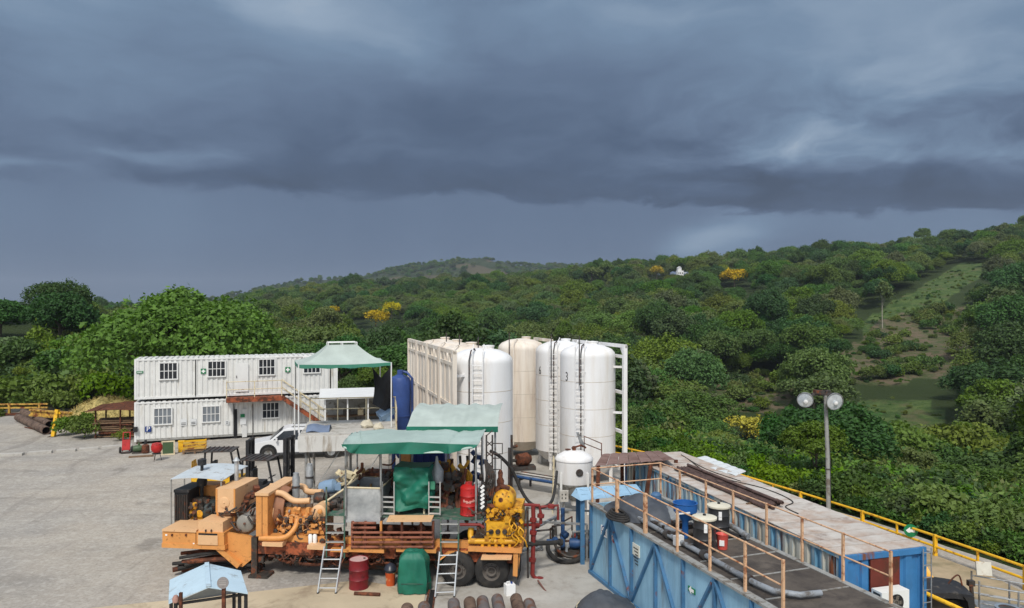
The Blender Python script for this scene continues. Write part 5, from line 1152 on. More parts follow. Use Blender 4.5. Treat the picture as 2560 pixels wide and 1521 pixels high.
for px, y0, d in ((740, 1247, 1.35), (774, 1222, 2.2)):
    m_ = part(TR, 'muffler', zinc, lambda b: b.lathe([(.06, -.30), (.06, 0), (.115, .05), (.12, .70), (.09, .76), (.09, .84), (.02, .85)], T(px, y0, d), 18)); part(m_, 'collar', steel_dark, lambda b: b.lathe([(.122, .36), (.14, .37), (.14, .42), (.122, .43)], T(px, y0, d), 18))
# working deck
dz = T(940, 1290, .1).z
dk = part(TR, 'work_deck', deckgreen, lambda b: (b.box(T(816, 1290, 0).x, T(1205, 1290, 0).x, .12, 2.45, dz - .05, dz)))
for px in (816, 861, 1102, 1146): part(dk, 'deck_stanchion', deckgreen, lambda b: b.cyl(Vector((T(px, 1290, .05).x, .05, dz + (.85 if px < 900 else .0))), Vector((T(px, 1290, .05).x, .05, .75)), .028, n=8))
for (x0, x1) in ((816, 861), (1102, 1146)):
    for py in (1310, 1332, 1355): part(dk, 'step', alu, lambda b: b.beam(T(x0, py, .05), T(x1, py, .05), .10, .03))
# zinc tank with open top
a, c = T(863, 1306, .12), T(951, 1221, .12)
zt_ = part(TR, 'zinc_tank', zinc, lambda b: (b.box(a.x, c.x, .10, .13, a.z, c.z), b.box(a.x, c.x, 1.5, 1.53, a.z, c.z), b.box(a.x, a.x + .03, .131, 1.499, a.z, c.z), b.box(c.x - .03, c.x, .131, 1.499, a.z, c.z), b.box(a.x + .031, c.x - .031, .131, 1.499, a.z + .25, a.z + .28)))
part(zt_, 'rim', cream, lambda b: b.tube([(a.x, .10, c.z), (c.x, .10, c.z), (c.x, 1.52, c.z), (a.x, 1.52, c.z), (a.x, .10, c.z)], .03, 6)); pp(zt_, 'tank_leg', alu, 862, 865, 1306, 1318, .08, .16); pp(zt_, 'tank_leg', alu, 949, 952, 1306, 1318, .08, .16)
# pipe rack below the deck
for k, py in enumerate((1308, 1320, 1332, 1344, 1356, 1368)):
    part(TR, 'rack_pipe', brown_pipe, lambda b: b.cyl(T(878 if k else 882, py, -.05 + .03 * (k % 2)), T(1083 if k > 1 else 940, py, -.05 + .03 * (k % 2)), .040, n=8))
for px in (880, 912, 952, 1004, 1052, 1082): pp(TR, 'rack_upright', brown_pipe if px != 952 else orange, px - 2.5, px + 2.5, 1305, 1374, .0, .10)
pp(TR, 'rack_back', rust, 878, 1084, 1316, 1372, .9, .95)
for px0, px1 in ((826, 872), (866, 960), (990, 1090)): pp(TR, 'outrigger', orange, px0, px1, 1374.5, 1380, .0, .34)
part(TR, 'under_tank', oily, lambda b: b.lathe([(.03, -1.2), (.26, -1.15), (.28, -1.1), (.28, 1.1), (.26, 1.15), (.03, 1.2)], T(930, 1402, .9), 20, (1, 0, 0)))
part(TR, 'under_pipe', rust, lambda b: (b.tube(smooth_pts([T(700, 1400, .5), T(780, 1412, .5), T(880, 1404, .6), T(960, 1412, .6)]), .05, 8), b.tube([T(935, 1395, .3), T(935, 1408, .3), T(975, 1408, .3)], .035, 8)))
# covered control console with shelf
def cloth(b):
    p, q = T(986, 1168, .35), T(1072, 1274, .35)
    W_, Hh = q.x - p.x, p.z - q.z
    def fn(u, v):
        s = u * 3 - 1; # wraps the two sides
        if s < 0: x, y = p.x, .35 + .8 * (-s)
        elif s > 1: x, y = q.x, .35 + .8 * (s - 1)
        else: x, y = p.x + W_ * s, .35
        w = .03 * math.sin(7 * s + 5 * v) + .07 * math.sin(11 * v + 5 * (s - .5) ** 2 * 4) * v * (1 - .5 * v) + .12 * mnoise.noise((s * 2.6, v * 3.5, 4.)) + .05 * mnoise.noise((s * 7, v * 9, 2.))
        return (x - (w if s < 0 else (-w if s > 1 else 0)) * .8, y - (w if 0 <= s <= 1 else 0) * 1.5 - .10 * v * (0 <= s <= 1), p.z - Hh * v * (1 + .03 * math.sin(6 * s)))
    b.grid(fn, 48, 30); b.grid(lambda u, v: (p.x + W_ * u, .35 + .8 * v, p.z + .02 - .03 * math.sin(math.pi * u)), 12, 6)
cs = part(TR, 'console_cover', green_cloth, cloth)
for px in (996, 1060): pp(cs, 'console_leg', cream, px - 2, px + 2, 1272, 1290, .45, .52)
part(TR, 'shelf', peach, lambda b: b.prism([T(966, 1303, -.35), T(1078, 1303, -.35), T(1085, 1288, .12), T(974, 1288, .12)], (0, 0, -.03)))
pp(TR, 'green_panel', mat('mint_panel', rgb(70, 140, 112), .5), 1070, 1087, 1205, 1224, .5, .6)
for px0, px1 in ((956, 985), (1072, 1100)):
    for px in (px0, px1): pp(TR, 'rail_post', alu, px - 1.2, px + 1.2, 1205, 1288, .12, .16)
    for py in (1242, 1254, 1267, 1283): pp(TR, 'guard_rail', alu, px0 + 1.3, px1 - 1.3, py, py + 3, .125, .155)
# gearbox and piping seen under the canopy
mach = pp(TR, 'gearbox', rust, 905, 985, 1185, 1250, 1.6, 2.3)
part(TR, 'pipework', brown_pipe, lambda b: [b.tube(smooth_pts([T(x, 1285, 1.3), T(x + g.uniform(-10, 10), 1240, 1.3), T(x + g.uniform(-20, 20), 1180 + g.uniform(-10, 20), 1.4)], 4), g.uniform(.03, .07), 7) for x in [g.uniform(955, 985) for _ in range(5)] + [g.uniform(1085, 1150) for _ in range(12)]], None, 'stuff')
part(TR, 'orange_pipework', pumpy, lambda b: [b.tube(smooth_pts([T(x, 1230, 1.7), T(x + g.uniform(-16, 16), 1190, 1.6), T(x + g.uniform(-24, 30), 1150 + g.uniform(-10, 20), 1.7)], 4), g.uniform(.04, .08), 7) for x in [g.uniform(1110, 1165) for _ in range(9)]], None, 'stuff')
part(TR, 'valves', oily, lambda b: [b.cbox(T(g.uniform(1080, 1160), g.uniform(1165, 1270), g.uniform(1.0, 1.9)), (g.uniform(.08, .25), .2, g.uniform(.08, .3)), (0, g.uniform(0, 90), 0)) for _ in range(26)], None, 'stuff')
part(TR, 'tan_fittings', cream, lambda b: [b.cbox(T(g.uniform(842, 900), g.uniform(1180, 1220), g.uniform(1.8, 2.4)), (g.uniform(.08, .25), .2, g.uniform(.06, .2)), (g.uniform(0, 40), g.uniform(0, 90), 0)) for _ in range(24)], None, 'stuff')
part(TR, 'blue_pump', pale_blue, lambda b: (b.lathe([(.05, -.3), (.2, -.28), (.24, -.1), (.24, .2), (.12, .3)], T(822, 1218, 1.9), 16, (1, 0, .2)), b.cbox(T(845, 1216, 1.9), (.3, .3, .2))))
ptube(TR, 'sloping_rail', cream, [(812, 1256, .6), (862, 1222, .9), (905, 1170, 2.0)], .035, 6)
part(TR, 'black_coupling', oily, lambda b: [b.lathe([(.05, -.15), (.2, -.12), (.2, .12), (.05, .15)], T(838 + 8 * k, 1258 + 4 * k, .9), 14, (1, 0, 0)) for k in range(3)], None, 'stuff')
part(TR, 'conical_funnel', zinc, lambda b: b.lathe([(.03, .3), (.06, .1), (.22, -.15), (.22, -.5), (.05, -.55)], T(1092, 1165, 1.0), 18))
# front canopy
def canopy(b):
    top = [(882, 1081), (900, 1075), (1050, 1072), (1150, 1073), (1217, 1073)]; mid = [(856, 1112), (905, 1109), (1024, 1105), (1120, 1109), (1196, 1111)]; hem = [(857, 1117), (884, 1133), (998, 1133), (1121, 1132), (1186, 1118)]
    def lp(lst, u, d):
        s = u * 4; i = min(3, int(s)); f = s - i; f = f * f * (3 - 2 * f); x = lst[i][0] + (lst[i + 1][0] - lst[i][0]) * f; y = lst[i][1] + (lst[i + 1][1] - lst[i][1]) * f
        return T(x, y, d)
    zt = T(1050, 1072, 2.9).z
    def fn(u, v):
        if v < .66:
            k = v / .66; p = lp(top, u, 2.9).lerp(lp(mid, u, -.25), k); p.z += .05 * math.sin(math.pi * k) - .09 * abs(math.sin(math.pi * 3 * u)) * (.3 + .7 * k) + .07 * mnoise.noise((u * 9, k * 3, 1.)) + .035 * mnoise.noise((u * 26, k * 5, 7.))
        else:
            k = (v - .66) / .34; p = lp(mid, u, -.25).lerp(lp(hem, u, -.30 - .06 * math.sin(u * 22)), k); p.y += .05 * mnoise.noise((u * 9, k * 2, 5.)) * k
        return p
    b.grid(fn, 56, 20, (0, 0, -.012))
part(TR, 'front_canopy', mat('front_canopy_cloth', rgb(166, 184, 176), .55, var=.10, scale=1.0, bump=.14, bscale=9), canopy)
def hemcloth(b):
    mid = [(854, 1111), (905, 1110), (1024, 1105.5), (1120, 1110), (1196, 1112)]; hem = [(857, 1119), (884, 1135), (998, 1135), (1121, 1134), (1186, 1120)]
    def fn(u, v):
        s = u * 4; i = min(3, int(s)); f = s - i; f = f * f * (3 - 2 * f); a_ = [mid[i][j] + (mid[i + 1][j] - mid[i][j]) * f for j in (0, 1)]; h_ = [hem[i][j] + (hem[i + 1][j] - hem[i][j]) * f for j in (0, 1)]
        p = T(a_[0], a_[1], -.30).lerp(T(h_[0], h_[1], -.34), v); p.y += -.02 + .05 * math.sin(u * 30) * v; return p
    b.grid(fn, 60, 6, (0, .01, 0))
part(TR, 'canopy_valance', green_cloth, hemcloth)
for px, d in ((864, .0), (952, .0), (1190, .0), (893, 2.6), (1000, 2.6), (1205, 2.6)): part(TR, 'canopy_post', grey_metal, lambda b: b.cyl(Vector((T(px, 1115, d).x, d, dz)), T(px, 1112 if d < 1 else 1080, d), .03, n=8))
# lattice mast at the right end of the deck
for px in (1216, 1231):
    for d in (.5, .85): part(TR, 'mast_leg', steel_dark, lambda b: b.cyl(T(px, 1088, d), Vector((T(px, 1088, d).x, d, .9)), .028, n=8))
for k in range(14): py = 1090 + k * 13; part(TR, 'mast_lacing', steel_dark, lambda b: b.beam(T(1216, py, .5), T(1231, py + (13 if k % 2 else -13), .5), .03))
part(TR, 'striped_guard', black, lambda b: b.beam(T(1206, 1275, .2), T(1206, 1215, .2), .18, .06, (0, 1, 0)))
for k in range(6): part(TR, 'warning_stripe', sign_white, lambda b: b.beam(T(1202, 1272 - k * 10, .163), T(1210, 1264 - k * 10, .163), .012, .07, (0, 0, 1)))
part(TR, 'frame_grid', steel_dark, lambda b: (b.tube([T(1232, 1109, 1.3), T(1256, 1109, 1.3), T(1256, 1135, 1.3), T(1232, 1135, 1.3)], .02, 6), b.tube([T(1232, 1146, 1.3), T(1253, 1146, 1.3), T(1253, 1174, 1.3), T(1232, 1174, 1.3)], .02, 6)))
part(TR, 'black_hose_bundle', oily, lambda b: [b.tube(smooth_pts([T(1212 + 3 * k, 1150 + 3 * k, .4), T(1216 + 5 * k, 1190, .3), T(1210 + 5 * k, 1225 + 6 * k, .35)], 5), .03, 7) for k in range(5)], None, 'stuff')
# yellow pump at the tail
pe = part(TR, 'pump_power_end', pumpy, lambda b: b.lathe([(.04, -.06), (.2, -.04), (.30, .04), (.33, .16), (.33, .8), (.25, .9), (.04, .92)], T(1257, 1256, .25), 24, (0, 1, 0)))
for k in range(8): a = k * .785; part(pe, 'bolt', oily, lambda b: b.cyl(T(1257, 1256, .27) + Vector((.25 * math.cos(a), 0, .25 * math.sin(a))), T(1257, 1256, .20) + Vector((.25 * math.cos(a), 0, .25 * math.sin(a))), .02, n=6))
part(pe, 'inspection_cover', rust, lambda b: b.lathe([(.01, 0), (.07, 0), (.07, .03), (.01, .03)], T(1252, 1250, .21), 10, (0, -1, 0)))
pp(TR, 'pump_frame', pumpy, 1216, 1300, 1284, 1306, .3, 1.6); fe = pp(TR, 'fluid_end', pumpy, 1216, 1276, 1307, 1344, .05, .65)
for px in (1228, 1245, 1262): part(fe, 'valve_cap', oily, lambda b: (b.lathe([(.02, .06), (.06, .06), (.075, .03), (.08, 0)], T(px, 1330, .05), 14, (0, -1, 0))))
for px in (1228, 1245, 1262): part(fe, 'stuffing_box', pumpy, lambda b: b.lathe([(.02, .12), (.09, .10), (.10, 0)], T(px, 1312, .35), 14, (0, 0, 1)))
ptube(TR, 'suction_manifold', pumpy, [(1172, 1354, .1), (1290, 1354, .1)], .085, 12)
for k in range(5): part(TR, 'manifold_outlet', pumpy, lambda b: b.cyl(T(1206 + k * 17, 1354, .1), T(1206 + k * 17, 1370, .1), .05, n=10))
part(TR, 'manifold_riser', pumpy, lambda b: b.tube(smooth_pts([T(1178, 1320, .3), T(1177, 1342, .2), T(1186, 1353, .12)]), .09, 12))
pp(TR, 'pump_side', pumpy, 1277, 1304, 1270, 1352, .4, 1.5)
pp(TR, 'pump_base', orange, 1170, 1304, 1372, 1379, .0, 1.9)
part(TR, 'valve_tower', rust, lambda b: (b.lathe([(.16, -.35), (.18, -.2), (.10, -.1), (.12, .05), (.07, .15), (.08, .3), (.04, .38)], T(1251, 1206, .7), 14), b.cbox(T(1238, 1223, .6), (.35, .3, .10)), b.cbox(T(1262, 1218, .6), (.3, .25, .08), (0, 20, 0))))
part(TR, 'pump_fittings', pumpy, lambda b: [b.cbox(T(g.uniform(1216, 1304), g.choice([g.uniform(1275, 1304), g.uniform(1345, 1352)]), g.uniform(.0, .3)), (g.uniform(.05, .16), .12, g.uniform(.05, .16)), (0, g.uniform(0, 60), 0)) for _ in range(44)], None, 'stuff')
part(TR, 'pump_lines', pumpy, lambda b: [b.tube(smooth_pts([T(x, y, .0), T(x + g.uniform(-8, 14), y + 14, -.08), T(x + g.uniform(-8, 20), y + 30, .05)], 4), .022, 6) for x, y in ((g.uniform(1276, 1304), g.uniform(1268, 1345)) for _ in range(9))], None, 'stuff')
part(TR, 'red_line', mat('dark_red_pipe', rgb(124, 44, 40), .6, var=.2), lambda b: b.tube([T(1150, 1312, .1), T(1200, 1312, .1), T(1210, 1320, .05)], .045, 8))
part(TR, 'mudguard', peach, lambda b: b.prism([T(1202, 1398, -.30), T(1278, 1398, -.30), T(1283, 1379, .35), T(1208, 1379, .35)], (0, 0, -.03)))
part(TR, 'mudguard', orange, lambda b: b.prism([T(1094, 1402, -.05), T(1118, 1382, .1), T(1170, 1379, .2), T(1170, 1384, .2), T(1120, 1387, .1), T(1100, 1402, -.05)], (0, .5, 0)))
part(TR, 'tail_bracket', orange, lambda b: (b.beam(T(1290, 1380, .1), T(1288, 1440, .1), .14, .10), b.beam(T(1302, 1352, .2), T(1292, 1444, .2), .06, .08)))
ax_z = .52
for px in (1228, 1143):
    cx_ = T(px, 1430, .0).x
    ax = part(TR, 'axle', oily, lambda b: b.cyl((cx_, .1, ax_z), (cx_, 2.4, ax_z), .09))
    for d in (.0, .36, 1.85, 2.2):
        w = part(TR, 'wheel', rubber, lambda b: b.lathe([(.27, 0), (.44, .0), (.505, .05), (.52, .10), (.52, .20), (.505, .26), (.44, .30), (.27, .30)], (cx_, d, ax_z), 36, (0, 1, 0)))
        part(w, 'rim', mat('dusty_rim', rgb(104, 98, 92), .6, .0, var=.15), lambda b: b.lathe([(.02, .10), (.10, .10), (.12, .03), (.14, .03), (.15, .11), (.23, .12), (.272, .01), (.272, .29), (.02, .28)] if d < 1 else [(.02, .2), (.272, .2), (.272, .29), (.02, .28)], (cx_, d, ax_z), 28, (0, 1, 0)))
        if d == 0:
            for k in range(8): a = k * .785; part(w, 'wheel_nut', steel_dark, lambda b: b.cyl((cx_ + .19 * math.cos(a), .09, ax_z + .19 * math.sin(a)), (cx_ + .19 * math.cos(a), .125, ax_z + .19 * math.sin(a)), .018, n=6))
pp(TR, 'suspension', oily, 1130, 1245, 1400, 1414, .7, .8)
pp(TR, 'mud_flap', rubber, 1292, 1296, 1385, 1450, .1, .9)

# random small hardware crowding the gaps; dark oily pieces put in for crevice shade
def grebe(name, m, px0, px1, py0, py1, d0, d1, n, lo, hi, tubes=False, seed=1):
    q = random.Random(seed)
    def fn(b):
        for _ in range(n):
            p = T(q.uniform(px0, px1), q.uniform(py0, py1), q.uniform(d0, d1))
            if tubes:
                e = p + Vector((q.uniform(-.45, .45), q.uniform(-.1, .1), q.uniform(-.35, .35))); mid = p.lerp(e, .5) + Vector((q.uniform(-.1, .1), -.08, q.uniform(-.15, .02)))
                b.tube(smooth_pts([p, mid, e], 4), q.uniform(lo, hi), 6)
            elif q.random() < .4: b.lathe([(.01, 0), (1, 0), (1, .6), (.6, .8), (.01, .8)], (0, 0, 0), 10, (0, -1, 0)); k = 10 * 5; r = q.uniform(lo, hi) * .6; b.v[-k:] = [(p.x + v[0] * r, p.y + v[1] * r, p.z + v[2] * r) for v in b.v[-k:]]
            else: b.cbox(p, (q.uniform(lo, hi), q.uniform(lo, hi), q.uniform(lo, hi)), (q.choice([0, 0, 30]), q.choice([0, 0, q.uniform(-40, 40)]), 0))
    return part(TR, name, m, fn, None, 'stuff')
grebe('engine_hardware', oily, 688, 812, 1290, 1356, .35, .72, 46, .05, .17, False, 2); grebe('engine_hoses', oily, 690, 810, 1285, 1360, .32, .6, 22, .014, .03, True, 3)
grebe('engine_brackets', orange, 688, 812, 1270, 1356, .35, .7, 44, .05, .15, False, 4); grebe('engine_bolts', zinc, 700, 812, 1262, 1340, .5, .8, 22, .03, .09, False, 5)
grebe('underbody_hardware', oily, 650, 1100, 1384, 1412, .3, 1.2, 90, .06, .26, False, 6); grebe('underbody_hoses', rust, 660, 1090, 1382, 1410, .15, .6, 40, .014, .035, True, 7)
grebe('pump_hardware', oily, 1168, 1306, 1276, 1372, .1, .5, 40, .04, .13, False, 8); grebe('pump_brackets', rust, 1160, 1306, 1262, 1375, .2, .6, 34, .04, .14, False, 9); grebe('pump_hoses', oily, 1165, 1306, 1270, 1375, .0, .3, 14, .012, .026, True, 10)
grebe('deck_hardware', steel_dark, 955, 1165, 1180, 1284, .9, 1.9, 70, .06, .26, False, 11); grebe('deck_pipes', rust, 890, 1165, 1150, 1284, 1.0, 2.2, 44, .02, .05, True, 12); grebe('deck_valves', mat('tan_brass', rgb(156, 122, 78), .5, .3), 870, 1165, 1175, 1280, 1.2, 2.2, 40, .05, .16, False, 13)
grebe('front_hardware', oily, 474, 540, 1244, 1306, 1.0, 1.2, 22, .05, .14, False, 14); grebe('front_hoses', oily, 560, 640, 1270, 1345, .2, .6, 24, .016, .035, True, 15)
grebe('frame_hardware', rust, 800, 875, 1320, 1376, .2, .6, 26, .05, .16, False, 16); grebe('rack_clutter', rust, 885, 1080, 1318, 1370, .3, .8, 40, .06, .22, False, 17)
grebe('deck_clutter', oily, 818, 862, 1240, 1286, .6, 1.4, 26, .06, .2, False, 18); grebe('mast_clutter', oily, 1195, 1236, 1180, 1285, .2, .8, 26, .05, .16, False, 19)
for px, py, w_, h_ in ((413, 1336, 5, 4), (482, 1358, 4, 3)): pp(TR, 'maker_plate', sign_white, px, px + w_, py, py + h_, .008, .018)

# red drum standing on the deck
o = MB(); c0 = TF.o + TF.ax * T(1172, 1280, .5).x + TF.ay * .55; o.lathe([(.02, 0), (.27, 0), (.285, .03), (.27, .05), (.27, .28), (.285, .30), (.27, .32), (.27, .58), (.285, .60), (.27, .62), (.27, .84), (.22, .90), (.12, .94), (.11, 1.0), (.02, 1.01)], n=28)
rdm = thing('red_drum', 'bright red oil drum standing on the trailer deck under the canopy', 'drum', Fr(c0.x, c0.y, 0, dz)); k_ = o.build('barrel', red, rdm)
part(rdm, 'band', mat('faded_print', rgb(214, 150, 140), .5), lambda b: [b.cbox((.274 * math.cos(a), .274 * math.sin(a), .46 + .02 * math.sin(a * 5)), (.02, .05, .06 + .02 * math.sin(a * 17)), (0, 0, math.degrees(a))) for a in [-2.1 + .18 * i for i in range(8)]], None, 'stuff')
part(rdm, 'bung', steel_dark, lambda b: b.cyl((.12, -.12, .93), (.12, -.12, 1.02), .03))

# second unit behind: barrel canopy on posts over a blue tank
BF = Fr(-3.1, 24.9, -3); bu = thing('blending_unit', 'blue tank unit under a faded barrel-shaped green canopy behind the trailer', 'trailer', BF); Bq = BF.L
def barrel(b):
    a, c = Bq(1017, 1068, -.6), Bq(1244, 1068, -.6); zt = Bq(1130, 1012, 1.6).z
    b.grid(lambda u, v: (a.x + (c.x - a.x) * u, -.6 + 2.6 * v, a.z + (zt - a.z) * math.sin(math.pi * .5 * min(1, v * 1.25)) ** .9 + .02 * math.sin(u * 40) + .05 * mnoise.noise((u * 9, v * 4, 2.)) - .05 * abs(math.sin(u * 9.4))), 44, 16, (0, 0, -.015))
part(bu, 'barrel_canopy', pale_green, barrel)
part(bu, 'canopy_hem', green_cloth, lambda b: b.grid(lambda u, v: Bq(1016 + 229 * u, 1067 + 14 * v, -.63 + .02 * math.sin(u * 33)), 40, 3, (0, .012, 0)))
for px in (1031, 1120, 1238):
    for d in (-.4, 1.8): part(bu, 'canopy_post', grey_metal, lambda b: b.cyl(Vector((Bq(px, 1070, d).x, d, 0)), Vector((Bq(px, 1070, d).x, d, Bq(px, 1072, -.6).z)), .035, n=8))
navy = mat('navy_tank', rgb(34, 52, 124), .5, var=.15)
pp(bu, 'blue_tank', navy, 1030, 1112, 1118, 1250, .2, 1.6, None, BF)
for k in range(5): pp(bu, 'tank_rib', navy, 1034 + k * 18, 1038 + k * 18, 1119, 1249, .15, .198, None, BF)
pp(bu, 'orange_tank', orange, 1000, 1026, 1120, 1200, .1, .9, None, BF); pp(bu, 'pipe_stand', rust, 1120, 1132, 1150, 1250, .3, .5, None, BF)
pp(bu, 'skid', steel_dark, 985, 1245, 1268, 1278, .0, 2.0, None, BF)
part(bu, 'blue_valves', mat('blue_fittings', rgb(50, 74, 120), .5, var=.2), lambda b: [b.cbox(Bq(g.uniform(1180, 1215), g.uniform(1125, 1200), g.uniform(-.2, .4)), (.16, .16, .14), (0, g.uniform(0, 60), 0)) for _ in range(12)], None, 'stuff')
part(bu, 'dark_frame', oily, lambda b: [b.beam(Bq(x, 1140, .0), Bq(x + 8, 1250, .0), .08) for x in (1150, 1168, 1186, 1202)], None, 'stuff')

# ladders leaning on the trailer
def lean_ladder(name, label, pts, n):
    (x0, y0), (x1, y1), (u0, v0), (u1, v1) = pts     # foot left/right, top left/right
    fl, fr_ = G(x0, y0), G(x1, y1); d = TF.ay * .42
    def topw(px, py, base):
        Yt = base.y + .40; return P(px, py, Yt)
    tl, tr_ = topw(u0, v0, fl), topw(u1, v1, fr_); o_ = fl.copy()
    t = thing(name, label, 'ladder', Fr(o_.x, o_.y, 0))
    for p, q in ((fl, tl), (fr_, tr_)): part(t, 'stile', alu, lambda b: b.beam(p - o_ + Vector((0, 0, .03)), q - o_, .035, .07))
    for k in range(n): f = (k + .6) / n; part(t, 'rung', alu, lambda b: b.cyl(fl.lerp(tl, f) - o_, fr_.lerp(tr_, f) - o_, .02, n=8))
    for p in (fl, fr_): part(t, 'foot', rubber, lambda b: b.cbox(p - o_ + Vector((0, 0, .025)), (.06, .09, .05)))
lean_ladder('ladder', 'aluminium ladder leaning on the trailer left of the dark red barrel', [(795, 1485), (840, 1485), (812, 1366), (857, 1366)], 5)
lean_ladder('ladder', 'aluminium ladder leaning on the trailer in front of its wheels', [(1088, 1496), (1136, 1494), (1100, 1380), (1144, 1379)], 5)

# ground things in front of the trailer
g0 = G(897, 1470); t = thing('oil_barrel', 'dark red steel barrel standing on the pad in front of the trailer', 'barrel', Fr(g0.x, g0.y, 0))
maroon = mat('maroon_barrel', rgb(118, 28, 36), .45, var=.15, col2=rgb(70, 20, 22), cov=.15); part(t, 'body', maroon, lambda b: b.lathe([(.02, .01), (.28, .01), (.295, .02), (.285, .05), (.285, .28), (.30, .30), (.285, .32), (.285, .57), (.30, .59), (.285, .61), (.285, .85), (.295, .875), (.285, .885), (.27, .86), (.02, .855)], n=32))
part(t, 'lid_dust', mat('dusty_lid', rgb(190, 160, 156), .8, var=.1), lambda b: b.lathe([(.01, .858), (.268, .864), (.01, .866)], n=28)); part(t, 'bung', steel_dark, lambda b: b.cyl((.16, .05, .86), (.16, .05, .89), .035))
g1 = G(886, 1484, .06); g2 = G(950, 1487, .06); tag(MB().ring(g1, g2, .055, .035, 12).build('pipe_offcut', rust), 'short rusty pipe lying beside the dark red barrel', 'pipe')
g0 = G(976, 1464); t = thing('paint_bucket', 'orange and white streaked bucket topped with a dark bag', 'bucket', Fr(g0.x, g0.y, 0))
part(t, 'bucket', mat('streaked_bucket', rgb(216, 178, 132), .6, var=.1, col2=rgb(196, 84, 36), cov=.55, c2scale=3, soft=.05), lambda b: b.lathe([(.02, 0), (.13, 0), (.16, .42), (.17, .44), (.15, .44), (.02, .3)], n=20)); part(t, 'bag', mat('dark_plastic', (.03, .035, .05), .35, var=.3), lambda b: (b.lathe([(.02, .40), (.17, .42), (.20, .5), (.14, .62), (.04, .68)], n=12), None))
g0 = G(1031, 1489); t = thing('covered_machine', 'squat machine wrapped in a green tarpaulin on the pad before the trailer', 'machine', Fr(g0.x, g0.y + .35, 0))
def wrap(b):
    def fn(u, v):
        a = u * 2 * math.pi; prof = [(0, 1.20), (.30, 1.20), (.44, 1.02), (.50, .6), (.52, .25), (.50, .04)]
        s = v * 5; i = min(4, int(s)); f = s - i; r = prof[i][0] + (prof[i + 1][0] - prof[i][0]) * f; z = prof[i][1] + (prof[i + 1][1] - prof[i][1]) * f
        k = 1 / max(abs(math.cos(a)), abs(math.sin(a))); k = 1 + (k - 1) * .55
        r *= k * (1 + .035 * math.sin(9 * a + 2 * z) * (1.2 - z) + .10 * mnoise.noise((math.cos(a) * 2, math.sin(a) * 2, z * 2.5)) + .05 * mnoise.noise((math.cos(a) * 6, math.sin(a) * 6, z * 5)))
        return (r * math.cos(a) * .92, r * math.sin(a) * .75, z + .03 * mnoise.noise((math.cos(a) * 3, math.sin(a) * 3, 1)))
    b.grid(fn, 56, 22)
part(t, 'tarpaulin', green_cloth, wrap); part(t, 'base', steel_dark, lambda b: b.box(-.42, .42, -.32, .32, 0, .05)); part(t, 'tie_rope', steel_dark, lambda b: b.tube([(.55 * math.cos(a), .44 * math.sin(a), .34 + .03 * math.sin(3 * a)) for a in [k * .2618 for k in range(25)]], .008, 5))
g0 = G(1274, 1488); t = thing('white_jug', 'white plastic jug standing by the trailer tail', 'jug', Fr(g0.x, g0.y, 20)); part(t, 'body', sign_white, lambda b: (b.box(-.14, .14, -.12, .12, .0, .30), b.prism([(-.14, -.12, .301), (.14, -.12, .301), (.14, .12, .301), (-.14, .12, .301)], (0, 0, .03)))); part(t, 'cap', sign_blue, lambda b: b.cyl((.06, 0, .331), (.06, 0, .38), .035)); part(t, 'handle', sign_white, lambda b: b.tube([(-.1, 0, .33), (-.08, 0, .4), (.0, 0, .4), (.02, 0, .33)], .014, 6))
# casing pipes in the foreground
casing = mat('casing_pipe', rgb(116, 112, 112), .65, .2, var=.2, col2=rgb(112, 82, 66), cov=.45, c2scale=2.5)
for i, (px, py) in enumerate([(1018, 1512), (1060, 1508), (1134, 1499), (1174, 1496), (1206, 1493), (1243, 1489), (1290, 1488), (1322, 1500)]):
    a = G(px, py + 10, .19); c = a + Vector((.10 * a.y * .35, -6.5, 0)) * 1.0
    o = MB().ring(a, c, .17, .15, 20).build('casing_pipe', casing if i % 3 else pipe_rust)
    tag(o, ['leftmost grey casing pipe end in the bottom foreground', 'second casing pipe from the left in the bottom foreground', 'third casing pipe from the left, just right of the drain channel', 'fourth casing pipe from the left in the bottom foreground', 'fifth casing pipe from the left in the bottom foreground', 'sixth casing pipe, directly below the white jug', 'seventh casing pipe, longest-showing one right of the jug', 'rightmost casing pipe end in the bottom foreground'][i], 'pipe', 'casing pipes in the foreground')
# ================================================================== blue mud tank with railings
steel_blue = mat('faded_blue_paint', rgb(152, 196, 220), .5, var=.10, scale=1.0, col2=rgb(124, 164, 190), cov=.35, c2scale=1.2, streak=1.0, soft=.16, col3=rgb(96, 74, 58), cov3=-.06)
blue_deep = mat('blue_frame_paint', rgb(70, 114, 150), .5, var=.15, col2=RUST, cov=.08, c2scale=4)
rail_rust = mat('rusty_tan_rail', rgb(212, 172, 136), .65, var=.10, col2=rgb(150, 92, 60), cov=.28, c2scale=6)
deck_dark = mat('dark_deck_plate', rgb(92, 84, 76), .8, var=.2, scale=1.2, col2=rgb(60, 54, 50), cov=.4, c2scale=1.5, bump=.4, bscale=25, soft=.16)
pvc = mat('grey_pvc', rgb(142, 148, 154), .5, var=.12, col2=rgb(98, 94, 90), cov=.35)
bluep0 = mat('blue_agitator', rgb(70, 104, 140), .5, var=.2)
MF = Fr(2.52, 22.8, 19); MT = thing('mud_tank', 'long open blue steel mud tank with braced side and rusty railings', 'tank', MF)
TL, TW, TH = 13.0, 2.46, 2.28
part(MT, 'side_wall', steel_blue, lambda b: b.box(-.0, .05, -TL, 0, .12, TH - .06)); part(MT, 'side_wall', steel_blue, lambda b: b.box(TW - .05, TW, -TL, 0, .12, TH - .06)); part(MT, 'end_wall', steel_blue, lambda b: b.box(.06, TW - .06, -.05, 0, .12, TH - .06))
part(MT, 'base_skid', blue_deep, lambda b: b.box(-.10, TW + .02, -TL, .05, .0, .118))
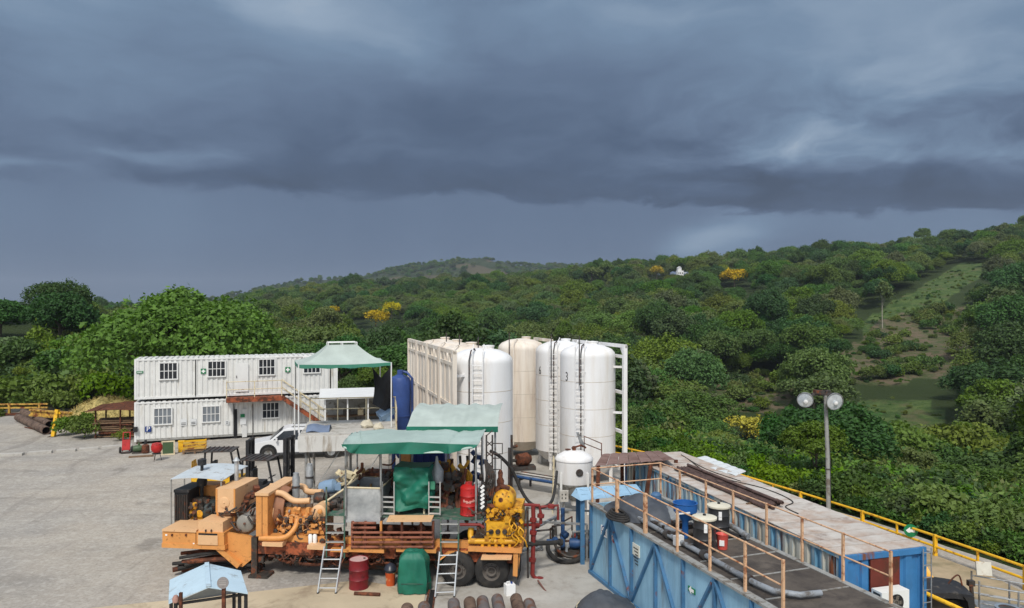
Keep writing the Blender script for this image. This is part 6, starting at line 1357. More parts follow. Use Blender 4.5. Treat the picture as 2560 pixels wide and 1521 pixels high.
part(MT, 'top_flange', grey_paint, lambda b: (b.box(-.10, .10, -TL, .02, TH - .058, TH)))
part(MT, 'top_flange', grey_paint, lambda b: (b.box(TW - .10, TW + .06, -TL, .02, TH - .058, TH)))
for i in range(8):
    y = -.02 - i * 1.32; part(MT, 'stiffener', blue_deep, lambda b: b.box(-.09, -.002, y - .06, y, .12, TH - .06))
    if i < 7:
        ya, yb = (y - .06, y - 1.30)
        if i % 2: ya, yb = yb, ya
        part(MT, 'diagonal_brace', blue_deep, lambda b: b.beam((-.05, ya, .2), (-.05, yb, TH - .15), .06, .09, (1, 0, 0)))
k = 0
y = -1.0
while y > -TL:
    part(MT, 'deck_panel', deck_dark, lambda b: b.box(.12, TW - .11, y - 1.18, y, TH - .05 - .002 * (k % 2), TH - .01)); y -= 1.2; k += 1
def post(b, x, y, h=1.08, w=.026): b.box(x - w, x + w, y - w, y + w, TH, TH + h)
ys = [-.05, -1.75, -3.4, -5.0, -6.4, -7.7, -8.9]
for i_, y in enumerate(ys): part(MT, 'rail_post', rail_rust, lambda b: post(b, -.0, y, 1.08, .045 if i_ in (1, 2) else .026))
for z in (.55, 1.06): part(MT, 'handrail', rail_rust, lambda b: b.tube([(.0, -.05, TH + z), (.0, -8.9, TH + z)], .020, 8))
for y in (-.05, -1.2, -2.6, -3.9, -5.3, -6.6, -7.9, -9.2): part(MT, 'rail_post', rail_rust, lambda b: post(b, TW, y))
for z in (.55, 1.06): part(MT, 'handrail', rail_rust, lambda b: b.tube([(TW, -.05, TH + z), (TW, -9.2, TH + z)], .020, 8))
for z in (.55, 1.06): part(MT, 'handrail', rail_rust, lambda b: b.tube([(.0, -.05, TH + z), (TW, -.05, TH + z)], .020, 8))
part(MT, 'deck_pipe', pvc, lambda b: b.tube([(.34, -1.2, TH + .10), (.34, -7.6, TH + .10), (.42, -8.1, TH + .10), (.8, -8.45, TH + .10), (1.3, -8.5, TH + .10)], .065, 10)); part(MT, 'deck_pipe', pvc, lambda b: b.tube([(.65, -1.0, TH + .08), (.65, -3.6, TH + .08), (.9, -4.0, TH + .1)], .07, 10))
part(MT, 'pipe_coupling', steel_dark, lambda b: [b.cyl((.34, -2.2 - 1.7 * k, TH + .10), (.34, -2.35 - 1.7 * k, TH + .10), .115, n=12) for k in range(4)], None, 'stuff')
part(MT, 'far_pipe', pvc, lambda b: b.tube(smooth_pts([(1.7, -3.2, TH + .3), (2.1, -4.0, TH + .25), (2.2, -4.9, TH + .12)]), .08, 10))
part(MT, 'gate_valve', oily, lambda b: [b.cbox((.9 + .25 * k, -3.6 - .2 * k, TH + .14), (.2, .2, .24)) for k in range(4)], None, 'stuff')
for k in range(9): part(MT, 'grating_edge', grey_paint, lambda b: b.box(.14, TW - .14, -2.22 - 1.2 * k, -2.18 - 1.2 * k, TH - .012, TH + .006))
part(MT, 'sampling_stand', sign_white, lambda b: (b.box(.26, .29, -4.62, -4.59, TH, TH + .85), b.box(.16, .40, -4.68, -4.54, TH + .02, TH + .26), b.box(.20, .62, -4.62, -4.59, TH + .80, TH + .83)))
part(MT, 'deck_hose', rubber, lambda b: b.tube(smooth_pts([(1.0, -1.6, TH + .04), (1.5, -2.6, TH + .04), (1.1, -3.5, TH + .04), (1.7, -4.4, TH + .04), (2.2, -4.6, TH + .04)]), .035, 7))
part(MT, 'deck_board', wood, lambda b: b.cbox((1.75, -2.4, TH + .02), (.25, 1.6, .04), (0, 0, 14)))
part(MT, 'agitator', bluep0, lambda b: (b.cbox((1.3, -1.75, TH + .12), (.5, .4, .24)), b.lathe([(.02, 0), (.15, 0), (.16, .3), (.1, .36), (.02, .37)], (1.3, -1.75, TH + .24), 16)))
part(MT, 'deck_fittings', oily, lambda b: [b.cbox((rng.uniform(.5, 2.2), rng.uniform(-4.6, -.6), TH + .06), (rng.uniform(.06, .22), rng.uniform(.06, .22), rng.uniform(.06, .16)), (0, 0, rng.uniform(0, 90))) for _ in range(30)], None, 'stuff')
# signs on the tank side
def side_plate(px0, px1, py0, py1, m, name='sign', out=.012, label=None):
    a, c = MF.S(px0, py0, -.012), MF.S(px1, py1, -.012); y0, y1 = min(a.y, c.y), max(a.y, c.y); z0, z1 = min(a.z, c.z), max(a.z, c.z)
    h = z1 - z0 if abs(a.y - c.y) < 5 else .4
    return part(MT, name, m, lambda b: b.box(-.012 - out, -.002, y0, y1, z0, z1), label), y0, y1, z0, z1
def flat(parent, name, m, pts, x): return part(parent, name, m, lambda b: b.prism([(x, y, z) for y, z in pts], (-.002, 0, 0)))
def disc(cy, cz, r, n=20): return [(cy + r * math.cos(2 * math.pi * k / n), cz + r * math.sin(2 * math.pi * k / n)) for k in range(n)]
s, y0, y1, z0, z1 = side_plate(1503, 1517, 1312, 1346, sign_white, 'safety_sign', label='white notice with a blue helmet disc'); ym, zm = (y0 + y1) / 2, z0 + (z1 - z0) * .62
flat(s, 'blue_disc', sign_blue, disc(ym, zm, (y1 - y0) * .36), -.0255); flat(s, 'helmet', sign_white, [(ym + .10, zm), (ym + .07, zm + .07), (ym, zm + .10), (ym - .07, zm + .07), (ym - .10, zm), (ym - .13, zm - .02), (ym + .13, zm - .02)], -.0285)
for k in range(2): flat(s, 'print_line', sign_black, [(y0 + .05, z0 + .06 + .07 * k), (y1 - .05, z0 + .06 + .07 * k), (y1 - .05, z0 + .09 + .07 * k), (y0 + .05, z0 + .09 + .07 * k)], -.0255)
s, y0, y1, z0, z1 = side_plate(1530, 1541, 1338, 1358, sign_white, 'prohibition_sign'); ym, zm = (y0 + y1) / 2, (z0 + z1) / 2; r_ = (y1 - y0) * .42
part(s, 'red_ring', red, lambda b: b.ring((-.0255, ym, zm), (-.0285, ym, zm), r_, r_ * .72, 20)); flat(s, 'red_bar', red, [(ym - r_ * .6, zm + r_ * .5), (ym - r_ * .5, zm + r_ * .6), (ym + r_ * .6, zm - r_ * .5), (ym + r_ * .5, zm - r_ * .6)], -.0295); flat(s, 'pictogram', sign_black, [(ym - .03, zm - .08), (ym + .03, zm - .08), (ym + .03, zm + .08), (ym - .03, zm + .08)], -.0255)
s, y0, y1, z0, z1 = side_plate(1582, 1599, 1356, 1396, mat('cream_notice', rgb(222, 220, 206), .5, var=.04), 'notice', label='cream notice with lines of dark print')
for k in range(6): flat(s, 'print_line', sign_black, [(y0 + .06, z1 - .10 - .085 * k), (y1 - .06 - .05 * (k % 3), z1 - .10 - .085 * k), (y1 - .06 - .05 * (k % 3), z1 - .13 - .085 * k), (y0 + .06, z1 - .13 - .085 * k)], -.0255)
s, y0, y1, z0, z1 = side_plate(1721, 1738, 1464, 1488, sign_green, 'exit_sign', label='green exit sign with a white arrow'); ym, zm = (y0 + y1) / 2, (z0 + z1) / 2; w_ = (y1 - y0)
# seen from the left the +y side is on the viewer's left: the arrow points that way, with a running figure's leg strokes
flat(s, 'arrow', sign_white, [(ym + w_ * .40, zm), (ym + w_ * .02, zm + w_ * .36), (ym + w_ * .02, zm + w_ * .13), (ym - w_ * .36, zm + w_ * .13), (ym - w_ * .36, zm - w_ * .13), (ym + w_ * .02, zm - w_ * .13), (ym + w_ * .02, zm - w_ * .36)], -.0255)
# things on the tank
def on_tank(px, py): q = MF.Z(px, py, TH); w = MF.o + MF.ax * q.x + MF.ay * q.y; return Fr(w.x, w.y, 19, TH)
blk = mat('black_drum', (.03, .03, .032), .4, var=.2)
for px, py, lb in ((1761, 1374, 'black drum with pale lid on the mud tank deck, nearer of the two'), (1797, 1340, 'black drum with pale lid on the mud tank deck, farther of the two')):
    f = on_tank(px, py); t = thing('black_drum', lb, 'drum', f, 'black drums on the mud tank'); part(t, 'body', blk, lambda b: b.lathe([(.02, 0), (.27, 0), (.285, .03), (.275, .05), (.275, .28), (.29, .3), (.275, .32), (.275, .56), (.29, .58), (.275, .6), (.275, .80), (.02, .80)], n=28)); part(t, 'lid', mat('pale_lid', rgb(214, 208, 188), .6, var=.1), lambda b: b.lathe([(.29, .77), (.31, .79), (.31, .83), (.2, .86), (.02, .865)], n=28)); part(t, 'lid_knob', sign_black, lambda b: b.cyl((0, 0, .86), (0, 0, .90), .04)); part(t, 'label', sign_white, lambda b: b.prism([(.278 * math.cos(a), .278 * math.sin(a), .5) for a in (-2.2, -2.05, -1.9)] + [(.278 * math.cos(a), .278 * math.sin(a), .72) for a in (-1.9, -2.05, -2.2)], (-.004, -.008, 0)))
f = on_tank(1806, 1372); t = thing('red_bucket', 'small red bucket beside the black drums on the mud tank', 'bucket', f); part(t, 'pail', mat('faded_red_plastic', rgb(206, 84, 74), .5, var=.12), lambda b: b.lathe([(.02, 0), (.12, 0), (.15, .36), (.16, .38), (.14, .38), (.02, .2)], n=20)); part(t, 'label', sign_white, lambda b: b.cbox((-.09, -.105, .18), (.12, .02, .14), (0, 0, -40))); part(t, 'handle', steel_dark, lambda b: b.tube([(.15 * math.cos(a), .05, .36 - .12 * math.sin(a)) for a in [k * .349 for k in range(10)]], .006, 5))
f = on_tank(1713, 1345); t = thing('mixing_hopper', 'blue funnel-shaped mixing hopper on the mud tank deck', 'hopper', f); hb = mat('bright_blue_paint', rgb(36, 92, 158), .45, var=.1)
part(t, 'funnel', hb, lambda b: b.lathe([(.07, .28), (.09, .45), (.31, .72), (.31, .92), (.33, .94), (.29, .94), (.28, .74), (.05, .44)], n=28)); part(t, 'throat', hb, lambda b: b.cyl((0, 0, 0), (0, 0, .3), .08, n=12)); part(t, 'mixer_pipe', oily, lambda b: b.tube([(-.5, 0, .1), (.55, .1, .1)], .09, 10)); part(t, 'handle', blk, lambda b: b.tube([(-.3, .1, .86), (-.48, .15, .9)], .025, 6))
tarp_black = mat('dark_grey_tarp', rgb(72, 76, 82), .55, var=.25, scale=1.5, bump=.2, bscale=8)
def heap(b, c, rx, ry, h, seed, n=40):
    def fn(u, v):
        a = u * 2 * math.pi; q = v; x, y = math.cos(a) * rx * q, math.sin(a) * ry * q; k = (1 - q ** 2.4)
        return (c[0] + x * (1 + .12 * mnoise.noise((math.cos(a) * 2, math.sin(a) * 2, seed))), c[1] + y * (1 + .12 * mnoise.noise((math.cos(a) * 2, math.sin(a) * 2, seed + 4))), c[2] + max(.0, h * k * (1 + .35 * mnoise.noise((x * 1.6, y * 1.6, seed))) + .16 * h * abs(mnoise.noise((x * 4, y * 4, seed + 9)))))
    b.grid(fn, n, 14)
f = on_tank(1590, 1285); t = thing('tarp_bundle', 'dark grey tarpaulin heaped with hoses at the far end of the mud tank', 'tarpaulin', f); part(t, 'sheet', tarp_black, lambda b: heap(b, (.2, .1, 0), 1.0, 1.25, .42, 3.))
part(t, 'hose_coil', rubber, lambda b: [b.tube([(-.75 + (.30 - .05 * k) * math.cos(a), -.3 + (.45 - .04 * k) * math.sin(a), .06 + .05 * k) for a in [j * .3927 for j in range(17)]], .035, 6) for k in range(4)])
t = thing('tarp_bundle', 'pale grey sheet bunched beside the blue hopper on the mud tank', 'tarpaulin', on_tank(1675, 1300)); part(t, 'sheet', mat('grey_sheet', rgb(132, 136, 138), .6, var=.2), lambda b: heap(b, (.5, .2, 0), .7, .8, .3, 8.)); part(t, 'fold', mat('grey_sheet', (0, 0, 0)), lambda b: b.tube(smooth_pts([(-.1, -.3, .1), (.3, -.5, .2), (.9, -.3, .12)]), .08, 8))

# ================================================================== blue rusty container on the right
shab = mat('shabby_blue_side', rgb(108, 158, 186), .6, var=.15, scale=1.2, col2=rgb(196, 192, 178), cov=.50, c2scale=1.6, streak=1.6, soft=.06, col3=rgb(120, 72, 46), cov3=.22)
endblue = mat('container_blue', rgb(58, 118, 168), .5, var=.12, col2=rgb(120, 74, 50), cov=.12, c2scale=2, streak=1, soft=.06)
roof_pale = mat('bleached_rusty_roof', rgb(194, 188, 180), .75, var=.10, scale=.8, col2=rgb(170, 146, 128), cov=.34, c2scale=.9, soft=.14, col3=rgb(128, 108, 96), cov3=.10, bump=.2)
CF = Fr(7.73, 16.8, 15.5); RC = thing('rusty_container', 'old blue shipping container with bleached rusty roof along the guardrail', 'container', CF)
CL, CW, CH = 12.19, 2.40, 2.60
def side(b):
    bb = MB(); corrug(bb, 0, CL - .3, .16, CH - .1, 0, .29, .06); b.add([(p[1] + .03, p[0] + .15, p[2]) for p in bb.v], bb.f)
part(RC, 'side_wall', shab, side); part(RC, 'side_wall', endblue, lambda b: b.box(CW - .05, CW, .15, CL - .15, .16, CH - .1))
def endw(b):
    bb = MB(); corrug(bb, .14, CW - .14, .18, CH - .14, .05, .36, .05); b.add(bb.v, bb.f)
part(RC, 'end_wall', endblue, endw); part(RC, 'end_wall', endblue, lambda b: b.box(.1, CW - .1, CL - .06, CL, .16, CH - .1))
part(RC, 'rust_panel', mat('rust_panel', rgb(104, 44, 32), .8, var=.2, col2=RUST_D, cov=.3), lambda b: b.box(.78, 1.62, .012, .045, 1.55, CH - .16))
for x in (0, CW - .14):
    for y in (0, CL - .14): part(RC, 'corner_post', endblue, lambda b: b.box(x, x + .14, y, y + .14, 0, CH))
part(RC, 'top_rail', endblue, lambda b: b.box(.14, CW - .14, .0, .09, CH - .14, CH - .01)); part(RC, 'bottom_rail', endblue, lambda b: b.box(.14, CW - .14, .0, .1, .02, .18))
for x in (0, CW - .08): part(RC, 'side_rail', shab, lambda b: b.box(x, x + .08, .14, CL - .14, CH - .10, CH - .008)); part(RC, 'side_rail', shab, lambda b: b.box(x, x + .08, .14, CL - .14, .02, .16))
for k in range(24):
    y0_ = .08 + k * (CL - .12) / 24; part(RC, 'roof_panel', roof_pale, lambda b: b.box(-.02, CW + .02, y0_, y0_ + (CL - .12) / 24 - .02, CH - .006, CH + .014 + .004 * (k % 2)))
part(RC, 'cable', rubber, lambda b: b.tube(smooth_pts([(1.9, 10.5, CH + .03), (1.4, 8, CH + .03), (2.0, 6.0, CH + .03), (1.9, 4.4, CH + .03), (1.3, 3.9, CH + .03), (1.2, 3.2, CH + .03)]), .018, 5))
part(RC, 'cable', rubber, lambda b: b.tube(smooth_pts([(2.1, 11.5, CH + .03), (1.7, 9, CH + .03), (1.85, 7, CH + .03)]), .015, 5))
part(RC, 'wall_ladder', grey_metal, lambda b: ([b.tube([(x, -.08, .2), (x, -.08, CH)], .015, 6) for x in (2.22, 2.46)], [b.tube([(2.22, -.08, .4 + .3 * k), (2.46, -.08, .4 + .3 * k)], .012, 6) for k in range(8)]))
# air conditioner
a = CF.L(2177, 1516, -.02); c = CF.L(2254, 1460, -.02); t = thing('air_conditioner', 'white air-conditioner outdoor unit on the near end of the blue container', 'air conditioner', CF)
acm = mat('ac_white', rgb(232, 232, 226), .5, var=.04, col2=rgb(190, 184, 170), cov=.1); x0, x1, z0, z1 = a.x, a.x + .78, c.z - .54, c.z
part(t, 'case', acm, lambda b: b.box(x0, x1, -.36, -.04, z0, z1)); part(t, 'fan_recess', dark, lambda b: b.lathe([(.01, 0), (.20, 0), (.20, .006), (.01, .006)], (x0 + .40, -.361, (z0 + z1) / 2), 24, (0, -1, 0)))
part(t, 'fan_grille', steel_dark, lambda b: [b.ring((x0 + .40, -.37, (z0 + z1) / 2), (x0 + .40, -.378, (z0 + z1) / 2), r, r - .008, 20) for r in (.05, .10, .15, .205)], None, 'stuff')
for k in range(5): an = k * 1.2566; part(t, 'fan_blade', mat('grey_blade', rgb(120, 112, 100), .6), lambda b: b.beam((x0 + .40, -.368, (z0 + z1) / 2), (x0 + .40 + .17 * math.cos(an), -.368, (z0 + z1) / 2 + .17 * math.sin(an)), .004, .08, (-math.sin(an), 0, math.cos(an))))
part(t, 'louvre', mat('dark_louvre', rgb(60, 62, 62), .6), lambda b: b.box(x0 - .006, x0 - .001, -.32, -.10, z0 + .05, z1 - .05)); part(t, 'bracket', steel_dark, lambda b: [b.box(x, x + .04, -.36, .0, z0 - .04, z0 - .002) for x in (x0 + .1, x1 - .14)])
# drill rods on the roof
rodm = mat('drill_rod', rgb(96, 76, 70), .7, .2, var=.2, col2=rgb(64, 50, 46), cov=.4)
q0 = CF.Z(1712, 1172, CH + .05); q1 = CF.Z(1942, 1268, CH + .05)
for k in range(9):
    d_ = Vector((q1.x - q0.x, q1.y - q0.y, 0)).normalized(); sd = Vector((-d_.y, d_.x, 0)) * ((k - 4) * .105); lift = .085 if k < 7 else .17
    p = Vector((q0.x, q0.y, CH + lift)) + sd * (1 if k < 7 else .4) + d_ * rng.uniform(-.15, .15) ; p2 = Vector((q1.x, q1.y, CH + lift)) + sd * (1 if k < 7 else .4) + d_ * rng.uniform(-.2, .2)
    o = thing('drill_rod', 'rusty drill rod in the bundle lying on the container roof', 'rod', CF, 'drill rods on the container roof'); part(o, 'tube', rodm, lambda b: b.ring(p, p2, .045, .028, 10)); part(o, 'coupling', rodm, lambda b: b.ring(p2 - d_ * .22, p2 - d_ * .02, .056, .046, 10))
part(RC, 'batten', wood, lambda b: b.beam(Vector((q0.x - .6, q0.y - .9, CH + .03)), Vector((q0.x + .6, q0.y - .7, CH + .03)), .06, .04)); part(RC, 'batten', wood, lambda b: b.beam(Vector((q1.x - .6, q1.y + .6, CH + .03)), Vector((q1.x + .6, q1.y + .8, CH + .03)), .06, .04))
# pale sheet roof and brown rusty roof at the far end, light blue sheet over the tank head
def sheet_roof(name, label, pts, m, posts, pm, n=8, rib=.02):
    o_ = Vector((pts[0][0], pts[0][1], 0)); t = thing(name, label, 'roof', Fr(o_.x, o_.y, 0)); A, B_, C_, D_ = [Vector(p) - o_ for p in pts]
    for k in range(n):
        u0, u1 = k / n, (k + .96) / n; part(t, 'roof_sheet', m, lambda b: b.grid(lambda u, v: A.lerp(B_, u0 + (u1 - u0) * u).lerp(D_.lerp(C_, u0 + (u1 - u0) * u), v) + Vector((0, 0, rib * math.sin(math.pi * u) + .004 * (k % 2))), 4, 4, (0, 0, -.015)))
    for p, q in posts: part(t, 'post', pm, lambda b: b.beam(Vector(p) - o_, Vector(q) - o_, .14, .14))
    return t
wr = mat('white_sheet_roof', rgb(218, 222, 222), .5, var=.05, col2=rgb(180, 176, 168), cov=.15)
sheet_roof('lean_to_roof', 'pale grey sheet roof beside the far end of the blue container', [P(1706, 1152, 27.6), P(1840, 1190, 24.8), P(1866, 1179, 25.8), P(1762, 1140, 28.6)], wr, [(P(1838, 1188, 25.2), Vector((P(1838, 1188, 25.2).x, 25.2, 0))), (P(1770, 1146, 28.2), Vector((P(1770, 1146, 28.2).x, 28.2, 0)))], steel_dark, 6)
br_ = mat('brown_rusty_roof', rgb(132, 106, 98), .75, var=.10, scale=1.0, col2=rgb(104, 76, 66), cov=.3, c2scale=1.2, soft=.16)
A_, B_, C_, D_ = P(1487, 1166, 25.9), P(1688, 1149, 26.3), P(1652, 1128, 28.6), P(1506, 1136, 28.2)
rf = sheet_roof('rusty_roof', 'brown rusty sheet roof on leaning posts beyond the mud tank', [A_, B_, C_, D_], br_, [], rust, 7)
for (px, py, px2, py2, Y) in ((1628, 1158, 1616, 1236, 26.1), (1652, 1156, 1642, 1234, 26.2), (1496, 1164, 1494, 1238, 26.0), (1555, 1146, 1556, 1230, 27.6), (1690, 1150, 1688, 1225, 27.0)):
    top = P(px, py, Y); q = P(px2, py2, Y); d_ = (q - top); bot = top + d_ * (top.z / -d_.z); part(rf, 'post', rust, lambda b: b.beam(top - Vector((A_.x, A_.y, 0)), bot - Vector((A_.x, A_.y, 0)), .13, .10))
lb_ = mat('light_blue_sheet', rgb(158, 196, 222), .5, var=.06, col2=rgb(120, 150, 172), cov=.15)
bl = sheet_roof('blue_sheet_roof', 'light blue sheet roof at the far end of the mud tank', [P(1453, 1252, 23.4), P(1610, 1234, 24.2), P(1592, 1211, 25.6), P(1441, 1220, 25.0)], lb_, [(P(1456, 1250, 23.6), Vector((P(1456, 1250, 23.6).x, 23.6, 0))), (P(1445, 1224, 24.8), Vector((P(1445, 1224, 24.8).x, 24.8, 0))), (P(1596, 1216, 25.4), Vector((P(1596, 1216, 25.4).x, 25.4, 0)))], blue_deep, 5, .01)
part(bl, 'side_flap', lb_, lambda b: b.prism([P(1453, 1252, 23.38) - Vector((P(1453, 1252, 23.4).x, 23.4, 0)), P(1441, 1220, 25.0) - Vector((P(1453, 1252, 23.4).x, 23.4, 0)), P(1429, 1238, 24.6) - Vector((P(1453, 1252, 23.4).x, 23.4, 0))], (-.02, 0, -.01)))
# yellow rails and pumps seen under the brown roof
YR = Fr(3.4, 28.6, -8); t = thing('yellow_railing', 'short yellow pipe railing under the brown rusty roof', 'railing', YR)
for x in (0, .9, 1.8, 2.7): part(t, 'post', yellow, lambda b: b.cyl((x, 0, 0), (x, 0, 1.15), .035, n=8))
for z in (.6, 1.12): part(t, 'handrail', yellow, lambda b: b.tube([(0, 0, z), (2.7, 0, z)], .03, 8))
t = thing('charge_pump', 'dark pump with pink-red motor under the brown rusty roof', 'pump', Fr(3.6, 26.9, 10)); part(t, 'motor', mat('pink_red_motor', rgb(196, 72, 78), .5), lambda b: b.lathe([(.03, -.3), (.2, -.28), (.22, .2), (.1, .3)], (0, 0, .9), 16, (1, 0, 0))); part(t, 'pump_case', oily, lambda b: b.lathe([(.05, 0), (.3, .02), (.3, .2), (.05, .24)], (.6, 0, .85), 18, (1, 0, 0))); part(t, 'stand', steel_dark, lambda b: b.box(-.4, 1.0, -.25, .25, 0, .62))
for i, (x, y) in enumerate(((5.0, 27.4), (5.4, 27.2))):
    t = thing('yellow_cylinder', ['yellow gas cylinder standing under the brown rusty roof, left one', 'yellow gas cylinder standing under the brown rusty roof, right one'][i], 'gas cylinder', Fr(x, y, 0)); part(t, 'body', yellow, lambda b: b.lathe([(.05, 0), (.14, .02), (.14, 1.2), (.08, 1.36), (.04, 1.4)], n=16)); part(t, 'valve', steel_dark, lambda b: b.cyl((0, 0, 1.4), (0, 0, 1.5), .03))

# ================================================================== pipework between trailer and tanks
redp = mat('dark_red_pipe', rgb(124, 44, 40)); bluep = mat('blue_pump_paint', rgb(44, 78, 124), .5, var=.2, col2=rgb(30, 40, 56), cov=.3)
def at3(px, py, z=0): g_ = G(px, py, z); return g_
SP = Fr(*G(1332, 1447)[:2], 0); t = thing('red_standpipe', 'dark red standpipe with valves and elbows beside the trailer tail', 'pipe', SP); q = lambda px, py, Y=SP.o.y: P(px, py, Y) - Vector((SP.o.x, SP.o.y, 0))
part(t, 'riser', redp, lambda b: b.tube([q(1333, 1265), q(1334, 1330), q(1331, 1436), q(1337, 1446), q(1352, 1449)], .07, 10)); part(t, 'top_line', redp, lambda b: b.tube([q(1310, 1262), q(1348, 1264), q(1352, 1284), q(1352, 1310)], .05, 8)); part(t, 'top_line', redp, lambda b: b.tube([q(1352, 1268), q(1395, 1264), q(1395, 1300)], .045, 8))
for px, py in ((1333, 1300), (1333, 1332), (1331, 1400), (1350, 1448), (1352, 1290), (1378, 1266)): part(t, 'union', redp, lambda b: b.lathe([(.05, -.06), (.11, -.05), (.11, .05), (.05, .06)], q(px, py), 12, (.1, 0, 1)))
part(t, 'valve_wheel', rust, lambda b: b.ring(q(1342, 1452), q(1346, 1466), .09, .07, 14)); part(t, 'branch', redp, lambda b: b.tube([q(1331, 1312), q(1300, 1314, SP.o.y + .3)], .05, 8))
part(t, 'prop', steel_dark, lambda b: (b.cyl(q(1319, 1268), q(1320, 1476), .035), b.lathe([(.02, 0), (.06, .02), (.06, .1), (.02, .12)], q(1320, 1478), 10)))
o_ = MB().tube(smooth_pts([P(1345, 1452, 21.9), P(1362, 1476, 21.4), P(1384, 1502, 20.9), P(1392, 1521, 20.5)]), .03, 6).build('drain_hose', mat('rusty_hose', rgb(120, 84, 74), .7)); tag(o_, 'thin rusty hose running from the red standpipe towards the viewer', 'hose')
o_ = MB().tube(smooth_pts([P(1226, 1128, 23.2), P(1250, 1142, 23.4), P(1278, 1172, 23.6), P(1300, 1220, 23.6), P(1318, 1250, 23.4), P(1336, 1264, 23.2), P(1360, 1268, 23.4), P(1380, 1252, 25.0), P(1388, 1215, 27.0), P(1392, 1180, 28.6)]), .055, 10).build('black_hose', rubber); tag(o_, 'thick black hose looping down from the green canopy to the white tank', 'hose')
for i, (px, p0, p1, Y) in enumerate(((1273, 1120, 1240, 23.6), (1279, 1088, 1240, 23.9))):
    a = P(px, p0, Y); tag(MB().tube([(a.x, Y, 0), (a.x, Y, a.z)], .04, 8).tube([(a.x - .12, Y, .02), (a.x + .12, Y, .02)], .05, 6).build('steel_pole', steel_dark), ['shorter dark pole standing behind the trailer tail', 'taller dark pole standing behind the trailer tail'][i], 'pole')
MN = Fr(1.6, 24.6, -10); t = thing('pipe_manifold', 'tangle of grey pipes and valves on a low frame beside the mud tank', 'pipework', MN)
g = random.Random(21)
for k in range(9):
    x0_, y0_ = g.uniform(-1.2, .6), g.uniform(-.6, 1.0); L_ = g.uniform(.8, 2.0); an = g.choice([.3, .5, -2.4, 1.2]); z_ = g.uniform(.15, .8)
    part(t, 'pipe', [pvc, steel_dark, grey_metal, oily][k % 4], lambda b: b.tube([(x0_, y0_, .05), (x0_, y0_, z_), (x0_ + L_ * math.cos(an), y0_ + L_ * math.sin(an), z_), (x0_ + L_ * math.cos(an), y0_ + L_ * math.sin(an), .05)], g.uniform(.03, .06), 8))
for k in range(7): part(t, 'valve', [bluep, redp, oily][k % 3], lambda b: b.lathe([(.04, -.1), (.11, -.08), (.11, .08), (.04, .1)], (g.uniform(-1.2, 1.0), g.uniform(-.6, 1.0), g.uniform(.2, .8)), 12, (g.uniform(-1, 1), g.uniform(-1, 1), .3)))
for x, y in ((-1.3, -.6), (1.0, -.6), (-1.3, 1.0), (1.0, 1.0)): part(t, 'post', grey_metal, lambda b: b.box(x - .04, x + .04, y - .04, y + .04, 0, 1.25))
part(t, 'frame', grey_metal, lambda b: (b.beam((-1.3, -.6, 1.25), (1.0, -.6, 1.25), .06), b.beam((-1.3, 1.0, 1.25), (1.0, 1.0, 1.25), .06), b.beam((-1.3, -.6, 1.25), (-1.3, 1.0, 1.25), .06)))
f = Fr(*G(1410, 1292)[:2], -5); t = thing('control_box', 'small pale electrical control box on a stand left of the mud tank', 'control box', f); part(t, 'case', sheet_grey, lambda b: b.box(-.18, .18, -.1, .1, .62, 1.05)); part(t, 'stand', grey_metal, lambda b: b.box(-.03, .03, -.03, .03, 0, .62)); part(t, 'switch', sign_black, lambda b: [b.cyl((x, -.1, z), (x, -.125, z), .025, n=8) for x in (-.07, .07) for z in (.78, .92)])
BP = Fr(*G(1440, 1392)[:2], -6); t = thing('blue_pump', 'blue centrifugal pump with dark hoses at the foot of the mud tank', 'pump', BP)
part(t, 'motor', bluep, lambda b: b.lathe([(.04, -.34), (.16, -.32), (.18, -.2), (.18, .3), (.1, .36)], (.1, .1, .42), 18, (1, 0, 0))); part(t, 'volute', bluep, lambda b: b.lathe([(.05, -.08), (.24, -.07), (.27, 0), (.24, .07), (.05, .08)], (-.45, .1, .45), 20, (1, 0, 0))); part(t, 'discharge', bluep, lambda b: b.tube([(-.45, .1, .6), (-.45, .1, 1.6)], .07, 10)); part(t, 'suction_line', bluep, lambda b: b.tube([(-.6, .1, .45), (-1.0, .1, .45)], .08, 10)); part(t, 'skid', steel_dark, lambda b: b.box(-.7, .6, -.18, .38, .02, .2)); part(t, 'terminal_box', oily, lambda b: b.cbox((.15, .1, .66), (.2, .18, .14)))
part(t, 'hose', rubber, lambda b: b.tube(smooth_pts([(-.95, .0, .45), (-.9, -.35, .25), (-.55, -.75, .10), (-.1, -.8, .12), (.25, -.5, .2), (.45, -.1, .4)]), .075, 10)); part(t, 'hose', oily, lambda b: b.tube(smooth_pts([(-.75, .1, .5), (-.6, -.3, .3), (-.2, -.5, .15), (.3, -.35, .25), (.6, .1, .4)]), .055, 10))
o_ = MB().tube([P(1302, 1362, 22.1), P(1400, 1356, 22.9)], .07, 10).tube([P(1398, 1356, 22.88), P(1404, 1356, 22.93)], .11, 10).build('suction_hose', rubber); tag(o_, 'straight black suction hose from the yellow pump to the blue pump', 'hose')
t = thing('blue_pipe_rack', 'low rack of long pipes with blue ends in front of the silos', 'pipe rack', Fr(1.3, 32.6, -35))
for k in range(5): part(t, 'pipe', [bluep, pvc, steel_dark, sheet_grey, oily][k], lambda b: b.cyl((-1.6, k * .2, .62), (1.9, k * .2, .62), .07, n=10))
for x in (-1.2, 1.4): part(t, 'trestle', steel_dark, lambda b: (b.box(x, x + .08, -.1, 1.0, .46, .54), b.box(x, x + .08, -.05, .03, 0, .46), b.box(x, x + .08, .87, .95, 0, .46)))
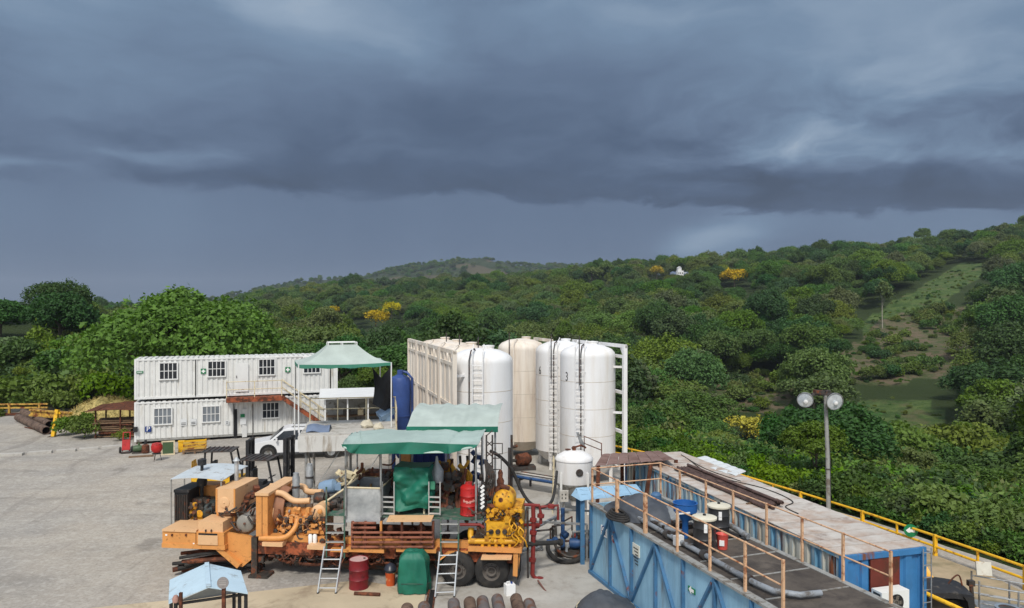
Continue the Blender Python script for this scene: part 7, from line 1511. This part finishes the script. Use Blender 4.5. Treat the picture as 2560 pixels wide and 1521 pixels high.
t = thing('brown_motor', 'rust-brown pump set under the stained silos', 'pump', Fr(.6, 37.6, 10)); part(t, 'case', rust, lambda b: b.lathe([(.05, -.4), (.3, -.36), (.34, .2), (.2, .4)], (0, 0, .55), 16, (1, .3, 0))); part(t, 'pipe', oily, lambda b: b.tube([(-.4, 0, .5), (-.9, 0, .5), (-.9, 0, 1.1), (-.3, .3, 1.2)], .09, 10)); part(t, 'skid', steel_dark, lambda b: b.box(-.6, .6, -.35, .35, 0, .22))

# dark tarp at the very bottom
gq = G(1500, 1521); t = thing('ground_tarp', 'dark grey tarpaulin heap at the bottom edge beside the mud tank', 'tarpaulin', Fr(gq.x + .1, gq.y - .5, 0)); part(t, 'sheet', tarp_black, lambda b: heap(b, (0, 0, .03), .95, .8, .55, 12.)); part(t, 'rope', cream, lambda b: b.tube([(.8 * math.cos(a), .62 * math.sin(a), .22 + .04 * math.sin(3 * a)) for a in [k * .2618 for k in range(25)]], .012, 5))

# ================================================================== guardrail, lamp post
GR = thing('guardrail', 'yellow pipe guardrail along the edge of the yard above the valley', 'guardrail')
rp = [(-8, 53.6), (-2, 48.5), (2.2, 44.4), (6.2, 40.0), (8.6, 36.5), (10.6, 33.4), (12.15, 30.0), (13.4, 27.0), (14.45, 24.0), (15.1, 22.0), (15.9, 19.4), (16.6, 16.8)]
for z in (.34, .70): part(GR, 'rail', yellow, lambda b: b.tube([(x, y, z) for x, y in rp], .045, 8))
def along(s):
    for (a, c_) in zip(rp, rp[1:]):
        L_ = math.dist(a, c_)
        if s <= L_: return (a[0] + (c_[0] - a[0]) * s / L_, a[1] + (c_[1] - a[1]) * s / L_)
        s -= L_
    return rp[-1]
s_, i = .2, 0
while s_ < 47:
    x, y = along(s_); w = .055 if i % 2 == 0 else .03; part(GR, 'post', yellow, lambda b: b.box(x - w, x + w, y - w, y + w, -.3, .74 if i % 2 == 0 else .70)); s_ += 1.55; i += 1
x, y = along(36.4); sg = part(GR, 'escape_sign', sign_green, lambda b: b.lathe([(.02, 0), (.22, 0), (.22, .012), (.02, .012)], (x - .03, y - .10, .62), 24, (-.35, -1, .1)), 'round green sign with white arrow')
part(sg, 'arrow', sign_white, lambda b: b.add([Vector((x - .035, y - .118, .62)) + Vector((.94, -.33, 0)) * u + Vector((0, 0, 1)) * v for u, v in ((-.16, 0), (-.02, .13), (-.02, .05), (.13, .05), (.13, -.05), (-.02, -.05), (-.02, -.13))], [(0, 6, 5, 4, 3, 2, 1)]))
LP = Fr(12.5, 28.6, 0); t = thing('lamp_post', 'tall grey lamp post with two round floodlights beside the guardrail', 'lamp post', LP)
part(t, 'pole', grey_paint, lambda b: b.tube([(.08, 0, -.2), (.04, 0, 2.5), (-.05, 0, 4.95)], [.085, .08, .07], 12)); part(t, 'pole_band', steel_dark, lambda b: b.lathe([(.088, 0), (.1, .01), (.1, .05), (.088, .06)], (.045, 0, 2.0), 12)); part(t, 'cross_arm', steel_dark, lambda b: b.cbox((-.1, 0, 5.0), (1.0, .12, .10))); part(t, 'ballast_box', oily, lambda b: [b.cbox((-.30, .02, 5.08), (.38, .26, .16), (0, 6, 0)), b.cbox((.05, .05, 5.08), (.2, .2, .14))])
bowl = mat('frosted_reflector', rgb(214, 220, 224), .18, .35, var=.15, scale=6); 
for px, py, r, ax_ in ((2013, 1000, .30, (-.35, -1, -.25)), (2087, 1004, .34, (.1, -1, -.22))):
    c_ = LP.loc(P(px, py, 28.2)); av = Vector(ax_).normalized()
    h_ = part(t, 'floodlight', mat('lamp_shell', rgb(190, 194, 196), .3, .5), lambda b: b.lathe([(.06, -.36), (.10, -.30), (r * .6, -.2), (r * .9, -.08), (r, 0), (r * .96, 0), (r * .86, -.07), (r * .5, -.18), (.03, -.24)], c_, 28, av))
    part(h_, 'lens', bowl, lambda b: b.lathe([(.01, .02), (r * .5, .015), (r * .94, .0), (.01, -.02)], c_, 28, av)); part(h_, 'bulb', sign_white, lambda b: b.lathe([(.02, 0), (.07, .02), (.08, .05), (.02, .07)], c_ + av * .022 + Vector((.02, 0, -.05)), 14, av)); part(h_, 'rim', grey_metal, lambda b: b.ring(c_ + av * .025, c_ - av * .02, r * 1.02, r * .95, 28)); part(h_, 'bracket', steel_dark, lambda b: b.beam(c_ - av * .3, Vector((-.1 + (.3 if c_.x > 0 else -.3), 0, 5.0)), .05))
part(t, 'cable', rubber, lambda b: b.tube([(.18, .05, 0), (.16, .05, 2.4), (.02, .05, 4.9)], .02, 6))

# ================================================================== machines at the bottom right
LD = Fr(11.6, 18.6, 0); t = thing('yellow_loader', 'yellow loader with tilted bucket and black hood past the end of the blue container', 'loader', LD); w = lambda px, py, Y: P(px, py, Y) - LD.o
def bucket(b):
    a = [w(2300, 1408, 19.3), w(2318, 1418, 19.2), w(2346, 1462, 18.9), w(2330, 1482, 18.6), w(2292, 1490, 18.6), w(2292, 1412, 19.3)]; b.prism(a, (.3, 1.2, .02))
part(t, 'bucket', mat('loader_yellow', rgb(222, 164, 56), .5, var=.12, col2=RUST, cov=.2), bucket)
part(t, 'hood', black, lambda b: b.grid(lambda u, v: w(2322 + 112 * u, 1486 + 4 * u, 18.2) + Vector((0, 1.15 * v, .12 * math.sin(math.pi * v) + .05 * math.sin(math.pi * u))), 10, 8, (0, 0, -.14)))
part(t, 'fender', black, lambda b: b.prism([w(2410, 1493, 18.15), w(2436, 1493, 18.15), w(2438, 1530, 18.15), w(2424, 1530, 18.15), w(2420, 1506, 18.15)], (0, 1.0, 0)))
part(t, 'boom', yellow, lambda b: b.tube([w(2298, 1476, 18.2), w(2392, 1519, 17.6), w(2440, 1542, 17.3)], .055, 8)); part(t, 'hydraulic_hose', rust, lambda b: b.tube(smooth_pts([w(2362, 1472, 18.6), w(2382, 1446, 18.6), w(2398, 1440, 18.6), w(2408, 1476, 18.6)]), .02, 6)); part(t, 'exhaust', oily, lambda b: (b.cyl(w(2430, 1490, 18.7), w(2427, 1456, 18.7), .05), b.cbox(w(2427, 1458, 18.7), (.16, .12, .14))))
for px, Y in ((2318, 18.4), (2404, 18.4)):
    c_ = w(px, 1500, Y); part(t, 'tyre', rubber, lambda b: b.lathe([(.14, -.14), (.33, -.14), (.38, -.07), (.38, .07), (.33, .14), (.14, .14)], (c_.x, c_.y + .3, .38), 22, (.1, 1, 0)))
part(t, 'chassis', oily, lambda b: b.prism([w(2312, 1500, 18.5), w(2426, 1502, 18.5), w(2426, 1530, 18.5), w(2312, 1530, 18.5)], (0, .9, 0)))
SC = Fr(P(2448, 1500, 19.4).x, 19.4, -20); t = thing('scaffold_stair', 'low galvanised frame with handrails in the bottom right corner', 'scaffold', SC)
for x in (0, .9, 1.8):
    for y in (0, .8): part(t, 'upright', grey_metal, lambda b: b.cyl((x, y, 0), (x, y, .92 - .05 * x + (.12 if x == 0 else 0)), .026, n=8))
for y in (0, .8):
    for z in (.45, .68, .92): part(t, 'rail', grey_metal, lambda b: b.tube([(0, y, z), (2.2, y, z - .14)], .02, 8))
part(t, 'platform', grey_metal, lambda b: b.box(0, 1.9, .03, .77, .22, .27)); part(t, 'board', mat('pale_board', rgb(208, 204, 190), .8, var=.1, col2=rgb(160, 130, 100), cov=.2), lambda b: b.cbox((.28, .75, 1.16), (.38, .05, .36), (-14, 0, 8)))
f = Fr(P(2438, 1500, 18.6).x, 18.6, 0); t = thing('orange_crate', 'faded orange crate pair below the frame in the bottom right corner', 'crate', f); part(t, 'box', peach, lambda b: b.box(0, .34, 0, .4, .05, .50)); part(t, 'box', peach, lambda b: b.box(.40, .74, 0, .4, .05, .47)); part(t, 'stand', steel_dark, lambda b: b.box(0, .74, .0, .4, 0, .049)); part(t, 'mark', rust, lambda b: b.box(.50, .60, -.004, -.001, .30, .37))
t = thing('grey_drum', 'blue-grey drum under the frame rails at the right edge', 'drum', Fr(P(2520, 1500, 18.9).x, 18.9, 0)); part(t, 'body', mat('blue_grey_drum', rgb(128, 140, 152), .5, var=.12), lambda b: b.lathe([(.02, 0), (.29, 0), (.3, .2), (.29, .22), (.29, .5), (.3, .53), (.02, .52)], n=24)); part(t, 'lid', steel_dark, lambda b: b.lathe([(.02, .521), (.27, .525), (.02, .535)], n=20))

# ================================================================== little roofed stand in the left foreground
KF = Fr(-7.55, 16.8, -6); t = thing('sheet_shelter', 'small shelter with pale blue gabled sheet roof in the left foreground', 'shelter', KF); kq = lambda px, py, Y: KF.loc(P(px, py, Y))
ps = mat('pale_blue_roof', rgb(188, 210, 222), .45, var=.05, col2=rgb(150, 160, 164), cov=.15, c2scale=2)
ba, fa, bl_, fl_, br2, fr2 = kq(517, 1408, 17.5), kq(521, 1468, 16.0), kq(424, 1450, 17.5), kq(421, 1509, 16.0), kq(602, 1427, 17.4), kq(620, 1484, 16.3)
part(t, 'roof_panel', ps, lambda b: b.prism([bl_, fl_, fa, ba], (0, 0, -.02))); part(t, 'roof_panel', ps, lambda b: b.prism([ba, fa, fr2, br2], (0, 0, -.02)))
part(t, 'ridge_cap', ps, lambda b: b.beam(ba + Vector((0, 0, .012)), fa + Vector((0, 0, .012)), .10, .02)); part(t, 'gable', mat('grey_gable_sheet', rgb(150, 156, 158), .6), lambda b: b.prism([fl_ + Vector((.1, .15, -.03)), fr2 + Vector((-.15, .15, -.03)), fa + Vector((0, .15, -.05))], (0, .02, 0)))  # gable infill in one plain grey, duller than the roof sheets
for p in (fl_ + Vector((.1, .12, -.02)), fr2 + Vector((-.1, .10, -.02)), bl_ + Vector((.1, -.1, -.03)), br2 + Vector((-.12, -.1, -.03)), fr2 + Vector((-.3, .2, -.02))): part(t, 'post', black, lambda b: b.box(p.x - .03, p.x + .03, p.y - .03, p.y + .03, 0, p.z))
part(t, 'beam', black, lambda b: b.beam(fl_ + Vector((.1, .12, -.06)), fr2 + Vector((-.1, .10, -.06)), .05)); part(t, 'counter', sign_blue, lambda b: b.box(fl_.x + .6, fr2.x - .3, fl_.y + .15, fl_.y + .8, .75, 1.25))
pf = Fr(*(P(559, 1500, 15.3)[:2]), 0); t = thing('sign_post', 'rusty post carrying a round grey disc before the pale blue roof', 'sign post', pf); zc_ = P(559, 1456, 15.3).z
part(t, 'pole', rust, lambda b: b.box(-.035, .035, -.02, .04, 0, zc_ - .1)); dsc = part(t, 'disc', mat('worn_grey_disc', rgb(138, 132, 130), .6, var=.12, col2=rgb(104, 98, 96), cov=.3), lambda b: b.lathe([(.01, 0), (.122, 0), (.122, .02), (.01, .02)], (0, -.03, zc_), 24, (0, -1, .1))); part(dsc, 'mark', mat('pale_mark', rgb(176, 172, 168), .6), lambda b: [b.box(-.07, .07, -.056, -.054, zc_ - .04 + k * .04, zc_ - .025 + k * .04) for k in range(3)])
pf = Fr(*(P(452, 1500, 15.3)[:2]), 0); t = thing('rusty_post', 'rusty post with a small lamp head at the left of the pale blue roof', 'post', pf); zc_ = P(452, 1482, 15.3).z; part(t, 'pole', rust, lambda b: b.box(-.03, .03, -.03, .03, 0, zc_)); part(t, 'lamp_head', mat('dusty_pink', rgb(170, 130, 118), .6), lambda b: b.lathe([(.02, 0), (.06, .02), (.07, .1), (.04, .16)], (-.11, 0, zc_ - .22), 12))
# scrap pipes under the trailer's nose
gq = G(555, 1436); t = thing('scrap_bundle', 'dark bundle of hoses and rusty scrap on the gravel under the trailer nose', 'scrap', Fr(gq.x, gq.y, 0))
for k in range(14): an = g.uniform(-.5, .5); part(t, 'hose', rubber if k % 3 else rust, lambda b: b.tube(smooth_pts([(-1.3 + g.uniform(-.2, .3), g.uniform(-.3, .5), .08 + .04 * k), (g.uniform(-.3, .3), g.uniform(-.3, .6), .12 + .045 * k), (1.2, g.uniform(-.3, .6), .08 + .03 * k)], 4), g.uniform(.04, .08), 7))
# white house on the ridge
gq = ground_at(1702, 705); hx = Fr(gq.x, gq.y, 12, gq.z + 1.0); t = thing('white_house', 'small white house with pale roof among the trees on the ridge', 'house', hx); hw = mat('house_white', rgb(232, 232, 230), .6, var=.04)
part(t, 'wall', hw, lambda b: b.box(-3.6, 3.6, 0, 5, 2, 8.2)); part(t, 'upper_floor', hw, lambda b: b.box(-3.0, 1.2, .5, 4.5, 8.2, 10.4)); part(t, 'roof', mat('house_roof', rgb(206, 206, 204), .6), lambda b: b.prism([(-3.3, .2, 10.41), (1.5, .2, 10.41), (-.9, .2, 11.8)], (0, 4.6, 0)))
for x in (-2.4, -.2, 2.2): wd = part(t, 'window', glass, lambda b: b.box(x - .5, x + .5, -.05, -.005, 5.2, 6.6)); part(wd, 'sill', hw, lambda b: b.box(x - .6, x + .6, -.12, -.005, 5.05, 5.19))
part(t, 'terrace', hw, lambda b: b.box(3.62, 7.5, .5, 4, 6.0, 6.6)); t.scale = (.46, .46, .62)

# ================================================================== the air
b = MB(); b.box(-3400, 3400, -150, 3900, -75, 175); hz = b.build('haze', None); hm = bpy.data.materials.new('haze'); hm.use_nodes = True; ht = hm.node_tree; ht.nodes.clear()
pv = ht.nodes.new('ShaderNodeVolumePrincipled'); pv.inputs['Color'].default_value = (.80, .88, 1.0, 1); pv.inputs['Density'].default_value = .00017; pv.inputs['Anisotropy'].default_value = .2
ho = ht.nodes.new('ShaderNodeOutputMaterial'); ht.links.new(pv.outputs[0], ho.inputs['Volume']); hz.data.materials.append(hm); hz['kind'] = 'stuff'; tag(hz, 'thin bluish rain haze over the distant hills', 'haze', kind='stuff')
